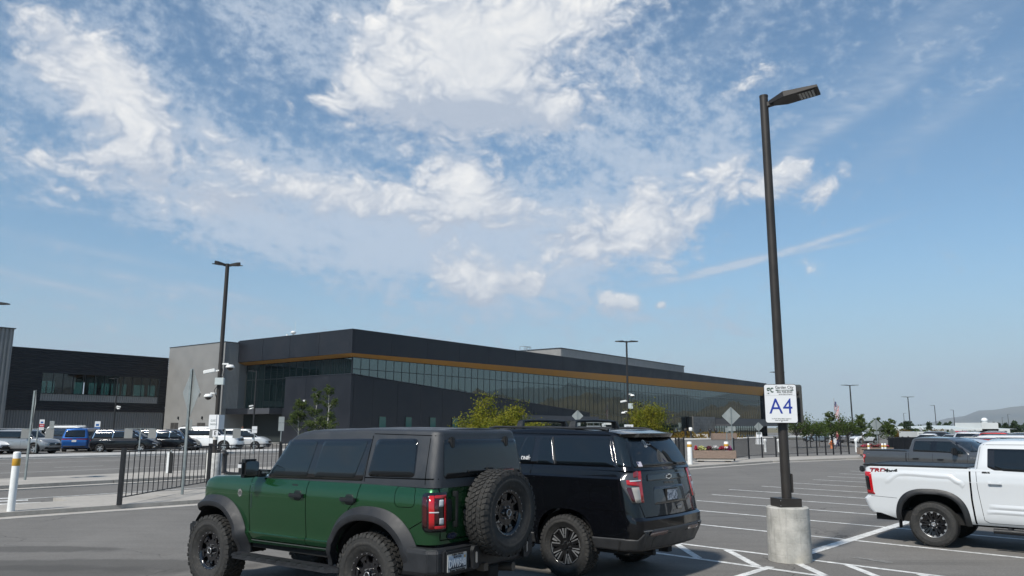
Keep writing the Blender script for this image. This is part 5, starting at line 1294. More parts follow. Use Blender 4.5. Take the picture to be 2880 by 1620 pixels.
    mb = MB(); mb.box(xp - .0105, xp - .008, -.148, .148, 1.095, 1.238); mb.build('licence_plate', pm_, pf)
    patch(rb, rpoly([(-.24, .955), (-.10, .955), (-.10, 1.005), (-.24, 1.005)], .008), 'plate_handle', M_GBLK, T, eps=.012, rim=.012)
    # rear bumper lower part
    patch(rb, rpoly([(-.76, .46), (.76, .46), (.80, .62), (.66, .74), (-.66, .74), (-.80, .62)], .03), 'bumper_lower', CL, T, eps=.010)
    for sg in (1, -1):
        o = cs(sg); patch(o, [(-.05, .46), (.34, .46), (.34, .615), (.12, .615), (.03, .72), (-.05, .735)], 'bumper_lower', CL, T, eps=.010)
    mb = MB()
    for ln in ([(-.60, .50), (-.62, .60), (-.54, .66), (-.2, .66)], [(.60, .50), (.62, .60), (.54, .66), (.2, .66)]): seam(rb, ln, 0, 0, 0, .006, eps=.012, mb=mb)
    mb.build('bumper_seam', M_SEAM, T)
    patch(front_surf(top), rpoly([(-.8, 1.58), (.8, 1.58), (.70, 2.0), (-.70, 2.0)], .05), 'windscreen', M_GLASS2, T, eps=.005)
    patch(front_surf(body), rpoly([(-.6, .75), (.6, .75), (.6, 1.2), (-.6, 1.2)], .05), 'grille', M_GBLK, T, eps=.01)
    for sg in (1, -1):
        mb = MB(); mb.box(4.02, 4.2, sg * .78 - .12, sg * .78 + .12, 1.02, 1.2, b=.03); mb.build('headlamp', M_HEAD, T)
    w0 = wheel(T, 0, .87, RT, 'suburban', RT, WT, RM, 1, .3)
    for x, y, sd in ((WB, .87, 1), (0, -.87, -1), (WB, -.87, -1)): wheel(T, x, y, RT, 0, 0, 0, 0, sd, .7 * x + y, w0)
    return T
make_estate()
# ------------------------------------------------------------------ pickups
def make_pickup(pos, azm, sc, label, pcol, trim, style, kind):
    T = empty('pickup_truck', (pos[0], pos[1], 0), az2rz(azm), label, 'pickup truck', sc=sc)
    P = paint(kind + '_truck_paint', pcol, 0.0 if kind == 'white' else .5, .3); RT, WT, RM, WB = .412, .28, .238, 3.70
    wt = kind == 'white'
    ar = [(0, .42, .56, .64 if wt else .56, 2.7 if wt else 2.2), (WB, .42, .55, .60 if wt else .54, 2.6 if wt else 2.2)]
    body = Shell(xr=lut([(.45, -1.05), (.62, -1.20), (.82, -1.27), (.90, -1.19), (1.40, -1.22), (1.46, -1.19)]), xf=lut([(.4, 4.55), (.9, 4.68), (1.2, 4.66), (1.38, 4.52)]),
                 w=lut([(.45, .90), (.52, .955), (.62, .975), (.80, .985), (1.0, .99), (1.22, 1.0), (1.34, .985), (1.40, .965), (1.46, .955)]),
                 zb=arch_fn(ar, lut([(-1.3, .58), (-.9, .56), (-.62, .46), (4.0, .46), (4.7, .6)])), zt=lut([(-2, 1.465), (.60, 1.465), (2.6, 1.46), (2.9, 1.44), (3.8, 1.40), (4.6, 1.30)]),
                 zl=[.45, .49, .53, .58, .62, .67, .72, .77, .82, .86, .90, .95, 1.0, 1.05, 1.1, 1.15, 1.19, 1.22, 1.25, 1.29, 1.32, 1.35, 1.38, 1.40, 1.42, 1.44, 1.45, 1.465],
                 xs=stations(-1.10, 4.4, ar, .09), rr=(.11, .10), rf=(.25, .22), bow_r=.05, bow_f=.12, rnd=.03, crown=.0, plan=lut([(-1.3, .98), (0, 1), (3.0, 1), (4.6, .95)], True))
    body.mesh().build('body', P, T, weld=True, autos=.5)
    # hood bulge and cover over the bed
    mb = MB(); mb.box(-1.14, .62, -.86, .86, 1.455, 1.482, b=.01); mb.build('bed_cover', M_TRIM, T)
    mb = MB()
    for sg in (1, -1): mb.box(-1.20, .66, sg * .905 - .05, sg * .905 + .05, 1.46, 1.492, b=.012)
    mb.box(-1.21, -1.13, -.88, .88, 1.46, 1.49, b=.01); mb.build('bed_rail_cap', M_TRIM, T)
    cab = Shell(xr=lut([(1.40, .70), (1.86, .80), (1.95, .86)]), xf=lut([(1.44, 3.22), (1.88, 2.52), (1.96, 2.35)]), w=lut([(1.40, .958), (1.50, .945), (1.88, .80), (1.96, .775)]),
                zb=1.40, zt=lut([(.7, 1.955), (1.4, 1.985), (2.1, 1.975), (2.6, 1.93)], True), zl=[1.40, 1.46, 1.52, 1.6, 1.68, 1.76, 1.83, 1.87, 1.89, 1.91, 1.92, 1.93, 1.94, 1.95, 1.96, 1.97, 1.985],
                xs=frange(.88, 2.75, 34), rr=(.12, .12), rf=(.12, .14), bow_r=.04, bow_f=.16, rnd=.075, crown=.03)
    cab.mesh().build('cab', P, T, weld=True, autos=.6)
    mb = MB(); mb.box(-1.05, 4.2, -.8, .8, .42, .62); mb.build('chassis', M_UNDER, T)
    mb = MB(); mb.cyl((0, -.75, RT), (0, .75, RT), .07, n=10); mb.cyl((-.2, -.3, .5), (-1.0, -.62, .46), .045, n=10); mb.box(-.5, -.2, -.5, -.3, .5, .75, b=.02); mb.tube([(.3, -.62, .6), (0, -.66, .52), (-.5, -.62, .66)], .03); mb.build('rear_axle', M_UNDER, T)
    for sg in (1, -1):
        for cx in (0, WB): arch_liner(T, cx, .585, sg * .50, sg * .93, .44)
        b, c = side_surf(body, sg), side_surf(cab, sg)
        mt = trim if wt else P
        flare(T, body, 0, .42, .545 if wt else .50, .645 if wt else .60, 0, 178, .035, mt, power=2.7 if wt else 2.2, sides=(sg,)); flare(T, body, WB, .42, .535 if wt else .49, .635 if wt else .59, 0, 180, .035, mt, power=2.6 if wt else 2.2, sides=(sg,))
        # gap between bed and cab
        mb = MB(); seam(b, [(.69, 1.462), (.69, .9), (.72, .47)], 0, 0, 0, .030, mb=mb); seam(b, [(.79, 1.455), (.80, 1.1), (.86, .55), (.94, .505)], 0, 0, 0, .008, mb=mb); seam(b, [(.94, .505), (2.86, .505)], 0, 0, 0, .007, mb=mb)
        seam(b, [(1.72, 1.455), (1.74, .505)], 0, 0, 0, .008, mb=mb); seam(b, [(3.02, 1.44), (2.90, .505)], 0, 0, 0, .008, mb=mb); seam(c, [(.80, 1.42), (.875, 1.90), (2.4, 1.915)], 0, 0, 0, .007, mb=mb); seam(c, [(1.72, 1.42), (1.74, 1.90)], 0, 0, 0, .007, mb=mb)
        seam(b, [(-1.12, .88), (-.60, .86)], 0, 0, 0, .006, mb=mb); mb.build('panel_seam', M_SEAM, T)
        if wt:
            patch(c, rpoly([(.98, 1.50), (1.14, 1.42), (1.66, 1.415), (1.67, 1.83), (.99, 1.83)], .02), 'window_surround', M_GBLK, T, eps=.003)
            patch(c, rpoly([(1.09, 1.50), (1.22, 1.44), (1.64, 1.43), (1.65, 1.82), (1.10, 1.82)], .02), 'side_window', M_GLASS, T, eps=.007)
            patch(c, rpoly([(1.80, 1.42), (3.0, 1.415), (2.50, 1.83), (1.82, 1.83)], .03), 'side_window', M_GLASS2, T, eps=.006)
            b2 = lambda u, v, e: b(u, v, e)
        else:
            patch(c, rpoly([(.95, 1.47), (2.98, 1.45), (2.50, 1.86), (.98, 1.86)], .05), 'window_surround', M_GBLK, T, eps=.003)
            patch(c, rpoly([(.98, 1.50), (1.62, 1.49), (1.62, 1.84), (1.0, 1.84)], .05), 'side_window', M_GLASS2, T, eps=.007)
            patch(c, rpoly([(1.84, 1.48), (2.30, 1.46), (2.52, 1.42), (2.95, 1.42), (2.46, 1.84), (1.86, 1.84)], .04), 'side_window', M_GLASS2, T, eps=.007)
        for hx in (.98, 1.92):
            z = 1.215; y0 = body.side_y(hx, z); mb = MB(); mb.box(hx - .005, hx + .215, min(sg * (y0 + .022), sg * (y0 + .045)), max(sg * (y0 + .022), sg * (y0 + .045)), z - .018, z + .018, b=.009); mb.box(hx, hx + .04, min(sg * y0, sg * (y0 + .03)), max(sg * y0, sg * (y0 + .03)), z - .015, z + .015); mb.box(hx + .17, hx + .21, min(sg * y0, sg * (y0 + .03)), max(sg * y0, sg * (y0 + .03)), z - .015, z + .015)
            mb.build('door_handle', P if wt else M_TRIM, T)
        mb = MB(); mb.M = Matrix.Translation((2.62, sg * 1.12, 1.50)); mb.box(-.07, .07, -.12, .12, -.12, .14, b=.04); mb.M = Matrix.Identity(4); mb.box(2.58, 2.66, min(sg * .92, sg * 1.05), max(sg * .92, sg * 1.05), 1.42, 1.48, b=.015); mb.build('door_mirror', M_TRIM, T)
        mb = MB(); mb.cyl((.98, sg * .93, .375), (3.0, sg * .93, .375), .045, n=10); mb.box(1.2, 1.26, min(sg * .7, sg * .93), max(sg * .7, sg * .93), .37, .44); mb.box(2.6, 2.66, min(sg * .7, sg * .93), max(sg * .7, sg * .93), .37, .44); mb.build('running_board', M_TRIM, T)
        if wt:
            mb = MB(); mb.box(-.60, -.585, min(sg * .78, sg * .97), max(sg * .78, sg * .97), .30, .62, b=.006); mb.build('mudflap', M_TRIM, T)
            # pressed lines: arch shoulder and door scallop stand proud of the skin
            def ridge(pts, w, h):
                mbb = MB(); rows = []
                for i, (x, z) in enumerate(pts):
                    p, q = pts[max(0, i - 1)], pts[min(len(pts) - 1, i + 1)]; l = math.hypot(q[0] - p[0], q[1] - p[1]); nx, nz = -(q[1] - p[1]) / l, (q[0] - p[0]) / l
                    f = math.sin(math.pi * min(1, max(0, i / (len(pts) - 1)))) ** .35
                    rows.append([b(x + nx * w * a, z + nz * w * a, e * h * f + .0006) for a, e in ((-1, -.1), (-.6, .35), (-.25, .9), (0, 1), (.35, .75), (1, -.1))])
                mbb.grid(rows); return mbb
            def curve(ctrl, n=26):
                out = []
                for i in range(n + 1):
                    t = i / n * (len(ctrl) - 1); k = min(int(t), len(ctrl) - 2); f = t - k; f = f * f * (3 - 2 * f); out.append((ctrl[k][0] + (ctrl[k + 1][0] - ctrl[k][0]) * (t - k), ctrl[k][1] + (ctrl[k + 1][1] - ctrl[k][1]) * f))
                return out
            ridge(curve([(-.80, 1.16), (-.52, 1.325), (-.40, 1.335), (.32, 1.31), (.52, 1.20), (.58, 1.13)]), .055, .018).build('bed_shoulder', P, T)
            ridge(curve([(.95, .80), (1.2, .795), (2.4, .79), (2.7, .80)]), .05, .016).build('door_scallop', P, T); ridge(curve([(.9, .70), (1.05, .71), (2.5, .70), (2.8, .70)]), .045, .014).build('door_scallop', P, T)
        o = corner_surf(body)(sg)
        if wt:
            hs = patch(o, rpoly([(-.06, .915), (.20, .915), (.205, .93), (.12, 1.02), (.115, 1.20), (.185, 1.29), (.17, 1.34), (-.06, 1.35)], .015), 'tail_lamp', M_RED, T, eps=.016, rim=.03, nu=24)
            patch(o, rpoly([(.055, 1.00), (.085, .99), (.145, .985), (.108, 1.03), (.10, 1.19), (.145, 1.25), (.09, 1.27), (.055, 1.24)], .01), 'lamp_insert', M_GBLK, hs, eps=.019, rim=.008)
        else:
            hs = patch(o, rpoly([(-.05, .98), (.10, .98), (.12, 1.12), (.20, 1.20), (.20, 1.30), (-.05, 1.31)], .02), 'tail_lamp', M_RED, T, eps=.014, rim=.03)
            for pl in ([(.0, 1.20), (.155, 1.20), (.155, 1.215), (.0, 1.215)], [(.0, 1.255), (.155, 1.255), (.155, 1.27), (.0, 1.27)], [(.0, 1.03), (.08, 1.03), (.08, 1.045), (.0, 1.045)], [(.065, 1.046), (.08, 1.046), (.08, 1.12), (.065, 1.12)], [(.14, 1.216), (.155, 1.216), (.155, 1.254), (.14, 1.254)]): patch(o, pl, 'white_bar', M_WLENS, hs, eps=.018, rim=.006, nu=6, nv=3)
        mb = MB(); mb.box(4.3, 4.52, sg * .80 - .12, sg * .80 + .12, 1.02, 1.22, b=.03); mb.build('headlamp', M_HEAD, T)
        yb = body.side_y(-.85, 1.37) + .004
        if wt:
            mb = MB(); mb.text('TRD', .105, TXS(-1.08 if sg > 0 else -1.08, sg * (yb + .002), 1.375, sg), 1.5, .0008, .004, align='LEFT' if sg < 0 else 'RIGHT', shear=.2)
            o1 = mb.build('bed_lettering', mat('decal_red', (.25, .012, .018), .4), T)
            mb = MB(); mb.text('4x4', .095, TXS(-.80, sg * (yb + .006), 1.372, sg), 1.7, .0008, .004, align='LEFT' if sg < 0 else 'RIGHT', shear=.1); mb.text('OFF ROAD', .026, TXS(-.80, sg * (yb + .006), 1.325, sg), 1.5, .0008, .0008, align='LEFT' if sg < 0 else 'RIGHT'); mb.build('bed_lettering', M_BLACK, T)
            mb = MB(); mb.text('SR5', .05, TXS(.89, sg * (body.side_y(.9, 1.41) + .006), 1.395, sg), 1.6, .0008, .004, align='LEFT' if sg < 0 else 'RIGHT'); mb.build('door_lettering', M_BLACK, T)
        else:
            mb = MB(); mb.text('FX4', .12, TXS(-.98, sg * (yb + .004), 1.30, sg), 1.7, .0008, .002, align='LEFT' if sg < 0 else 'RIGHT', shear=.2); mb.build('bed_lettering', mat('decal_pale', (.16, .12, .12), .4), T)
            mb = MB(); mb.text('F150', .07, TXS(3.10, sg * (body.side_y(3.1, 1.3) + .004), 1.30, sg), 1.8, .002, .003, align='LEFT' if sg < 0 else 'RIGHT'); mb.build('fender_lettering', M_CHROME, T)
            mb = MB(); mb.cyl((3.05, -.7, 1.44), (3.0, -.7, 1.85), .006, n=5); mb.build('aerial', M_BLACK, T) if sg > 0 else None
    rb = rear_surf(body)
    mb = MB(); seam(rb, [(-.84, 1.46), (-.84, .90), (.84, .90), (.84, 1.46)], 0, 0, 0, .010, mb=mb); mb.build('tailgate_seam', M_SEAM, T)
    if not wt: mb = MB(); mb.box(-1.29, -1.2, -.5, .5, .62, .78, b=.02); mb.build('rear_step', M_CHROME, T)
    if not wt: mb = MB(); mb.box(-1.36, -1.16, -.98, .98, .62, .84, b=.04); mb.build('rear_bumper', M_TRIM, T)
    patch(rear_surf(cab), rpoly([(-.70, 1.50), (.70, 1.50), (.66, 1.85), (-.66, 1.85)], .05), 'rear_window', M_GLASS, T, eps=.005)
    patch(front_surf(cab), rpoly([(-.80, 1.50), (.80, 1.50), (.70, 1.88), (-.70, 1.88)], .05), 'windscreen', M_GLASS2, T, eps=.005)
    patch(front_surf(body), rpoly([(-.62, .75), (.62, .75), (.62, 1.2), (-.62, 1.2)], .05), 'grille', M_GBLK, T, eps=.01)
    w0 = wheel(T, 0, .86, RT, style, RT, WT, RM, 1, .3)
    for x, y, sd in ((WB, .86, 1), (0, -.86, -1), (WB, -.86, -1)): wheel(T, x, y, RT, 0, 0, 0, 0, sd, .37 * x + y, w0)
    return T
make_pickup((8.21, 15.12), 131.2, .9545, 'white crew-cab pickup with black bed cover and black wheels ringed in silver', (.54, .56, .575), M_TRIM, 'tundra', 'white')
make_pickup((13.9, 27.9), 149, .90, 'dark grey crew-cab pickup parked behind the white pickup', (.095, .098, .102), M_TRIM, 'dark', 'grey')
# ------------------------------------------------------------------ ordinary cars
def make_car(name, cat, label, pos, azm, col, kind='suv', sc=1.0, group=None, metal=.4, trim=False, dark=False, wheels='van', plate=True, lights=True):
    K = {'van': dict(L=5.18, WB=3.09, W=1.0, H=1.78, belt=1.03, hood=1.02, roh=.98, wb_x=3.35, wt_x=2.35, rt=-.72, rb=-.98, nose=.88, cowl=1.12),
         'suv': dict(L=4.65, WB=2.75, W=.93, H=1.68, belt=1.02, hood=1.05, roh=.92, wb_x=2.72, wt_x=1.95, rt=-.50, rb=-.85, nose=.92, cowl=1.12),
         'bigsuv': dict(L=4.95, WB=2.85, W=.97, H=1.80, belt=1.12, hood=1.16, roh=1.02, wb_x=2.70, wt_x=2.05, rt=-.86, rb=-1.0, nose=1.08, cowl=1.20),
         'sedan': dict(L=4.70, WB=2.75, W=.91, H=1.45, belt=.93, hood=.90, roh=1.0, wb_x=2.55, wt_x=1.65, rt=.05, rb=-.72, nose=.78, cowl=.98)}[kind]
    T = empty(name, (pos[0], pos[1], 0), az2rz(azm), label, cat, group, sc=sc)
    pn = 'paint_%d_%d_%d_%d' % tuple([int(c * 1000) for c in col] + [int(metal * 10)]); P = bpy.data.materials.get(pn) or paint(pn, col, metal, .3)
    RT, WT, RM = .355 if kind in ('suv', 'bigsuv') else .335, .225, .235 if kind != 'sedan' else .215
    WB, L, x0 = K['WB'], K['L'], -K['roh']; x1 = x0 + L
    ar = [(0, RT, RT + .07, RT + .07, 2.1), (WB, RT, RT + .07, RT + .07, 2.1)]; be, ho = K['belt'], K['hood']
    body = Shell(xr=lut([(.25, x0 + .14), (.45, x0 + .02), (.75, x0), (be, x0 + .06)]), xf=lut([(.2, x1 - .14), (.5, x1), (.72, x1 - .02), (K['nose'], x1 - .14)]),
                 w=lut([(.22, K['W'] - .08), (.32, K['W'] - .03), (.55, K['W']), (.80, K['W'] - .01), (be - .05, K['W'] - .035), (be, K['W'] - .07)]),
                 zb=arch_fn(ar, lut([(x0, .34), (x0 + .4, .25), (x1 - .5, .22), (x1, .28)])), zt=lut([(x0, be), (K['wt_x'], be), (K['wb_x'] - .2, max(be, K['cowl'] - .06)), (K['wb_x'] + .1, K['cowl'] - .04), (x1 - .45, ho - .06), (x1 - .1, K['nose'] - .04), (x1, K['nose'] - .08)]),
                 zl=[.22, .3, .38, .46, .54, .62, .70, .76, .82, .86, .90, .93, .96, .99, 1.02, 1.05, 1.08, 1.11, 1.14, 1.18],
                 xs=stations(x0 + .25, x1 - .4, ar, .16), rr=(.24, .2), rf=(.42, .34), bow_r=.1, bow_f=.2, rnd=.08, crown=.045, plan=lut([(x0, .95), (.3, 1), (WB - .4, 1), (x1, .93)], True))
    body.mesh().build('body', P, T, weld=True, autos=.5)
    H_ = K['H']
    top = Shell(xr=lut([(be - .02, K['rb']), (H_ - .25, (K['rt'] * 2 + K['rb']) / 3), (H_, K['rt'])]), xf=lut([(be, K['wb_x'] + .06), (K['cowl'], K['wb_x']), (H_, K['wt_x'])]), w=lut([(be - .02, K['W'] - .072), (be + .15, K['W'] - .11), (H_ - .05, K['W'] - .27), (H_, K['W'] - .30)]),
                zb=be - .02, zt=lut([(K['rt'], H_ - .06), (K['rt'] + .7, H_ - .01), (K['wt_x'] - .5, H_), (K['wt_x'], H_ - .03)], True), zl=[be - .02, be + .02] + [be + (H_ - be) * v for v in (.15, .3, .45, .6, .72, .80, .86, .90, .93, .955, .975, .99, 1.0)],
                xs=frange(K['rt'] + .1, K['wb_x'] - .2, 26), rr=(.2, .16), rf=(.2, .2), bow_r=.08, bow_f=.22, rnd=.09, crown=.03)
    top.mesh().build('roof', P, T, weld=True, autos=.7)
    mb = MB(); mb.box(x0 + .2, x1 - .3, -.8, .8, .18, .34); mb.build('underbody', M_UNDER, T)
    for sg in (1, -1):
        for cx in (0, WB): arch_liner(T, cx, RT + .075, sg * .5, sg * (K['W'] - .05), RT)
        s, b = side_surf(top, sg), side_surf(body, sg); zt_ = H_ - .13
        rtx, rbx = K['rt'] + .22, K['rb'] + .28
        wb_, wt_ = K['wb_x'] - .10, K['wt_x'] + .12
        def xsl(z): return wb_ + (wt_ - wb_) * (z - be) / (H_ - be)
        def xrl(z): return rbx + (rtx - rbx) * (z - be) / (H_ - be)
        patch(s, rpoly([(xrl(be + .03), be + .03), (xsl(be + .05) , be + .03), (xsl(zt_), zt_), (xrl(zt_), zt_)], .09), 'window_surround', M_GBLK if not trim else M_CHROME, T, eps=.003)
        cuts = [xrl(be + .06) + .06, WB * .28, WB * .62, xsl(be + .05) - .10]
        for k in range(3):
            a, c = cuts[k] + .025, cuts[k + 1] - .025
            ta, tc_ = (xrl(zt_ - .03) + .06 if k == 0 else a), (xsl(zt_ - .03) - .06 if k == 2 else c)
            patch(s, rpoly([(a, be + .065), (c, be + .065), (tc_, zt_ - .035), (ta, zt_ - .035)], .05 if k != 1 else .02), 'side_window', M_GLASS if k < 2 and kind != 'sedan' else M_GLASS2, T, eps=.006, nu=14, nv=4)
        mb = MB(); seam(b, [(cuts[1], be), (cuts[1] + .01, .36)], 0, 0, 0, .010, mb=mb); seam(b, [(cuts[2], be), (cuts[2] + .01, .36)], 0, 0, 0, .010, mb=mb); seam(b, [(WB - .38, be + .02), (WB - .42, .36)], 0, 0, 0, .010, mb=mb); mb.build('panel_seam', M_SEAM, T)
        mb = MB()
        for hx in (cuts[1] + .22, cuts[2] + .24): y0 = body.side_y(hx, be - .16); mb.box(hx - .09, hx + .09, sg * (y0 + .012) - .014, sg * (y0 + .012) + .014, be - .18, be - .15, b=.008)
        mb.build('door_handle', P, T)['kind'] = 'stuff'
        mb = MB(); mb.box(K['wb_x'] - .62, K['wb_x'] - .46, min(sg * (K['W'] - .05), sg * (K['W'] + .14)), max(sg * (K['W'] - .05), sg * (K['W'] + .14)), be + .02, be + .17, b=.03); mb.build('door_mirror', P if not dark else M_TRIM, T)
        if kind in ('suv', 'bigsuv'):
            flare(T, body, 0, RT, RT + .05, RT + .12, 5, 175, .012, M_TRIM, sides=(sg,)); flare(T, body, WB, RT, RT + .05, RT + .12, 5, 175, .012, M_TRIM, sides=(sg,))
            patch(b, [(RT + .14, .26), (WB - RT - .14, .26), (WB - RT - .14, .40), (RT + .14, .40)], 'sill_cladding', M_TRIM, T, eps=.008, nu=10, nv=3)
            mb = MB(); mb.tube([(K['rt'] + .3, sg * (K['W'] - .30), H_ + .0), (K['rt'] + .4, sg * (K['W'] - .30), H_ + .05), (K['wt_x'] - .3, sg * (K['W'] - .30), H_ + .05), (K['wt_x'] - .2, sg * (K['W'] - .30), H_)], .018, 6); mb.build('roof_rail', M_SILVER if not dark else M_TRIM, T)
        elif kind == 'van':
            mb = MB(); seam(b, [(.50, .30), (WB - .50, .30)], 0, 0, 0, .02, eps=.01, mb=mb); mb.build('sill_strip', M_CHROME if trim else M_TRIM, T)
            mb = MB(); seam(b, [(K['rb'] + .5, be - .03), (WB * .30, be - .03)], 0, 0, 0, .012, mb=mb); mb.build('door_track', M_SEAM, T)
        f = front_surf(body)
        hy = K['W'] * .70
        def fl(u, v, e, sg=sg): return (body.end_x(u, v, False) + e, sg * u, v)
        nz = K['nose']
        patch(fl, rpoly([(K['W'] * .52, nz - .24), (K['W'] * .84, nz - .20), (K['W'] * .86, nz - .13), (K['W'] * .50, nz - .19)], .02), 'headlamp', M_HEAD, T, eps=.012, rim=.03, nu=12, nv=3)
        patch(fl, rpoly([(K['W'] * .55, .32), (K['W'] * .80, .34), (K['W'] * .80, .50), (K['W'] * .60, .48)], .02), 'fog_lamp', M_TRIM if not trim else M_CHROME, T, eps=.008, rim=.02, nu=10, nv=3)
        o = corner_surf(body)(sg)
        patch(o, rpoly([(-.22, be - .22), (.20, be - .20), (.22, be - .08), (-.30, be - .09)] if kind != 'van' else [(-.6, be - .10), (.18, be - .12), (.24, be - .02), (-.6, be - .045)], .02), 'tail_lamp', M_RED, T, eps=.012, rim=.02, nu=16, nv=4)
    f = front_surf(body); nz = K['nose']
    patch(f, rpoly([(-.50, nz - .33), (.50, nz - .33), (.60, nz - .14), (-.60, nz - .14)], .05), 'grille', M_GBLK, T, eps=.010, nu=20, nv=4)
    patch(f, rpoly([(-.52, .30), (.52, .30), (.55, .46), (-.55, .46)], .04), 'lower_grille', M_TRIM, T, eps=.008, nu=20, nv=4)
    if trim: mb = MB(); seam(f, [(-.58, nz - .145), (-.5, nz - .33), (.5, nz - .33), (.58, nz - .145)], 0, 0, 0, .02, eps=.015, mb=mb); mb.build('grille_trim', M_CHROME, T)
    mb = MB(); xg = body.end_x(0, nz - .2, False) + .014; mb.lathe([(.0, .004), (.05, .003), (.06, 0)], 16, axis='X')
    for i in range(len(mb.v)): mb.v[i] = (mb.v[i][0] + xg, mb.v[i][1] * 1.3, mb.v[i][2] + nz - .215)
    mb.build('front_badge', M_CHROME, T)
    r_ = rear_surf(body); rt_ = rear_surf(top)
    patch(rt_, rpoly([(-K['W'] + .30, be + .06), (K['W'] - .30, be + .06), (K['W'] - .36, H_ - .16), (-K['W'] + .36, H_ - .16)], .08), 'rear_window', M_GLASS, T, eps=.006, nu=18, nv=5)
    patch(front_surf(top), rpoly([(-K['W'] + .26, K['cowl'] + .02), (K['W'] - .26, K['cowl'] + .02), (K['W'] - .36, H_ - .10), (-K['W'] + .36, H_ - .10)], .07), 'windscreen', M_GLASS2, T, eps=.006, nu=18, nv=6)
    xp = body.end_x(0, be - .22) - .008; mb = MB(); mb.box(xp - .006, xp + .01, -.155, .155, be - .29, be - .14, b=.003); mb.build('licence_plate', mat('plate_white', (.55, .55, .54), .4, var=.2, vscale=20), T)
    patch(r_, rpoly([(-K['W'] + .22, .34), (K['W'] - .22, .34), (K['W'] - .24, .44), (-K['W'] + .24, .44)], .03), 'rear_bumper_trim', M_CHROME if trim else M_TRIM, T, eps=.008, nu=14, nv=3)
    yw = K['W'] - WT / 2 - .01
    w0 = bpy.data.objects.get('proto_wheel_' + wheels + kind)
    w0 = wheel(T, 0, yw, RT, wheels, RT, WT, RM, 1, .3)
    for x, y, sd in ((WB, yw, 1), (0, -yw, -1), (WB, -yw, -1)): wheel(T, x, y, RT, 0, 0, 0, 0, sd, .37 * x + y, w0)
    return T

def at(px, py, D):
    p = R(10.19); a = (px - 1440) / 2170; b = -(py - 810) / 2170; r = R(0.2)
    a, b = a * math.cos(r) - b * math.sin(r), a * math.sin(r) + b * math.cos(r)
    d = (a, math.cos(p) - b * math.sin(p), math.sin(p) + b * math.cos(p)); t = D / d[1]
    return d[0] * t, D, H + d[2] * t
# ------------------------------------------------------------------ cars in the rental lot
def by_front_wheel(px, D, azm, WB, y=-.9, sc=1.0):
    X = at(px, 1268, D)[0]; a = R(azm); x, yy = WB * sc, y * sc
    return X - (math.sin(a) * x - math.cos(a) * yy), D - (math.cos(a) * x + math.sin(a) * yy)
gr = 'cars parked in the far rental lot'
make_car('minivan', 'minivan', 'black minivan with a bright window outline, left of the other black minivan', by_front_wheel(395, 62.0, 86, 3.09), 86, (.006, .006, .008), 'van', group=gr, trim=True)
make_car('minivan', 'minivan', 'black minivan standing between the leftmost black minivan and the white boxy SUV', by_front_wheel(513, 65.0, 88, 3.09), 88, (.006, .006, .008), 'van', group=gr, trim=True)
make_car('boxy_suv', 'car', 'white boxy sport utility car with a black grille, left of the silver minivan', by_front_wheel(628, 66.0, 92, 2.85, sc=1.12), 92, (.72, .73, .73), 'bigsuv', group=gr, metal=0, dark=True, sc=1.12)
make_car('minivan', 'minivan', 'silver-white minivan at the right end of the rental row', by_front_wheel(717, 71.0, 88, 3.09, sc=1.02), 88, (.60, .61, .61), 'van', group=gr, metal=.3, dark=True, sc=1.02)
make_car('compact_suv', 'car', 'silver sport utility car with black grille at the left by the median', by_front_wheel(93, 57.5, 100, 2.75, sc=1.06), 100, (.30, .31, .32), 'suv', group=gr, metal=.6, sc=1.06)
make_car('white_car', 'car', 'white car nose cut off by the left edge of the picture', by_front_wheel(-34, 57.3, 112, 2.75), 112, (.72, .73, .74), 'sedan', group=gr, metal=0)
make_car('minivan', 'minivan', 'bright blue minivan seen from behind', at(216, 1268, 63.5)[:2], -14, (.012, .080, .28), 'van', group=gr, metal=.3, sc=1.06)
make_car('dark_suv', 'car', 'very dark navy sport utility car left of the blue minivan', (at(150, 1260, 70)[0], 71), 120, (.010, .014, .032), 'bigsuv', group=gr, metal=.4)
make_car('white_suv', 'car', 'white sport utility car with only its roof showing above the blue minivan', at(165, 1260, 78)[:2], 92, (.70, .71, .71), 'bigsuv', group=gr, metal=0, sc=1.12)
make_car('dark_sedan', 'car', 'dark car at the far left behind the silver one, nearer the tower', at(10, 1260, 80)[:2], 100, (.012, .013, .016), 'suv', group=gr)
make_car('dark_sedan', 'car', 'black car behind the silver one, next to the red rental sign', at(62, 1260, 84)[:2], 96, (.008, .008, .009), 'sedan', group=gr, sc=1.1)
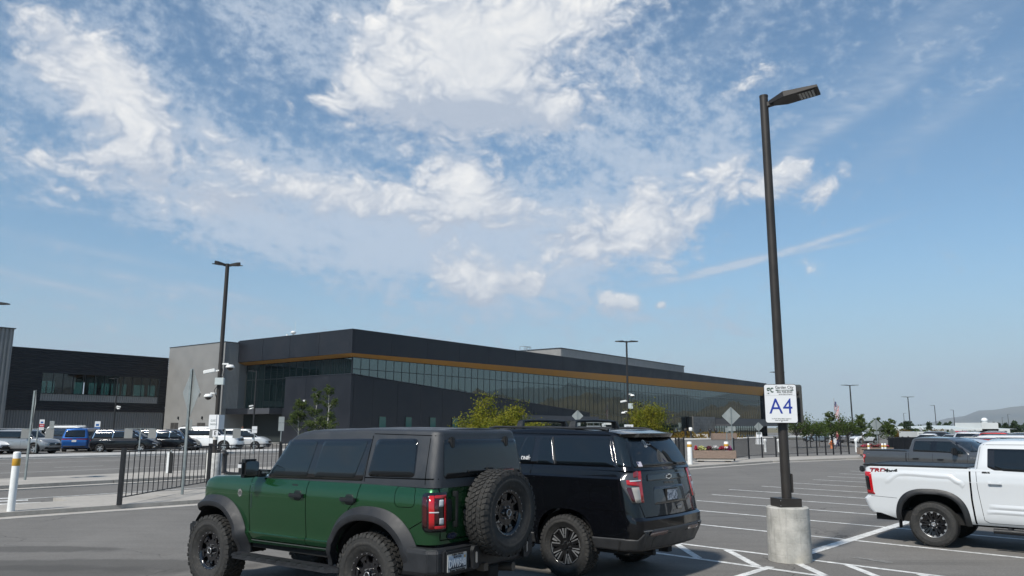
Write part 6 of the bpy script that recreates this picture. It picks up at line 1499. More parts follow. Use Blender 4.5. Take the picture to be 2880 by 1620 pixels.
# right-hand lot
g2 = 'cars parked beyond the pickups'
make_car('estate_car', 'car', 'pale blue-white low car whose windscreen shows between the two pickups', at(2650, 1268, 35)[:2], 148, (.55, .58, .62), 'sedan', group=g2, metal=.2, sc=1.12)
make_car('red_suv', 'car', 'maroon sport utility car behind the grey pickup', at(2715, 1260, 44)[:2], 128, (.09, .008, .010), 'suv', group=g2, sc=.93)
make_car('white_van', 'van', 'white high vehicle with dark roof rack right of the maroon car', at(2800, 1260, 46)[:2], 135, (.56, .57, .58), 'bigsuv', group=g2, metal=0, sc=.95, dark=True)
make_car('dark_car', 'car', 'dark car at the right edge beyond the white pickup', at(2905, 1260, 47)[:2], 135, (.02, .022, .03), 'suv', group=g2)
g3 = 'cars standing far off by the young trees'
for px, D, azm, col, kd, lb in ((2318, 118, 262, (.25, .31, .36), 'sedan', 'pale blue car far off under the leftmost trees'), (2352, 124, 260, (.03, .03, .035), 'sedan', 'dark car far off behind the walking person'), (2385, 122, 262, (.40, .43, .46), 'sedan', 'silver car far off, third of the distant row'),
                            (2420, 112, 255, (.16, .16, .165), 'bigsuv', 'grey utility vehicle far off, left of the distant white one'), (2449, 108, 250, (.66, .67, .68), 'suv', 'white utility car far off beside the big diamond sign')):
    make_car('distant_car', 'car', lb, at(px, 1236, D)[:2], azm, col, kd, group=g3, sc=.88, metal=.3, dark=True)
r8 = random.Random(5)
cols8 = [(.6, .6, .6), (.03, .03, .035), (.25, .26, .27), (.5, .52, .55), (.08, .09, .12), (.3, .03, .03)]
proto8 = {}
g4 = 'rows of distant parked cars on the right'
names8 = ['white', 'black', 'grey', 'silver', 'navy', 'red']
pos8 = [(2590, 95), (2614, 96), (2660, 92), (2705, 88), (2740, 86), (2775, 84), (2838, 70), (2860, 71), (2560, 128), (2585, 130), (2630, 126), (2720, 120), (2770, 118), (2820, 112), (2865, 110)]
for i, (px, D) in enumerate(pos8):
    c = i % 6; lb = '%s distant parked car, number of its row seen %s' % (names8[c], 'x')
    spot = ['left of the second lamp post', 'right under the second lamp post', 'between the second and third lamp posts', 'by the hangar doors', 'below the hangar dome', 'right of the hangar dome', 'just above the white van', 'at the right picture edge, nearer row',
            'in the far row left of the lamp posts', 'in the far row by the lamp post', 'in the far row before the aircraft', 'in the far row under the hangar gable', 'in the far row under the white dome', 'in the far row beside the twin lamp posts', 'in the far row at the right picture edge'][i]
    p_ = at(px, 1230, D)[:2]; lb = 'distant %s car %s' % (names8[c], spot)
    if c in proto8: dup(proto8[c], (p_[0], p_[1], 0), az2rz(r8.choice([128, 131, 308])), lb, g4)
    else: proto8[c] = make_car('parked_car', 'car', lb, p_, 130, cols8[c], 'suv' if c % 2 else 'sedan', group=g4, sc=1.0)
# ------------------------------------------------------------------ lamp posts
M_POLE = mat('bronze_pole', (.030, .026, .023), .5, .2, var=.1, vscale=3); M_POLE2 = mat('black_pole', (.014, .014, .015), .5)
def base_concrete():
    m = bpy.data.materials.new('cast_concrete'); m.use_nodes = True; t = NT(m.node_tree); b = t.n['Principled BSDF']; co = t.new('ShaderNodeTexCoord').outputs['Object']
    n1 = t.noise(co, 3.5, 8, .7); n2 = t.noise(t.mapp(co, scale=(9, 9, .7)), 1.6, 6, .65); n3 = t.noise(co, 34, 5, .75)
    c = t.mix(t.mr(n1, .32, .7), (.30, .295, .27), (.47, .455, .42)); c = t.mix(t.m('MULTIPLY', t.mr(n2, .52, .70), .55), c, (.20, .195, .18))
    c = t.mix(t.m('MULTIPLY', t.mr(n3, .60, .72), .6), c, (.12, .115, .11)); c = t.mix(t.m('MULTIPLY', t.mr(t.noise(co, 1.3, 3, .5), .55, .7), .25), c, (.45, .38, .26))
    t.l.new(c, b.inputs['Base Color']); b.inputs['Roughness'].default_value = .88
    bn = t.new('ShaderNodeBump', inp={'Strength': .6, 'Distance': .008, 'Height': t.m('ADD', n3, n1)}); t.l.new(bn.outputs[0], b.inputs['Normal']); return m
M_BASE = base_concrete()
def rrect(w, h, r=.03, n=5): return rpoly([(-w / 2, -h / 2), (w / 2, -h / 2), (w / 2, h / 2), (-w / 2, h / 2)], r, n)
def plate(name, w, h, th, M, m, parent, r=.03):
    mb = MB(); mb.M = M; mb.prism(rrect(w, h, r), -th / 2, th / 2); return mb.build(name, m, parent)
def facing(x, y, z, azf, tilt=0.0):
    """frame whose +Z (front of a plate) looks towards azimuth azf, +Y up"""
    n = Vector((math.sin(R(azf)), math.cos(R(azf)), 0)); u = Vector((0, 0, 1)); r_ = u.cross(n)
    M = Matrix.Identity(4)
    for i in range(3): M[i][0], M[i][1], M[i][2], M[i][3] = r_[i], u[i], n[i], (x, y, z)[i]
    return M @ Matrix.Rotation(tilt, 4, 'Z')
def lum_head(azh, z, x0=.1, ln=.95, w=.36, parent=None, tilt=10, mt=None, detail=False):
    """shoebox lamp head reaching out towards azimuth azh (in world) at height z"""
    M = Matrix.Translation((0, 0, z)) @ Matrix.Rotation(az2rz(azh), 4, 'Z') @ Matrix.Rotation(R(-tilt), 4, 'Y')
    mb = MB(); mb.M = M
    top = [(x0, -.05), (x0 + .28, -w / 2), (x0 + ln, -w / 2), (x0 + ln, w / 2), (x0 + .28, w / 2), (x0, .05)]
    vs = [(x, y, -.02 if x < x0 + .1 else -.02) for x, y in top] + [(x, y, (.05 if x < x0 + .1 else (.09 if x < x0 + .5 else .03))) for x, y in top]
    n = 6; mb.add(vs, [tuple(range(n))[::-1], tuple(range(n, 2 * n))] + [(i, (i + 1) % n, n + (i + 1) % n, n + i) for i in range(n)])
    mb.box(x0 - .06, x0 + .08, -.045, .045, -.04, .04)
    o = mb.build('lamp_head', mt or M_POLE, parent, bevel=.006 if detail else 0)
    mb = MB(); mb.M = M; mb.box(x0 + .50, x0 + ln - .05, -w / 2 + .04, w / 2 - .04, -.026, -.021); o2 = mb.build('lens_panel', M_GBLK, o)
    if detail:
        for k in range(5):
            mb = MB(); mb.M = M; xx = x0 + .52 + (ln - .58) / 5 * k; mb.box(xx, xx + .032, -w / 2 + .055, w / 2 - .055, -.031, -.0265); mb.build('led_strip', mat('led_lens', (.30, .31, .30), .3), o)
    return o
L1 = empty('lamp_post', (4.48, 12.95, 0), 0, 'tall brown lamp post on a round concrete base in the near lot', 'lamp post')
mb = MB()
rings = [(.335, 0.0), (.338, .10)]
prof = []
zs_ = [0, .115, .30, .49, .68, .83]
for i in range(5):
    a, b_ = zs_[i], zs_[i + 1]; rr = .336 - .001 * i
    prof += [(rr - .003, a + .0015), (rr, a + .004), (rr, b_ - .004), (rr - .003, b_ - .0015)]
prof += [(.315, .842), (.0, .846)]
mb.lathe(prof, 56)
for i in range(len(mb.v)):
    x, y, z = mb.v[i]; k = 1 + .003 * math.sin(5 * math.atan2(y, x) + z * 3) + .001 * math.sin(11 * math.atan2(y, x) - z * 13); mb.v[i] = (x * k, y * k, z)
mb.build('concrete_base', M_BASE, L1, autos=.35)
mb = MB(); mb.M = Matrix.Rotation(R(8), 4, 'Z'); mb.box(-.205, .17, -.17, .17, .846, .975, b=.006); bc = mb.build('base_cover', M_POLE, L1)
for z in (.87, .95):
    mb = MB(); mb.M = Matrix.Rotation(R(8), 4, 'Z'); mb.cyl((-.195, -.172, z), (-.195, -.166, z), .009, n=8); mb.build('screw', M_CHROME, bc)
mb = MB(); mb.cyl((0, 0, .95), (0, 0, 7.90), .078, .072, 28); mb.cyl((0, 0, 7.90), (0, 0, 7.93), .076, n=28); mb.build('pole', M_POLE, L1)
mb = MB(); mb.box(.07, .11, -.03, .03, 1.06, 1.36, b=.008); mb.build('hand_hole_cover', M_POLE, L1)
lum_head(120, 7.74, .09, .84, .38, L1, 6, detail=True)
# A4 sign, both faces
SAZ = 190
def sign_pos(dx, dz, dy): return None
sx0, sy0, sz0 = at(2196, 1135, 12.78)
sx0 -= 4.48; sy0 -= 12.95
SG = empty('parking_zone_sign', (4.48, 12.95, 0), 0, 'white parking sign A4 strapped to the brown lamp post', 'sign')
Ms = facing(sx0, sy0, sz0, SAZ)
mb = MB(); mb.M = Ms @ Matrix.Translation((0, 0, -.012)); mb.prism(rrect(.515, .635, .045, 6), -.006, .004); mb.build('sign_back', mat('sign_black_edge', (.012, .013, .02), .5), SG)
mb = MB(); mb.M = Ms; mb.prism(rrect(.497, .617, .04, 6), -.007, 0); mb.build('sign_face', mat('sign_white', (.66, .67, .68), .4), SG)
M_BLUE = mat('sign_blue', (.012, .035, .26), .4)
mb = MB(); mb.text('A4', .355, Ms @ Matrix.Translation((0, -.055, .0015)), .90, .0008, .0); mb.build('sign_letters', M_BLUE, SG)
M_DGREEN = mat('logo_green', (.012, .05, .03), .5)
mb = MB(); mb.text('gc', .165, Ms @ Matrix.Translation((-.158, .232, .0015)), .78, .0008, .003); mb.build('sign_logo', M_DGREEN, SG)
mb = MB(); mb.text('Garden City', .068, Ms @ Matrix.Translation((.068, .262, .0015)), .84, .0006, .0006)
mb.text('406 728-5550', .044, Ms @ Matrix.Translation((.068, .186, .0015)), 1.0, .0006, .0005)
mb.text('gardencityplumbing.com', .022, Ms @ Matrix.Translation((.085, .153, .0015)), 1.0, .0004, .0003)
mb.text('For Public Safety Officer Assistance,', .021, Ms @ Matrix.Translation((0, -.245, .0015)), 1.0, .0004, .0002); mb.text('please call 406-546-6081', .021, Ms @ Matrix.Translation((0, -.270, .0015)), 1.0, .0004, .0002)
mb.build('sign_small_print', M_BLACK, SG)
mb = MB(); mb.M = Ms; mb.box(-.07, .21, .209, .226, .0005, .002); bb2 = mb.build('sign_bar', M_DGREEN, SG)
mb = MB(); mb.text('PLUMBING & HEATING', .020, Ms @ Matrix.Translation((.068, .217, .0025)), .92, .0003, .0004); mb.build('bar_print', M_WHITE, bb2)
mb = MB(); mb.M = Ms; mb.box(-.235, .235, .132, .134, .0005, .0015); mb.build('sign_rule', mat('sign_rule_grey', (.35, .35, .35), .5), SG)
mb = MB(); mb.M = Ms @ Matrix.Translation((0, -.29, .001)); mb.prism([(0, -.010), (.010, 0), (0, .007), (-.010, 0)], 0, .001); mb.build('sign_mark', M_BLACK, SG)
SG2 = empty('parking_zone_sign', (4.48, 12.95, 0), 0, 'dark back of a second sign on the far side of the brown lamp post', 'sign')
M2 = facing(.135, .09, sz0 + .005, 42); mb = MB(); mb.M = M2; mb.prism(rrect(.50, .62, .04, 6), 0, .008); mb.build('sign_back', mat('sign_back_grey', (.10, .105, .105), .4, .5), SG2)
mb = MB(); mb.M = M2; mb.box(-.2, -.1, -.2, -.16, -.03, 0); mb.box(-.2, -.1, .16, .2, -.03, 0); mb.build('sign_bracket', M_POLE, SG2)
def camera_dome(parent, x, y, z, azm, name='dome_camera'):
    M = Matrix.Translation((x, y, z)) @ Matrix.Rotation(az2rz(azm), 4, 'Z'); mb = MB(); mb.M = M
    mb.box(0, .30, -.04, .04, .08, .15, b=.01); mb.lathe([(.0, .10), (.10, .09), (.16, .03), (.17, -.02), (.15, -.03)], 18); o = mb.v
    n = 5 * 18; base = len(mb.v) - n
    for i in range(base, len(mb.v)):
        v = Vector(mb.v[i]) - Vector((x, y, z)); mb.v[i] = tuple(Vector((x, y, z)) + v + (M.to_3x3() @ Vector((.36, 0, 0))))
    c = mb.build(name, mat('camera_white', (.75, .75, .73), .4), parent)
    mb = MB(); mb.M = M @ Matrix.Translation((.36, 0, 0)); mb.lathe([(.13, -.03), (.11, -.09), (.05, -.13), (0, -.14)], 16); mb.build('dome', M_GBLK, c); return c
def bullet_cam(parent, x, y, z, azm, name='security_camera'):
    M = Matrix.Translation((x, y, z)) @ Matrix.Rotation(az2rz(azm), 4, 'Z') @ Matrix.Rotation(R(12), 4, 'Y'); mb = MB(); mb.M = M
    mb.box(.14, .58, -.07, .07, -.06, .08, b=.02); mb.box(0, .16, -.03, .03, -.05, .0); return mb.build(name, mat('camera_white', (.75, .75, .73), .4), parent)
def lamp(px, py_top, D, label, heads=(270, 90), r=.085, cams=(), base=True, group='lamp posts across the car parks', mt=None, hl=.8, tilt=3):
    X, Y, Z = at(px, py_top, D); o = empty('lamp_post', (X, Y, 0), 0, label, 'lamp post', group)
    if base: mb = MB(); mb.lathe([(.30, 0), (.30, .75), (.27, .78), (0, .78)], 24); mb.build('concrete_base', M_BASE, o)
    mb = MB(); mb.cyl((0, 0, .0 if not base else .78), (0, 0, Z), r, r * .8, 12); mb.build('pole', mt or M_POLE2, o)
    for h in heads: lum_head(h, Z - .08, .06, hl, .34, o, tilt, mt=M_POLE2)
    return o, Z
# left lamp on its painted base, with cameras and signs
XB, YB, _ = at(601, 1300, 30.0)
XT, YT, ZT = at(641, 742, 30.0)
L2 = empty('lamp_post', (XB, 30.0, .15), 0, 'double-headed lamp post on a white concrete base left of the green car', 'lamp post', 'lamp posts across the car parks')
mb = MB(); mb.lathe([(.29, 0), (.29, .90), (.27, .93), (0, .93)], 32); mb.build('concrete_base', mat('white_painted_concrete', (.50, .49, .46), .8, var=.25, vscale=5, bump=.4, dirt=(.25, .23, .2, .5)), L2)
mb = MB(); mb.box(-.17, .17, -.17, .17, .93, 1.05, b=.01); mb.build('base_cover', M_POLE, L2)
mb = MB(); mb.cyl((0, 0, 1.0), (0, 0, ZT - .15), .085, .075, 20); mb.build('pole', M_POLE, L2)
for h in (70, 250): lum_head(h, ZT - .22, .07, .42, .26, L2, 6)
mb = MB(); mb.cyl((0, 0, 1.42), (0, 0, 1.75), .092, n=20); mb.build('white_band', mat('white_tape', (.62, .60, .55), .6), L2)
camera_dome(L2, .0, 0, at(618, 1032, 30)[2] - .15, 80); camera_dome(L2, -.0, 0, at(600, 1110, 30)[2] - .22, 255); bullet_cam(L2, -.02, -.05, at(600, 1040, 30)[2] - .15, 262)
zb2 = at(618, 1072, 30)[2] - .15; mb = MB(); mb.box(-.10, .24, -.22, -.08, zb2 - .15, zb2 + .12, b=.01); mb.build('junction_box', mat('box_pale', (.45, .50, .50), .4), L2)
mb = MB(); mb.tube([(.12, -.1, zb2 + .5), (.18, -.12, zb2 + .2), (.1, -.12, zb2 + .12)], .012, 5); mb.tube([(0, -.1, zb2 - .15), (-.13, -.12, zb2 - .35), (-.05, -.1, zb2 - .6)], .012, 5); mb.build('cable', M_BLACK, L2)
sgx = empty('parking_sign', (XB, 30.0, .15), 0, 'white guest parking sign strapped to the double-headed lamp post', 'sign')
Mg = facing(-.06, -.12, at(600, 1187, 30)[2] - .15, 192); plate('sign_face', .42, .55, .006, Mg, mat('sign_white', (.66, .67, .68), .4), sgx, .04)
mb = MB(); mb.text('GUEST', .11, Mg @ Matrix.Translation((0, .05, .004)), .8, .0006, .002); mb.text('PARKING', .10, Mg @ Matrix.Translation((0, -.09, .004)), .7, .0006, .002); mb.build('sign_letters', mat('sign_grey_letters', (.16, .19, .19), .5), sgx)
sg3 = empty('parking_sign', (XB, 30.0, .15), 0, 'white sign edge-on at the right of the guest parking sign', 'sign')
plate('sign_face', .40, .55, .006, facing(.14, .0, at(600, 1187, 30)[2] - .15, 118), mat('sign_white', (.66, .67, .68), .4), sg3, .04)
sg4 = empty('letter_sign', (XB, 30.0, .15), 0, 'small square sign with the letter E on the lamp post', 'sign')
Me = facing(0.02, -.105, at(600, 1219, 30)[2] - .15, 190); plate('sign_face', .22, .24, .005, Me, mat('sign_white', (.66, .67, .68), .4), sg4, .01)
mb = MB(); mb.text('E', .20, Me @ Matrix.Translation((0, 0, .004)), 1, .0006, .006); mb.build('sign_letters', M_BLACK, sg4)
# the other lamps
def lampz(px, py, z=8.5): a = math.degrees(math.atan((py - 810) / 2170)); return (z - H) / math.tan(R(10.19 - a))
o, Z = lamp(1762, 959, lampz(1762, 959), 'double-headed lamp post with cameras before the long glass front', (272, 88), cams=1)
D_ = lampz(1762, 959); zc = at(1770, 1113, D_)[2]; camera_dome(o, 0, 0, zc, 85); bullet_cam(o, 0, 0, zc - .35, 265); camera_dome(o, 0, 0, at(1765, 1162, D_)[2], 265)
mb = MB(); z_ = at(1770, 1142, D_)[2]; mb.box(.0, .35, -.2, -.05, z_ - .2, z_ + .2, b=.01); mb.build('junction_box', mat('box_pale', (.45, .50, .50), .4), o)
lamp(2186, 1046, lampz(2186, 1046), 'distant lamp post mostly hidden by the near brown post', (268, 90))
for px, py, hd, lb in ((2390, 1083, (270, 90), 'double-headed lamp post above the young trees on the right'), (2553, 1116, (272, 88), 'double-headed lamp post left of the hangar'), (2628, 1140, (270,), 'single-headed lamp post just left of the hangar gable'),
                       (2681, 1153, (270,), 'single-headed lamp post before the hangar'), (2541, 1162, (88,), 'small far lamp post behind the conical tree'), (2818, 1174, (90,), 'left of the two lamp posts at the right edge'), (2834, 1165, (90,), 'right one of the two lamp posts at the right edge')):
    lamp(px, py, lampz(px, py), lb, hd, hl=1.3, r=.12)
o, Z = lamp(722, 1043, 84, 'lamp post with one head and a camera before the left entrance', (262,), r=.10); bullet_cam(o, 0, 0, at(715, 1140, 84)[2], 255); camera_dome(o, 0, 0, at(715, 1145, 84)[2] - .2, 262)
o, Z = lamp(332, 1064, 88, 'lamp post with cameras before the dark ribbed wing', (262,), r=.09); bullet_cam(o, 0, 0, at(330, 1142, 88)[2], 80); camera_dome(o, 0, 0, at(330, 1150, 88)[2], 80)
lamp(-12, 852, lampz(-12, 852), 'lamp post whose head just enters at the left edge', (88,), hl=.6)
# ------------------------------------------------------------------ traffic and parking signs
M_GALV = mat('galvanised_post', (.27, .30, .30), .45, .6, var=.15, vscale=3); M_SBACK = mat('sign_back_alu', (.34, .36, .35), .4, .5, var=.08, vscale=2)
def diamond(px, pytop, foot, D, label, azf, size=.76, sub=True, group='diamond warning signs seen from behind', z0=.12, postw=.03):
    X, Y, Z = at(px, pytop, D); fx = X
    o = empty('warning_sign', (fx, D, z0), 0, label, 'road sign', group)
    top = Z - z0; mb = MB(); mb.box(-postw, postw, -postw, postw, 0, top - .05); mb.build('post', M_GALV, o)
    M = facing(0, .0, top - size * .707, azf) @ Matrix.Translation((0, 0, .04)) @ Matrix.Rotation(R(45), 4, 'Z')
    plate('diamond_plate', size, size, .006, M, M_SBACK, o, .05)
    if sub: plate('lower_plate', .52, .30, .006, facing(0, 0, top - size * 1.414 - .22, azf) @ Matrix.Translation((0, 0, .04)), M_SBACK, o, .04)
    return o
X_, Y_ = on_ray(70, 1350, .15); Dd = Y_
o = diamond(103, 1097, None, Dd, 'grey diamond sign back seen almost edge-on on the left island', 55, .80); o.location = (X_, Y_, .15)
X_, Y_ = on_ray(512, 1391, .12); o = diamond(545, 1033, None, Y_, 'tall pale diamond sign back behind the picket fence', 49, 1.05); o.location = (X_, Y_, .12)
diamond(1624, 1153, None, 72, 'small diamond sign back above the roof rails of the black car', 5)
diamond(2055, 1144, None, 52, 'large diamond sign back behind the flower planter', 8, .86)
diamond(2133, 1187, None, 92, 'small diamond sign back before the right entrance', 5, .76)
diamond(2463, 1178, None, 80, 'large pale diamond sign back among the young trees on the right', 5, .84)
diamond(2437, 1203, None, 120, 'smaller diamond sign back left of the large one among the young trees', 5, .76)
diamond(2677, 1205, None, 110, 'faint diamond sign back before the hangar gable', 5, .76); diamond(2742, 1208, None, 118, 'faint diamond sign back before the hangar doors', 5, .76)
for px, D, lb in ((107, 56.5, 'thin post with two hanging grey plates beside the silver car'), (396, 57.5, 'thin post with two hanging grey plates before the black minivans'), (634, 58.5, 'thin post with two hanging grey plates before the white boxy car')):
    X, Y, Z = at(px, 1204, D); o = empty('hanging_sign', (X, Y, .15), 0, lb, 'sign', 'two-plate signs along the median'); t_ = Z - .15
    mb = MB(); mb.box(-.035, .035, -.035, .035, 0, t_); mb.build('post', M_GALV, o)
    mb = MB(); mb.box(-1.1, 1.1, -.015, .015, t_ - .05, t_ - .02); mb.build('crossbar', M_GALV, o)
    for sx in (-.87, .87): plate('plate', .58, .70, .008, facing(sx, 0, t_ - .38, 175), mat('plate_grey', (.20, .205, .20), .5), o, .02)
def post_sign(name, px, py0, py1, w, D, label, rows, z0=0):
    X, Y, Zt = at(px, py0, D); o = empty(name, (X, Y, z0), 0, label, 'sign'); _, _, Zb = at(px, py1, D)
    mb = MB(); mb.box(-.03, .03, -.03, .03, 0, Zt - z0); mb.build('post', M_GALV, o)
    hh = Zt - Zb; wz = Zt - z0
    for (f0, f1, m, txt, tm) in rows:
        z1, z2 = wz - hh * f0, wz - hh * f1; M = facing(0, -.05, (z1 + z2) / 2, 170); p_ = plate('plate', w, z1 - z2, .006, M, m, o, .02)
        if txt: mb = MB(); mb.text(txt, (z1 - z2) * .55, M @ Matrix.Translation((0, 0, .004)), .9, .001, .004); mb.build('lettering', tm, p_)
        elif tm: mb = MB(); mb.M = M; mb.box(-w * .28, w * .28, -(z1 - z2) * .34, (z1 - z2) * .05, .004, .008); mb.build('blue_panel', tm, p_)
    return o
M_SW = mat('sign_white', (.66, .67, .68), .4); M_SR = mat('sign_red', (.38, .03, .05), .45); M_SB = mat('access_blue', (.02, .10, .30), .45)
post_sign('parking_sign', 120, 1180, 1209, .42, 72, 'accessible parking sign over a red rental sign', [(0, .42, M_SW, None, M_SB), (.43, .74, M_SR, 'AVIS', M_SW), (.76, 1.0, M_SW, None, None)])
post_sign('parking_sign', 148, 1184, 1206, .40, 73, 'two plain pale signs side by side behind the dark navy car', [(0, 1.0, M_SBACK, None, None)])
post_sign('parking_sign', 276, 1185, 1212, .46, 70, 'accessible parking sign before the ribbed wall, right of the blue minivan', [(0, .58, M_SW, None, M_SB), (.6, .78, M_SB, None, None), (.8, 1.0, M_SW, None, None)])
post_sign('parking_sign', 793, 1172, 1212, .42, 60, 'two stacked grey sign backs beside the windscreen of the green car', [(0, .42, M_SBACK, None, None), (.44, 1.0, M_SBACK, None, None)])
post_sign('parking_sign', 717, 1199, 1218, .38, 60, 'small white sign before the left entrance', [(0, .5, M_SW, None, None), (.55, 1.0, M_SW, None, None)])
post_sign('parking_sign', 1768, 1194, 1210, .62, 52, 'white notice at the foot of the lamp post above the black car', [(0, 1.0, M_SW, 'PAY', M_BLACK)])
post_sign('parking_sign', 2043, 1203, 1225, .22, 56, 'narrow pale sign left of the large diamond sign', [(0, .55, M_SBACK, None, None)])
# ------------------------------------------------------------------ bollards
M_BOL = mat('white_bollard', (.70, .71, .70), .45, var=.06, vscale=6); M_BAND = mat('reflective_orange', (.50, .27, .025), .4)
def bollard(x, y, h, r, label, z0=.12, band=True, sc=1):
    o = empty('bollard', (x, y, z0), 0, label, 'bollard', 'white bollards with orange bands')
    mb = MB(); mb.lathe([(r, 0), (r, h - .04), (r * .9, h - .01), (r * .5, h), (0, h)], 24); mb.build('tube', M_BOL, o)
    if band: mb = MB(); mb.lathe([(r + .001, h * .76), (r + .004, h * .765), (r + .004, h * .88), (r + .001, h * .885)], 24); mb.build('band', M_BAND, o)
X_, Y_ = on_ray(30, 1438, .12); bollard(X_, Y_, at(38, 1270, Y_)[2] - .12, .082, 'white bollard with an orange band at the far left')
X_, Y_ = on_ray(1941, 1306, .12); bollard(X_, Y_, at(1938, 1242, Y_)[2] - .12, .13, 'white bollard at the left end of the flower planter')
X_, Y_, Z_ = at(2042, 1242, 46); bollard(X_, Y_, Z_ - .12, .13, 'white bollard standing behind the flower planter')
for px, lb in ((2442, 'white bollard left of the far red flowers'), (2481, 'white bollard right of the far red flowers'), (2489, 'white post behind the far red flowers')):
    X_, Y_, Z_ = at(px, 1247, 52); bollard(X_, Y_, Z_ - .12, .07, lb)
X_, Y_ = on_ray(474, 1331, .15); o = empty('marker_post', (X_, Y_, .15), 0, 'slim post, white on its left and black on its right, on the island', 'post')
zt_ = at(480, 1272, Y_)[2] - .15; mb = MB(); mb.box(-.10, .0, -.05, .05, 0, zt_, b=.01); mb.build('white_half', M_BOL, o); mb = MB(); mb.box(.005, .13, -.05, .05, 0, zt_ - .03, b=.01); mb.build('black_half', M_BLACK, o)
mb = MB(); mb.M = Matrix.Translation((.03, 0, zt_ + .02)); mb.lathe([(.02, -.03), (.05, -.02), (.06, .0), (.05, .02), (.02, .03)], 14, axis='Y'); mb.build('ring', M_GALV, o)
X_, Y_ = on_ray(626, 1331, .15); o = empty('bollard_light', (X_, Y_, .15), 0, 'black bollard light with a flared base beside the white concrete lamp base', 'bollard', 'black bollard lights')
h_ = at(628, 1276, Y_)[2] - .15; mb = MB(); mb.lathe([(.26, 0), (.24, .04), (.15, .10), (.145, h_ - .06)], 24); mb.build('column', M_POLE2, o); mb = MB(); mb.lathe([(.17, h_ - .06), (.19, h_ - .02), (.19, h_ + .05), (.12, h_ + .08), (.09, h_ + .14), (0, h_ + .15)], 24); mb.build('cap', M_POLE2, o)
# ------------------------------------------------------------------ fences
M_FEN = mat('black_fence', (.010, .010, .012), .42, var=.1)
def fence(name, pts, h, label, picket=.12, post=.075, rails=(.18, None), z0=.12, npk=None, r=.009, over=.06, joined=False):
    o = empty(name, (pts[0][0], pts[0][1], z0), 0, label, 'fence'); ox, oy = pts[0]
    for (x, y) in pts: mb = MB(); mb.box(x - ox - post / 2, x - ox + post / 2, y - oy - post / 2, y - oy + post / 2, 0, h + over, b=.004); mb.build('post', M_FEN, o)
    cnt = 0; stuff = MB()
    for k, (a, b) in enumerate(zip(pts, pts[1:])):
        L = math.hypot(b[0] - a[0], b[1] - a[1]); n = (npk[k] if npk else max(2, round(L / picket)))
        for z in (rails[0], h - .02): mb = MB(); mb.cyl((a[0] - ox, a[1] - oy, z), (b[0] - ox, b[1] - oy, z), .020, n=4); mb.build('rail', M_FEN, o)
        for i in range(1, n):
            t = i / n; x, y = a[0] + (b[0] - a[0]) * t - ox, a[1] + (b[1] - a[1]) * t - oy
            if joined: stuff.cyl((x, y, rails[0]), (x, y, h), r, n=4, cap=False)
            else: mb = MB(); mb.cyl((x, y, rails[0]), (x, y, h), r, n=6); mb.build('picket', M_FEN, o)
    if joined: stuff.build('picket_infill', M_FEN, o)['kind'] = 'stuff'
    return o
F0 = on_ray(335, 1420, .12); F1 = on_ray(592, 1256, 1.42); F2 = on_ray(790, 1249, 1.42)
fence('picket_fence', [F0, F1, F2, (F2[0] + 1.2, F2[1] + 4.5)], 1.34, 'black steel picket fence left of the green car', npk=[19, 15, 14], r=.013, post=.10)
FP = [at(2063, 1240, 47.5)[:2], (15.36, 51.0), (16.74, 52.6), (18.13, 54.0), (19.2, 54.9), (20.18, 55.6), (21.29, 56.7), (22.34, 57.6), (23.26, 58.3), (24.11, 59.0), (24.92, 59.6), (25.83, 60.3)]
fence('mesh_fence', FP, 1.30, 'black fence with close infill right of the flower planter', picket=.10, r=.007, joined=True, post=.085)
FP2 = [at(2500, 1250, 56)[:2], at(2512, 1250, 57)[:2], at(2525, 1250, 58)[:2], at(2540, 1250, 59)[:2], at(2556, 1250, 60)[:2], at(2590, 1250, 62)[:2]]
fence('mesh_fence', FP2, 1.3, 'black fence with close infill behind the grey pickup', picket=.05, r=.011, joined=True, post=.08)
fence('picket_fence', [at(1900, 1240, 42)[:2], at(1909, 1240, 42.6)[:2], at(1923, 1240, 43.5)[:2]], 1.38, 'short black picket fence end showing beside the rear of the black car', picket=.13, r=.014)
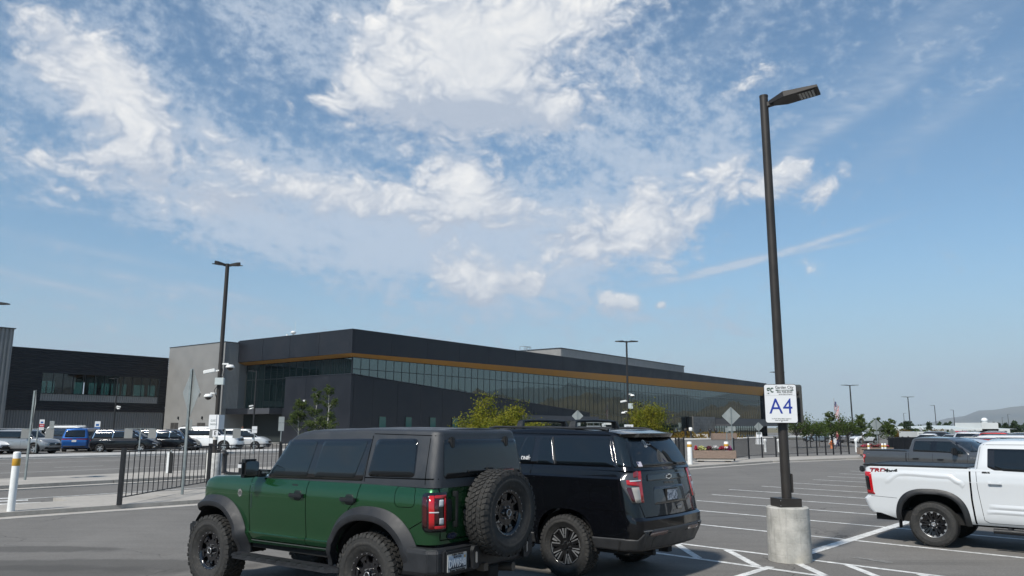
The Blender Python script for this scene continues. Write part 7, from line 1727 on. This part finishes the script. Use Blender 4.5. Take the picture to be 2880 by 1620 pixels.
# ------------------------------------------------------------------ planters
def petal_stuff(x0, x1, y, z, col, n, parent, name):
    rs = random.Random(int(x0 * 100) + n); mb = MB()
    for i in range(n):
        a = rs.uniform(x0, x1); c = (x0 + x1) / 2; k = 1 - (abs(a - c) / ((x1 - x0) / 2)) ** 2; zz = z + rs.uniform(0, .17) * (.4 + k); yy = y + rs.uniform(-.28, .28); s = rs.uniform(.03, .05)
        M = Matrix.Translation((a, yy, zz)) @ Matrix.Rotation(rs.uniform(0, 6), 4, 'Z') @ Matrix.Rotation(rs.uniform(-1, 1), 4, 'X')
        mb.M = M; mb.add([(s * math.cos(t), s * math.sin(t), 0 if j % 2 else .012) for j, t in enumerate([q * math.pi / 3 for q in range(6)])], [(0, 1, 2, 3, 4, 5)])
    mb.M = Matrix.Identity(4); return mb.build(name, col, parent)
def planter(X, Y, rz, label, W_=2.5, colours=None, sc=1.0):
    o = empty('flower_planter', (X, Y, .12), rz, label, 'planter', sc=sc)
    AG = mat('exposed_aggregate', (.20, .145, .115), .9, var=.5, vscale=26, bump=.6, bscale=60, dirt=(.36, .30, .25, .5))
    mb = MB()
    for (a, b, c, d) in ((-W_ / 2, W_ / 2, -.38, -.30), (-W_ / 2, W_ / 2, .30, .38), (-W_ / 2, -W_ / 2 + .08, -.30, .30), (W_ / 2 - .08, W_ / 2, -.30, .30)): mb.box(a, b, c, d, .20, .66)
    mb.build('trough', AG, o, bevel=.01); mb = MB(); mb.box(-W_ / 2 + .18, W_ / 2 - .18, -.32, .32, .07, .20); mb.build('plinth', M_CURB, o)
    for x in (-W_ / 2 + .45, W_ / 2 - .45): mb = MB(); mb.box(x - .15, x + .15, -.30, .30, 0, .07); mb.build('foot', M_UNDER, o)
    mb = MB(); mb.box(-W_ / 2 + .09, W_ / 2 - .09, -.29, .29, .5, .62); mb.build('soil', mat('soil', (.03, .02, .015), 1), o)
    lf = petal_stuff(-W_ / 2 + .15, W_ / 2 - .1, 0, .62, mat('flower_leaves', (.03, .07, .02), .8, var=.4, vscale=20), 420, o, 'foliage'); lf['kind'] = 'stuff'
    for (a, b, m) in colours: petal_stuff(a, b, 0, .68, m, 170, o, 'flowers')['kind'] = 'stuff'
    return o
FY, FM, FW, FR, FP_ = mat('yellow_flowers', (.55, .55, .22), .7), mat('maroon_flowers', (.10, .01, .025), .7), mat('white_flowers', (.72, .70, .70), .7), mat('red_flowers', (.42, .02, .06), .7), mat('purple_flowers', (.20, .01, .12), .7)
X_, Y_ = on_ray(2018, 1300, .12)
planter(X_ - .05, Y_ + .5, R(-8), 'speckled brown concrete planter with yellow, white and red flowers', 2.42, [(-.95, -.45, FY), (-.45, -.1, FM), (-.15, .3, FW), (.25, .8, FR), (.7, 1.0, FP_), (-1.1, -.95, FR)])
X_, Y_, _ = at(2461, 1262, 54); planter(X_, Y_, R(-8), 'planter of bright red flowers between two white bollards', 2.2, [(-.9, 0, FR), (-.1, .9, FR)])
# ------------------------------------------------------------------ trees
def leafmat(name, c0, c1, tr=.35):
    m = bpy.data.materials.new(name); m.use_nodes = True; t = NT(m.node_tree); t.n.clear()
    co = t.new('ShaderNodeTexCoord').outputs['Object']; n = t.noise(co, 1.3, 5, .7); n2 = t.noise(co, 9, 3, .7)
    c = t.mix(t.mr(t.m('ADD', t.m('MULTIPLY', n, .6), t.m('MULTIPLY', n2, .4)), .35, .62), c0, c1)
    d = t.new('ShaderNodeBsdfDiffuse', inp={'Color': c}).outputs[0]; tl = t.new('ShaderNodeBsdfTranslucent', inp={'Color': c}).outputs[0]
    mx = t.new('ShaderNodeMixShader', inp={0: tr, 1: d, 2: tl}); o = t.new('ShaderNodeOutputMaterial'); t.l.new(mx.outputs[0], o.inputs[0]); return m
LM_Y = leafmat('yellowing_locust_leaves', (.065, .105, .016), (.24, .22, .03)); LM_G = leafmat('dull_green_leaves', (.032, .060, .018), (.10, .135, .036)); LM_D = leafmat('dark_green_leaves', (.016, .034, .016), (.042, .064, .026)); LM_O = leafmat('turning_leaves', (.09, .085, .02), (.22, .13, .025)); LM_A = leafmat('aspen_leaves', (.040, .070, .024), (.11, .14, .042))
M_BARK = mat('bark', (.09, .075, .06), .9, var=.3, vscale=6, bump=.5); M_ASPEN = mat('pale_bark', (.38, .37, .33), .8, var=.3, vscale=5)
def tree(name, X, Y, h, wd, kind, lm, label, seed, z0=0.0, group='young trees round the terminal', nleaf=2600, ls=.10, bark=None, th=None):
    rs = random.Random(seed); o = empty(name, (X, Y, z0), rs.uniform(0, 6), label, 'tree', group); bark = bark or M_BARK
    mb = MB(); r0 = .02 * h + .02; limbs = []
    if kind == 'spire':
        n = 9; pts = [(rs.uniform(-.04, .04) * i * .3, rs.uniform(-.04, .04) * i * .3, h * .97 * i / n) for i in range(n + 1)]
        for i, (a, b) in enumerate(zip(pts, pts[1:])): mb.cyl(a, b, r0 * .55 * (1 - i / n) + .012, r0 * .55 * (1 - (i + 1) / n) + .012, 7)
        for k in range(34):
            t = rs.uniform(.16, .95); base = Vector(pts[min(n, int(t * n))]); base.z = h * t; a = rs.uniform(0, 6.28); L = wd * .5 * (1.15 - t) * rs.uniform(.5, 1.1) + .12
            tip = base + Vector((math.cos(a) * L, math.sin(a) * L, L * rs.uniform(.5, 1.1))); mb.cyl(base, tip, .018, .006, 5); limbs.append((base, tip, .07 + .08 * L))
    elif kind == 'cone':
        mb.cyl((0, 0, 0), (0, 0, h * .9), r0, .02, 7)
        for k in range(60):
            t = rs.uniform(.12, .98); a = rs.uniform(0, 6.28); L = wd * .5 * (1.02 - t) * rs.uniform(.7, 1.1); limbs.append((Vector((0, 0, h * t)), Vector((math.cos(a) * L, math.sin(a) * L, h * t - L * .12)), .22))
    else:
        tk = th or .30; fork = Vector((0, 0, h * tk)); mb.cyl((0, 0, 0), fork, r0, r0 * .75, 9)
        for k in range(13):
            a = k * 2.4 + rs.uniform(-.3, .3); el_ = rs.uniform(.5, 1.25); L = h * rs.uniform(.38, .62); mid = fork + Vector((math.cos(a) * math.cos(el_) * L * .5 * wd / h * 1.5, math.sin(a) * math.cos(el_) * L * .5 * wd / h * 1.5, math.sin(el_) * L * .55))
            mb.cyl(fork, mid, r0 * .5, r0 * .3, 6)
            for j in range(5):
                b = a + rs.uniform(-.8, .8); e2 = el_ + rs.uniform(-.9, .3); L2 = L * rs.uniform(.3, .62); tip = mid + Vector((math.cos(b) * math.cos(e2) * L2 * wd / h * 1.4, math.sin(b) * math.cos(e2) * L2 * wd / h * 1.4, math.sin(e2) * L2 * .9))
                mb.cyl(mid, tip, r0 * .25, .008, 5); limbs.append((mid, tip, h * rs.uniform(.05, .095)))
        # rescale to the wanted spread
        mr_ = max(max(abs(t.x), abs(t.y)) for _, t, _ in limbs) or 1; mz = max(t.z + rr for _, t, rr in limbs); kx, kz = (wd * .46) / mr_, (h - h * tk) / (mz - h * tk)
        f = lambda v: Vector((v.x * kx, v.y * kx, h * tk + (v.z - h * tk) * kz if v.z > h * tk else v.z))
        mb.v = [tuple(f(Vector(v))) for v in mb.v]; limbs = [(f(a), f(b), rr) for a, b, rr in limbs]
    mb.build('trunk', bark, o)
    mb = MB(); V, F_2 = [], []
    per = max(6, nleaf // len(limbs))
    for (a, b, rr) in limbs:
        for k in range(per):
            t = rs.random() ** .6; c = a.lerp(b, .25 + .85 * t) + Vector((rs.gauss(0, rr), rs.gauss(0, rr), rs.gauss(0, rr * .7)))
            s = ls * rs.uniform(.6, 1.35); u = Vector((rs.gauss(0, 1), rs.gauss(0, 1), rs.gauss(0, 1))).normalized(); w = u.orthogonal().normalized(); w = (w * math.cos(k) + u.cross(w) * math.sin(k))
            i0 = len(V); V += [tuple(c - u * s * .5), tuple(c + w * s * .32), tuple(c + u * s * .5), tuple(c - w * s * .32)]; F_2.append((i0, i0 + 1, i0 + 2, i0 + 3))
    me = bpy.data.meshes.new('crown'); me.from_pydata(V, [], F_2); me.materials.append(lm); c = bpy.data.objects.new('crown', me); COL.objects.link(c); c.parent = o
    return o
def tpx(name, px, top, D, wpx, kind, lm, label, seed, **k):
    X, Y, Z = at(px, top, D); return tree(name, X, D, Z, wpx * D / 2170, kind, lm, label, seed, **k)
tpx('locust_tree', 1392, 1106, 52, 235, 'round', LM_Y, 'yellow-green spreading tree before the dark sloping wall', 3, nleaf=13000, ls=.13, th=.2)
tpx('locust_tree', 1818, 1122, 58, 120, 'round', LM_Y, 'yellow-green bushy tree before the glass front, right of the lamp post', 8, nleaf=9000, ls=.12, th=.2)
tpx('locust_tree', 1497, 1183, 62, 110, 'round', LM_Y, 'low yellow-green tree behind the front of the roof rails', 12, nleaf=3000, ls=.14)
for px, tp, sd, lb in ((844, 1119, 1, 'leftmost of the three slender pale-barked trees'), (891, 1094, 2, 'middle one of the three slender pale-barked trees'), (927, 1086, 4, 'rightmost of the three slender pale-barked trees')):
    tpx('aspen_tree', px, tp, 76, 66, 'spire', LM_A, lb, sd, nleaf=3800, ls=.13, bark=M_ASPEN)
TR = [(2236, 1148, 82, 100, 'round', LM_G, 'tall open green tree directly right of the A4 sign'), (2275, 1178, 84, 90, 'round', LM_G, 'green tree, second right of the A4 sign'), (2300, 1174, 88, 60, 'round', LM_G, 'leafy green tree, third right of the A4 sign'), (2333, 1160, 90, 46, 'spire', LM_A, 'slender tree left of the flag'),
      (2352, 1172, 92, 60, 'round', LM_G, 'green tree under the flag'), (2378, 1164, 88, 70, 'round', LM_G, 'broad green tree below the double-headed lamp post'), (2420, 1166, 92, 50, 'spire', LM_A, 'slender grey-green tree right of the double-headed lamp post'), (2466, 1176, 100, 55, 'spire', LM_A, 'thin tree behind the large pale diamond sign'),
      (2500, 1176, 104, 46, 'spire', LM_G, 'narrow upright tree right of the diamond sign'), (2547, 1186, 130, 50, 'cone', LM_D, 'dark conical tree under the far lamp post'), (2535, 1205, 112, 60, 'round', LM_O, 'turning yellow-brown low tree at the foot of the conical one'), (2590, 1204, 118, 44, 'round', LM_G, 'small green tree left of the hangar'),
      (2612, 1187, 190, 28, 'cone', LM_D, 'dark pointed tree behind the long white roof'), (2640, 1206, 116, 50, 'round', LM_O, 'brownish tree under the single-headed lamp post'), (2668, 1212, 120, 34, 'round', LM_G, 'small tree before the hangar gable'), (2722, 1210, 120, 36, 'round', LM_G, 'small tree before the hangar doors'),
      (2795, 1190, 230, 30, 'cone', LM_D, 'dark distant tree right of the hangar dome'), (2808, 1190, 230, 22, 'cone', LM_D, 'dark distant pointed tree beyond the hangar roof'), (2828, 1191, 230, 22, 'cone', LM_D, 'dark distant tree between the twin lamp posts'), (2848, 1190, 230, 32, 'cone', LM_D, 'dark distant tree at the right end of the hangar'), (2862, 1196, 225, 26, 'cone', LM_D, 'smaller dark tree at the right end of the hangar'), (2568, 1203, 180, 50, 'round', LM_D, 'dark rounded tree beyond the box trailer'), (2660, 1190, 235, 20, 'cone', LM_D, 'dark tree rising behind the hangar gable')]
for i, (px, tp, D, w_, kd, lm, lb) in enumerate(TR): tpx('young_tree', px, tp, D, w_, kd, lm, lb, 30 + i, nleaf=2200 if D < 110 else 1200, ls=.16 * D / 90)
# low shrubs at the building foot
for px, D, lb in ((1905, 150, 'low dry shrub bed left of the stone wall'), (2010, 156, 'low dry shrub bed right of the stone wall')):
    X_, Y_, _ = at(px, 1220, D); rs = random.Random(px); V, F_2 = [], []
    for k in range(900):
        x, y, z = X_ + rs.gauss(0, 2.2), Y_ + rs.gauss(0, 1.2), .1 + abs(rs.gauss(0, .45)); s = .2; i0 = len(V); a = rs.uniform(0, 6); V += [(x - s * math.cos(a), y - s * math.sin(a), z), (x, y, z + s), (x + s * math.cos(a), y + s * math.sin(a), z), (x, y, z - s)]; F_2.append((i0, i0 + 1, i0 + 2, i0 + 3))
    me = bpy.data.meshes.new('shrub_bed'); me.from_pydata(V, [], F_2); me.materials.append(LM_O); c = bpy.data.objects.new('shrub_bed', me); COL.objects.link(c); c['kind'] = 'stuff'; tag(c, lb, 'shrubs')
# distant tree line
rs = random.Random(77); V, F_2 = [], []
for k in range(9000):
    a = rs.uniform(20, 75); D = rs.uniform(420, 640); x, y = math.sin(R(a)) * D, math.cos(R(a)) * D; hh = 3.4 + 1.2 * math.sin(a * 3.1) + 1.0 * math.sin(a * 11); z = rs.uniform(0, max(2, hh)); s = rs.uniform(.5, 1.1); b = rs.uniform(0, 6)
    i0 = len(V); V += [(x - s * math.cos(b), y - s * math.sin(b), z), (x, y, z + s), (x + s * math.cos(b), y + s * math.sin(b), z), (x, y, z - s)]; F_2.append((i0, i0 + 1, i0 + 2, i0 + 3))
me = bpy.data.meshes.new('distant_tree_line'); me.from_pydata(V, [], F_2); me.materials.append(LM_D); c = bpy.data.objects.new('distant_tree_line', me); COL.objects.link(c); c['kind'] = 'stuff'; tag(c, 'dark line of far-off trees on the horizon at the right', 'trees')
# ------------------------------------------------------------------ far buildings on the right
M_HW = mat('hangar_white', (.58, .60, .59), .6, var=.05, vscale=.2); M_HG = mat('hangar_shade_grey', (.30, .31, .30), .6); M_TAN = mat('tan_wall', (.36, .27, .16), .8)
def far_box(o, name, px0, px1, py0, D, dep, m, z0=0, roof=None):
    x0, _, z1 = at(px0, py0, D); x1, _, _ = at(px1, py0, D); mb = MB(); mb.box(x0 - o.location.x, x1 - o.location.x, 0, dep, z0, z1); return mb.build(name, m, o), x0 - o.location.x, x1 - o.location.x, z1
HX, HY, _ = at(2700, 1230, 200); hg = empty('hangar', (HX, HY, 0), 0, 'long white hangar with a low gable and a white radar dome on its roof', 'building')
_, x0, x1, z1 = far_box(hg, 'wall', 2662, 2840, 1206, 200, 46, M_HW)
mb = MB(); xr0 = at(2670, 1196, 200)[0] - HX; mb.add([(x0, 0, z1), (x1 + 2, 0, z1), (x1 - 4, 20, at(2670, 1196, 200)[2]), (x0 + 6, 20, at(2670, 1196, 200)[2]), (x0 + .2, 46, z1), (x1, 46, z1)], [(0, 1, 2, 3), (3, 2, 5, 4), (0, 3, 4), (1, 5, 2)]); mb.build('roof', mat('hangar_roof', (.50, .54, .53), .45), hg)
_, a0, a1, zt_ = far_box(hg, 'roof_block', 2722, 2767, 1189, 206, 12, M_HW)
mb = MB(); cx, _, cz = at(2756, 1182, 210); rr = 8 * 210 / 2170
mb.lathe([(rr * math.sin(t), rr * -math.cos(t) * .85) for t in [math.pi * (.12 + .88 * i / 12) for i in range(13)]], 20)
mb.v = [(x + cx - HX, y + 8, z + cz) for x, y, z in mb.v]; mb.cyl((cx - HX, 8, zt_ - .5), (cx - HX, 8, cz - rr * .7), .8, n=10); mb.build('radar_dome', mat('dome_white', (.7, .72, .72), .4), hg)
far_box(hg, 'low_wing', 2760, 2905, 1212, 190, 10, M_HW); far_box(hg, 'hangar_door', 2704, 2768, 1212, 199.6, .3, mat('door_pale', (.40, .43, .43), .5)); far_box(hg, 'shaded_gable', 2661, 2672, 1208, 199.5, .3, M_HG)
SX, SY, _ = at(2830, 1230, 150); sh_ = empty('tan_building', (SX, SY, 0), 0, 'low tan building with a grey roof edge at the right side', 'building')
far_box(sh_, 'wall', 2780, 2960, 1224, 150, 12, M_TAN); _, a, b, z = far_box(sh_, 'roof_edge', 2776, 2964, 1218, 149, 13, M_HG, z0=at(2800, 1223, 149)[2])
WX, WY2, _ = at(2616, 1230, 240); wr = empty('long_roof_building', (WX, WY2, 0), 0, 'building showing only a long thin white roof edge above the trees', 'building')
far_box(wr, 'roof_edge', 2580, 2652, 1199, 240, 14, M_HW, z0=at(2600, 1202, 240)[2]); far_box(wr, 'wall', 2584, 2648, 1202, 242, 12, M_HG)
TX_, TY_, _ = at(2594, 1230, 105); bt = empty('box_trailer', (TX_, TY_, 0), 0, 'white box trailer with its open side beyond the grey pickup', 'trailer')
_, a, b, z = far_box(bt, 'body', 2580, 2608, 1214, 105, 5, M_HW, z0=.9); mb = MB(); mb.box(a + .15, b - .15, -.03, -.005, 1.05, z - .15); mb.build('side_panel', mat('trailer_grey', (.33, .34, .33), .5), bt)
for x in (a + .6, b - .6): mb = MB(); mb.cyl((x, -.02, .45), (x, .25, .45), .45, n=16); mb.build('wheel', M_TYRE, bt)
AX, AY, _ = at(2624, 1225, 118); ac = empty('jet_aircraft', (AX, AY, 0), 0, 'tail-engined small jet seen from behind beyond the trailer', 'aircraft'); zc = at(2632, 1221, 118)[2]
mb = MB(); mb.M = Matrix.Translation((.45, 0, zc)); mb.lathe([(.30, 1.2), (.42, .6), (.46, 0), (.42, -.6), (.34, -.62)], 20, axis='Y'); mb.build('engine', M_HW, ac)
mb = MB(); mb.M = Matrix.Translation((.45, -.4, zc)); mb.lathe([(.0, .1), (.33, .08), (.36, 0)], 20, axis='Y'); mb.build('intake', M_BLACK, ac)
mb = MB(); mb.M = Matrix.Translation((-.9, .5, zc - .15)); mb.lathe([(.05, -3), (.5, -1.5), (.62, 0), (.6, 3), (.2, 6)], 20, axis='Y'); mb.build('fuselage', mat('jet_navy', (.03, .045, .10), .3, coat=.5), ac)
mb = MB(); mb.add([(-1, 0, zc + .3), (-1, 1.4, zc + .3), (-1, 2, zc + 1.0), (-1, 1.4, zc + 1.0), (-.92, 0, zc + .3), (-.92, 1.4, zc + .3), (-.92, 2, zc + 1.0), (-.92, 1.4, zc + 1.0)], [(0, 1, 2, 3), (4, 5, 6, 7), (0, 1, 5, 4), (1, 2, 6, 5), (2, 3, 7, 6), (3, 0, 4, 7)]); mb.build('fin', M_HW, ac)
for dx in (-1.2, .2): mb = MB(); mb.cyl((dx, .3, .25), (dx, .3, zc - .6), .06, n=6); mb.cyl((dx - .1, .3, .25), (dx + .1, .3, .25), .25, n=12); mb.build('landing_gear', M_UNDER, ac)
# low white sheds between the trees
for i, (px0, px1, py, D, m, lb) in enumerate([(2285, 2318, 1204, 170, M_HW, 'white shed glimpsed between the trees right of the A4 sign'), (2425, 2452, 1217, 165, M_HW, 'low white shed behind the smaller diamond sign'), (2525, 2560, 1212, 210, M_TAN, 'low tan shed beyond the conical tree'), (2505, 2525, 1215, 190, M_HG, 'small grey shed right of the narrow tree'), (2215, 2290, 1228, 140, mat('wall_pale_tan', (.42, .36, .26), .8), 'long low pale wall beneath the trees')]):
    x0, _, z1 = at(px0, py, D); x1 = at(px1, py, D)[0]; o = empty('shed', ((x0 + x1) / 2, D, 0), 0, lb, 'shed'); w2 = (x1 - x0) / 2
    mb = MB(); mb.box(-w2, w2, 0, 7, 0, z1 - .3); mb.build('wall', m, o); mb = MB(); mb.box(-w2 - .2, w2 + .2, -.2, 7.2, z1 - .3, z1); mb.build('roof', M_HG if m is not M_HG else M_HW, o)
# ------------------------------------------------------------------ white service truck, benches, hydrant, flag
X_, Y_, _ = at(1688, 1220, 66); st = empty('service_truck', (X_, Y_, 0), 0, 'white service truck with tank and ladder rack above the black car', 'truck')
zt_ = at(1688, 1186, 66)[2]
mb = MB(); mb.box(-1.25, .15, -.9, .9, 1.0, zt_ - .35, b=.18); mb.build('tank', M_HW, st); mb = MB(); mb.box(.25, 1.25, -.95, .95, .7, zt_, b=.15); cb = mb.build('cab', M_HW, st)
mb = MB(); mb.box(.38, 1.12, -.965, -.955, 1.5, zt_ - .25); mb.build('cab_window', M_GLASS, cb)
mb = MB()
for k in range(5): mb.box(.02 + .0 * k - 1.2 + .5 * k, -1.16 + .5 * k, -1.0, -.96, 1.3, zt_ - .05)
mb.box(-1.25, 1.3, -1.0, -.96, zt_ - .1, zt_ - .05); mb.build('rack', M_GALV, st)
for x in (-.9, .8): mb = MB(); mb.cyl((x, -1.0, .48), (x, -.7, .48), .48, n=18); mb.build('wheel', M_TYRE, st)
mb = MB(); mb.box(-1.4, 1.3, -.8, .8, .6, .95); mb.build('chassis', M_UNDER, st)
for i, (px, D, w_) in enumerate(((1957, 150, 20), (1982, 151, 16))):
    X_, Y_, _ = at(px, 1230, D); o = tag(MB().box(-w_ * D / 4340, w_ * D / 4340, -.3, .3, 0, .75, b=.03).build('stone_bench', M_CURB), ['wider pale block bench at the foot of the stone wall', 'narrower pale block bench at the foot of the stone wall'][i], 'bench', 'block benches by the stone wall'); o.location = (X_, Y_, .1)
for i, (px, D) in enumerate(((1928, 148), (1943, 147), (1998, 146), (2014, 147))):
    X_, Y_, Z_ = at(px, 1227, D); o = empty('bollard_light', (X_, Y_, .1), 0, ['dark bollard left of the benches', 'black and white bollard next to the stone wall', 'dark urn-shaped bollard right of the benches', 'dark bollard beside the brown far planter'][i], 'bollard', 'black bollard lights')
    mb = MB(); mb.lathe([(.32, 0), (.2, .1), (.19, 1.2), (.30, 1.3), (.32, 1.7), (.1, 1.8), (0, 1.8)], 12); mb.build('column', M_POLE2, o)
    if i == 1: mb = MB(); mb.lathe([(.2, 1.25), (.33, 1.35), (.33, 1.95), (0, 2.0)], 12); mb.build('white_top', M_BOL, o)
X_, Y_, _ = at(2036, 1232, 130); o = tag(MB().box(-2.0, 2.0, -.6, .6, 0, 1.05, b=.04).build('far_planter', mat('exposed_aggregate', (.2, .145, .115), .9)), 'low brown block planter before the right entrance', 'planter'); o.location = (X_, Y_, .1)
X_, Y_, _ = at(2135, 1228, 100); o = empty('a_frame_sign', (X_, Y_, 0), 0, 'white folding board before the right entrance', 'sign'); mb = MB(); mb.add([(-.45, -.3, 0), (.45, -.3, 0), (.35, 0, 1.5), (-.35, 0, 1.5), (-.45, .3, 0), (.45, .3, 0)], [(0, 1, 2, 3), (3, 2, 5, 4)]); mb.build('board', M_SW, o)
X_, Y_, _ = at(2342, 1228, 100); o = empty('a_frame_sign', (X_, Y_, 0), 0, 'white folding board beside the far parked cars', 'sign'); mb = MB(); mb.add([(-.5, -.3, 0), (.5, -.3, 0), (.35, 0, 1.5), (-.35, 0, 1.5), (-.5, .3, 0), (.5, .3, 0)], [(0, 1, 2, 3), (3, 2, 5, 4)]); mb.build('board', M_SW, o)
X_, Y_ = on_ray(2340, 1262, 0); o = empty('fire_hydrant', (X_, Y_, 0), 0, 'orange fire hydrant beyond the black fence', 'hydrant'); M_HY = mat('hydrant_orange', (.42, .12, .03), .5)
mb = MB(); mb.lathe([(.20, 0), (.20, .06), (.14, .08), (.13, .62), (.17, .64), (.17, .68), (.13, .72), (.08, .80), (0, .82)], 16); mb.build('barrel', M_HY, o); mb = MB(); mb.cyl((-.26, 0, .5), (.26, 0, .5), .07, n=12); mb.cyl((0, -.24, .48), (0, 0, .48), .09, n=12); mb.build('outlet', M_HY, o); mb = MB(); mb.cyl((0, 0, .82), (0, 0, .88), .035, n=6); mb.build('nut', M_HY, o)
for px, lb in ((2153, 'slim white marker post behind the black fence left of the lamp post'), (2191, 'slim white marker post behind the lamp post'), (2409, 'slim white marker post behind the right part of the fence')):
    X_, Y_ = on_ray(px, 1271, .02); o = empty('marker_post', (X_, Y_, 0), 0, lb, 'post'); mb = MB(); mb.lathe([(.10, 0), (.10, .85), (.13, .9), (.14, 1.1), (.05, 1.15), (0, 1.15)], 12); mb.build('tube', M_BOL, o)
X_, Y_, Z_ = at(2345, 1122, 150); fl = empty('flagpole', (X_, Y_, 0), 0, 'tall flagpole with a limp striped flag above the trees', 'flagpole')
mb = MB(); mb.cyl((0, 0, 0), (0, 0, Z_), .09, .05, 8); mb.lathe([(0, Z_ - .05), (.12, Z_ + .03), (0, Z_ + .12)], 8); mb.build('pole', mat('flagpole_alu', (.5, .5, .5), .4, .6), fl)
fr = empty('flag', (X_, Y_, 0), 0, 'limp red, white and blue flag on the tall pole', 'flag'); zt_ = at(2345, 1130, 150)[2]
cols = [mat('flag_red', (.32, .03, .04), .8), mat('flag_white', (.55, .55, .55), .8)]
for k in range(9):
    rows = []
    for j in range(9):
        f = j / 8; rows.append([(.08 + (k + q) * .085 + .10 * math.sin(j * 1.4 + k), .10 * math.sin(j * 1.1 + k * .9 + q), zt_ - f * 3.0 - k * .10) for q in (0, 1)])
    mb = MB(); mb.grid(rows); mb.build('stripe', cols[k % 2], fr)
mb = MB(); mb.grid([[(.06 + .3 * q + .05 * math.sin(j), -.08, zt_ - .12 * j) for q in (0, 1)] for j in range(9)]); mb.build('canton', mat('canton_blue', (.06, .07, .14), .5), fr)
# ------------------------------------------------------------------ people
def person(X, Y, z0, azm, label, shirt, legs, hair, skin=(.42, .26, .19), stride=.22, h=1.74, arms=(.25, -.2)):
    o = empty('person', (X, Y, z0), az2rz(azm), label, 'person'); k = h / 1.74
    J = {'pel': (0, 0, .93, .135), 'wai': (0, 0, 1.08, .120), 'che': (.01, 0, 1.28, .150), 'nec': (.01, 0, 1.47, .060), 'hd': (.03, 0, 1.58, .092), 'ht': (.03, 0, 1.68, .085)}
    E = [('pel', 'wai'), ('wai', 'che'), ('che', 'nec'), ('nec', 'hd'), ('hd', 'ht')]
    for s, sg in (('l', 1), ('r', -1)):
        st = stride * sg
        J['hp' + s] = (.0, .09 * sg, .88, .095); J['kn' + s] = (st * .5 + .04, .10 * sg, .50, .062); J['an' + s] = (st, .10 * sg, .09, .042); J['to' + s] = (st + .15, .11 * sg, .03, .034)
        E += [('pel', 'hp' + s), ('hp' + s, 'kn' + s), ('kn' + s, 'an' + s), ('an' + s, 'to' + s)]
        a = arms[0 if sg > 0 else 1]
        J['sh' + s] = (.0, .185 * sg, 1.40, .062); J['el' + s] = (a * .35, .24 * sg, 1.13, .043); J['wr' + s] = (a * .9 + .05, .23 * sg, .89, .030); J['ha' + s] = (a + .08, .22 * sg, .80, .034)
        E += [('che', 'sh' + s), ('sh' + s, 'el' + s), ('el' + s, 'wr' + s), ('wr' + s, 'ha' + s)]
    nm = list(J); me = bpy.data.meshes.new('body'); me.from_pydata([tuple(c * k for c in J[n][:3]) for n in nm], [(nm.index(a), nm.index(b)) for a, b in E], [])
    ob = bpy.data.objects.new('body', me); COL.objects.link(ob); md = ob.modifiers.new('skin', 'SKIN')
    for i, n in enumerate(nm): me.skin_vertices[0].data[i].radius = (J[n][3] * k, J[n][3] * k * (1.15 if n in ('che', 'wai', 'pel') else 1))
    me.skin_vertices[0].data[0].use_root = True; ob.modifiers.new('sub', 'SUBSURF').levels = 2
    dg = bpy.context.evaluated_depsgraph_get(); m2 = bpy.data.meshes.new_from_object(ob.evaluated_get(dg)); bpy.data.objects.remove(ob)
    ms = [mat('skin_tone', skin, .6), mat('cloth_%d_%d_%d' % tuple(int(c * 100) for c in shirt), shirt, .9), mat('cloth_%d_%d_%d' % tuple(int(c * 100) for c in legs), legs, .9), mat('shoe_dark', (.03, .03, .03), .7)]
    m2.materials.clear()
    for m in ms: m2.materials.append(m)
    for p in m2.polygons:
        z = p.center.z / k; y = abs(p.center.y) / k; p.use_smooth = True
        p.material_index = 3 if z < .09 else (2 if z < .93 and y < .19 else (0 if z > 1.46 or (z < 1.12 and y > .19) else 1))
    ob = bpy.data.objects.new('body', m2); COL.objects.link(ob); ob.parent = o
    mb = MB(); mb.lathe([(.098 * k * math.sin(t), .105 * k * math.cos(t)) for t in [math.pi * .62 * i / 8 for i in range(9)]], 16); mb.v = [(x + .015 * k, y, z + 1.635 * k) for x, y, z in mb.v]; mb.build('hair', mat('hair_%d' % int(hair[0] * 100), hair, .8), o)
    return o
X_, Y_, Z_ = at(683, 1199, 76); person(X_, Y_, Z_ - 1.74, 200, 'person with brown hair and a bare-shouldered pale top behind the silver minivan', (.40, .25, .20), (.05, .05, .07), (.10, .04, .02))
X_, Y_ = on_ray(2358, 1262, 0); person(X_, Y_, 0, 265, 'person in a dark red top and dark trousers walking beyond the fence by the hydrant', (.16, .03, .035), (.06, .05, .10), (.10, .06, .03), stride=.3)
# ------------------------------------------------------------------ haze
mb = MB(); mb.box(-14000, 14000, -2000, 14000, -5, 900); hz_o = mb.build('haze', None); hz_o.data.materials.clear()
hm = bpy.data.materials.new('haze'); hm.use_nodes = True; t = NT(hm.node_tree); t.n.clear()
v = t.new('ShaderNodeVolumePrincipled', inp={'Color': (.80, .88, 1.0, 1), 'Density': .0001, 'Anisotropy': .0}); oo = t.new('ShaderNodeOutputMaterial'); t.l.new(v.outputs[0], oo.inputs['Volume'])
hz_o.data.materials.append(hm); hz_o['kind'] = 'stuff'
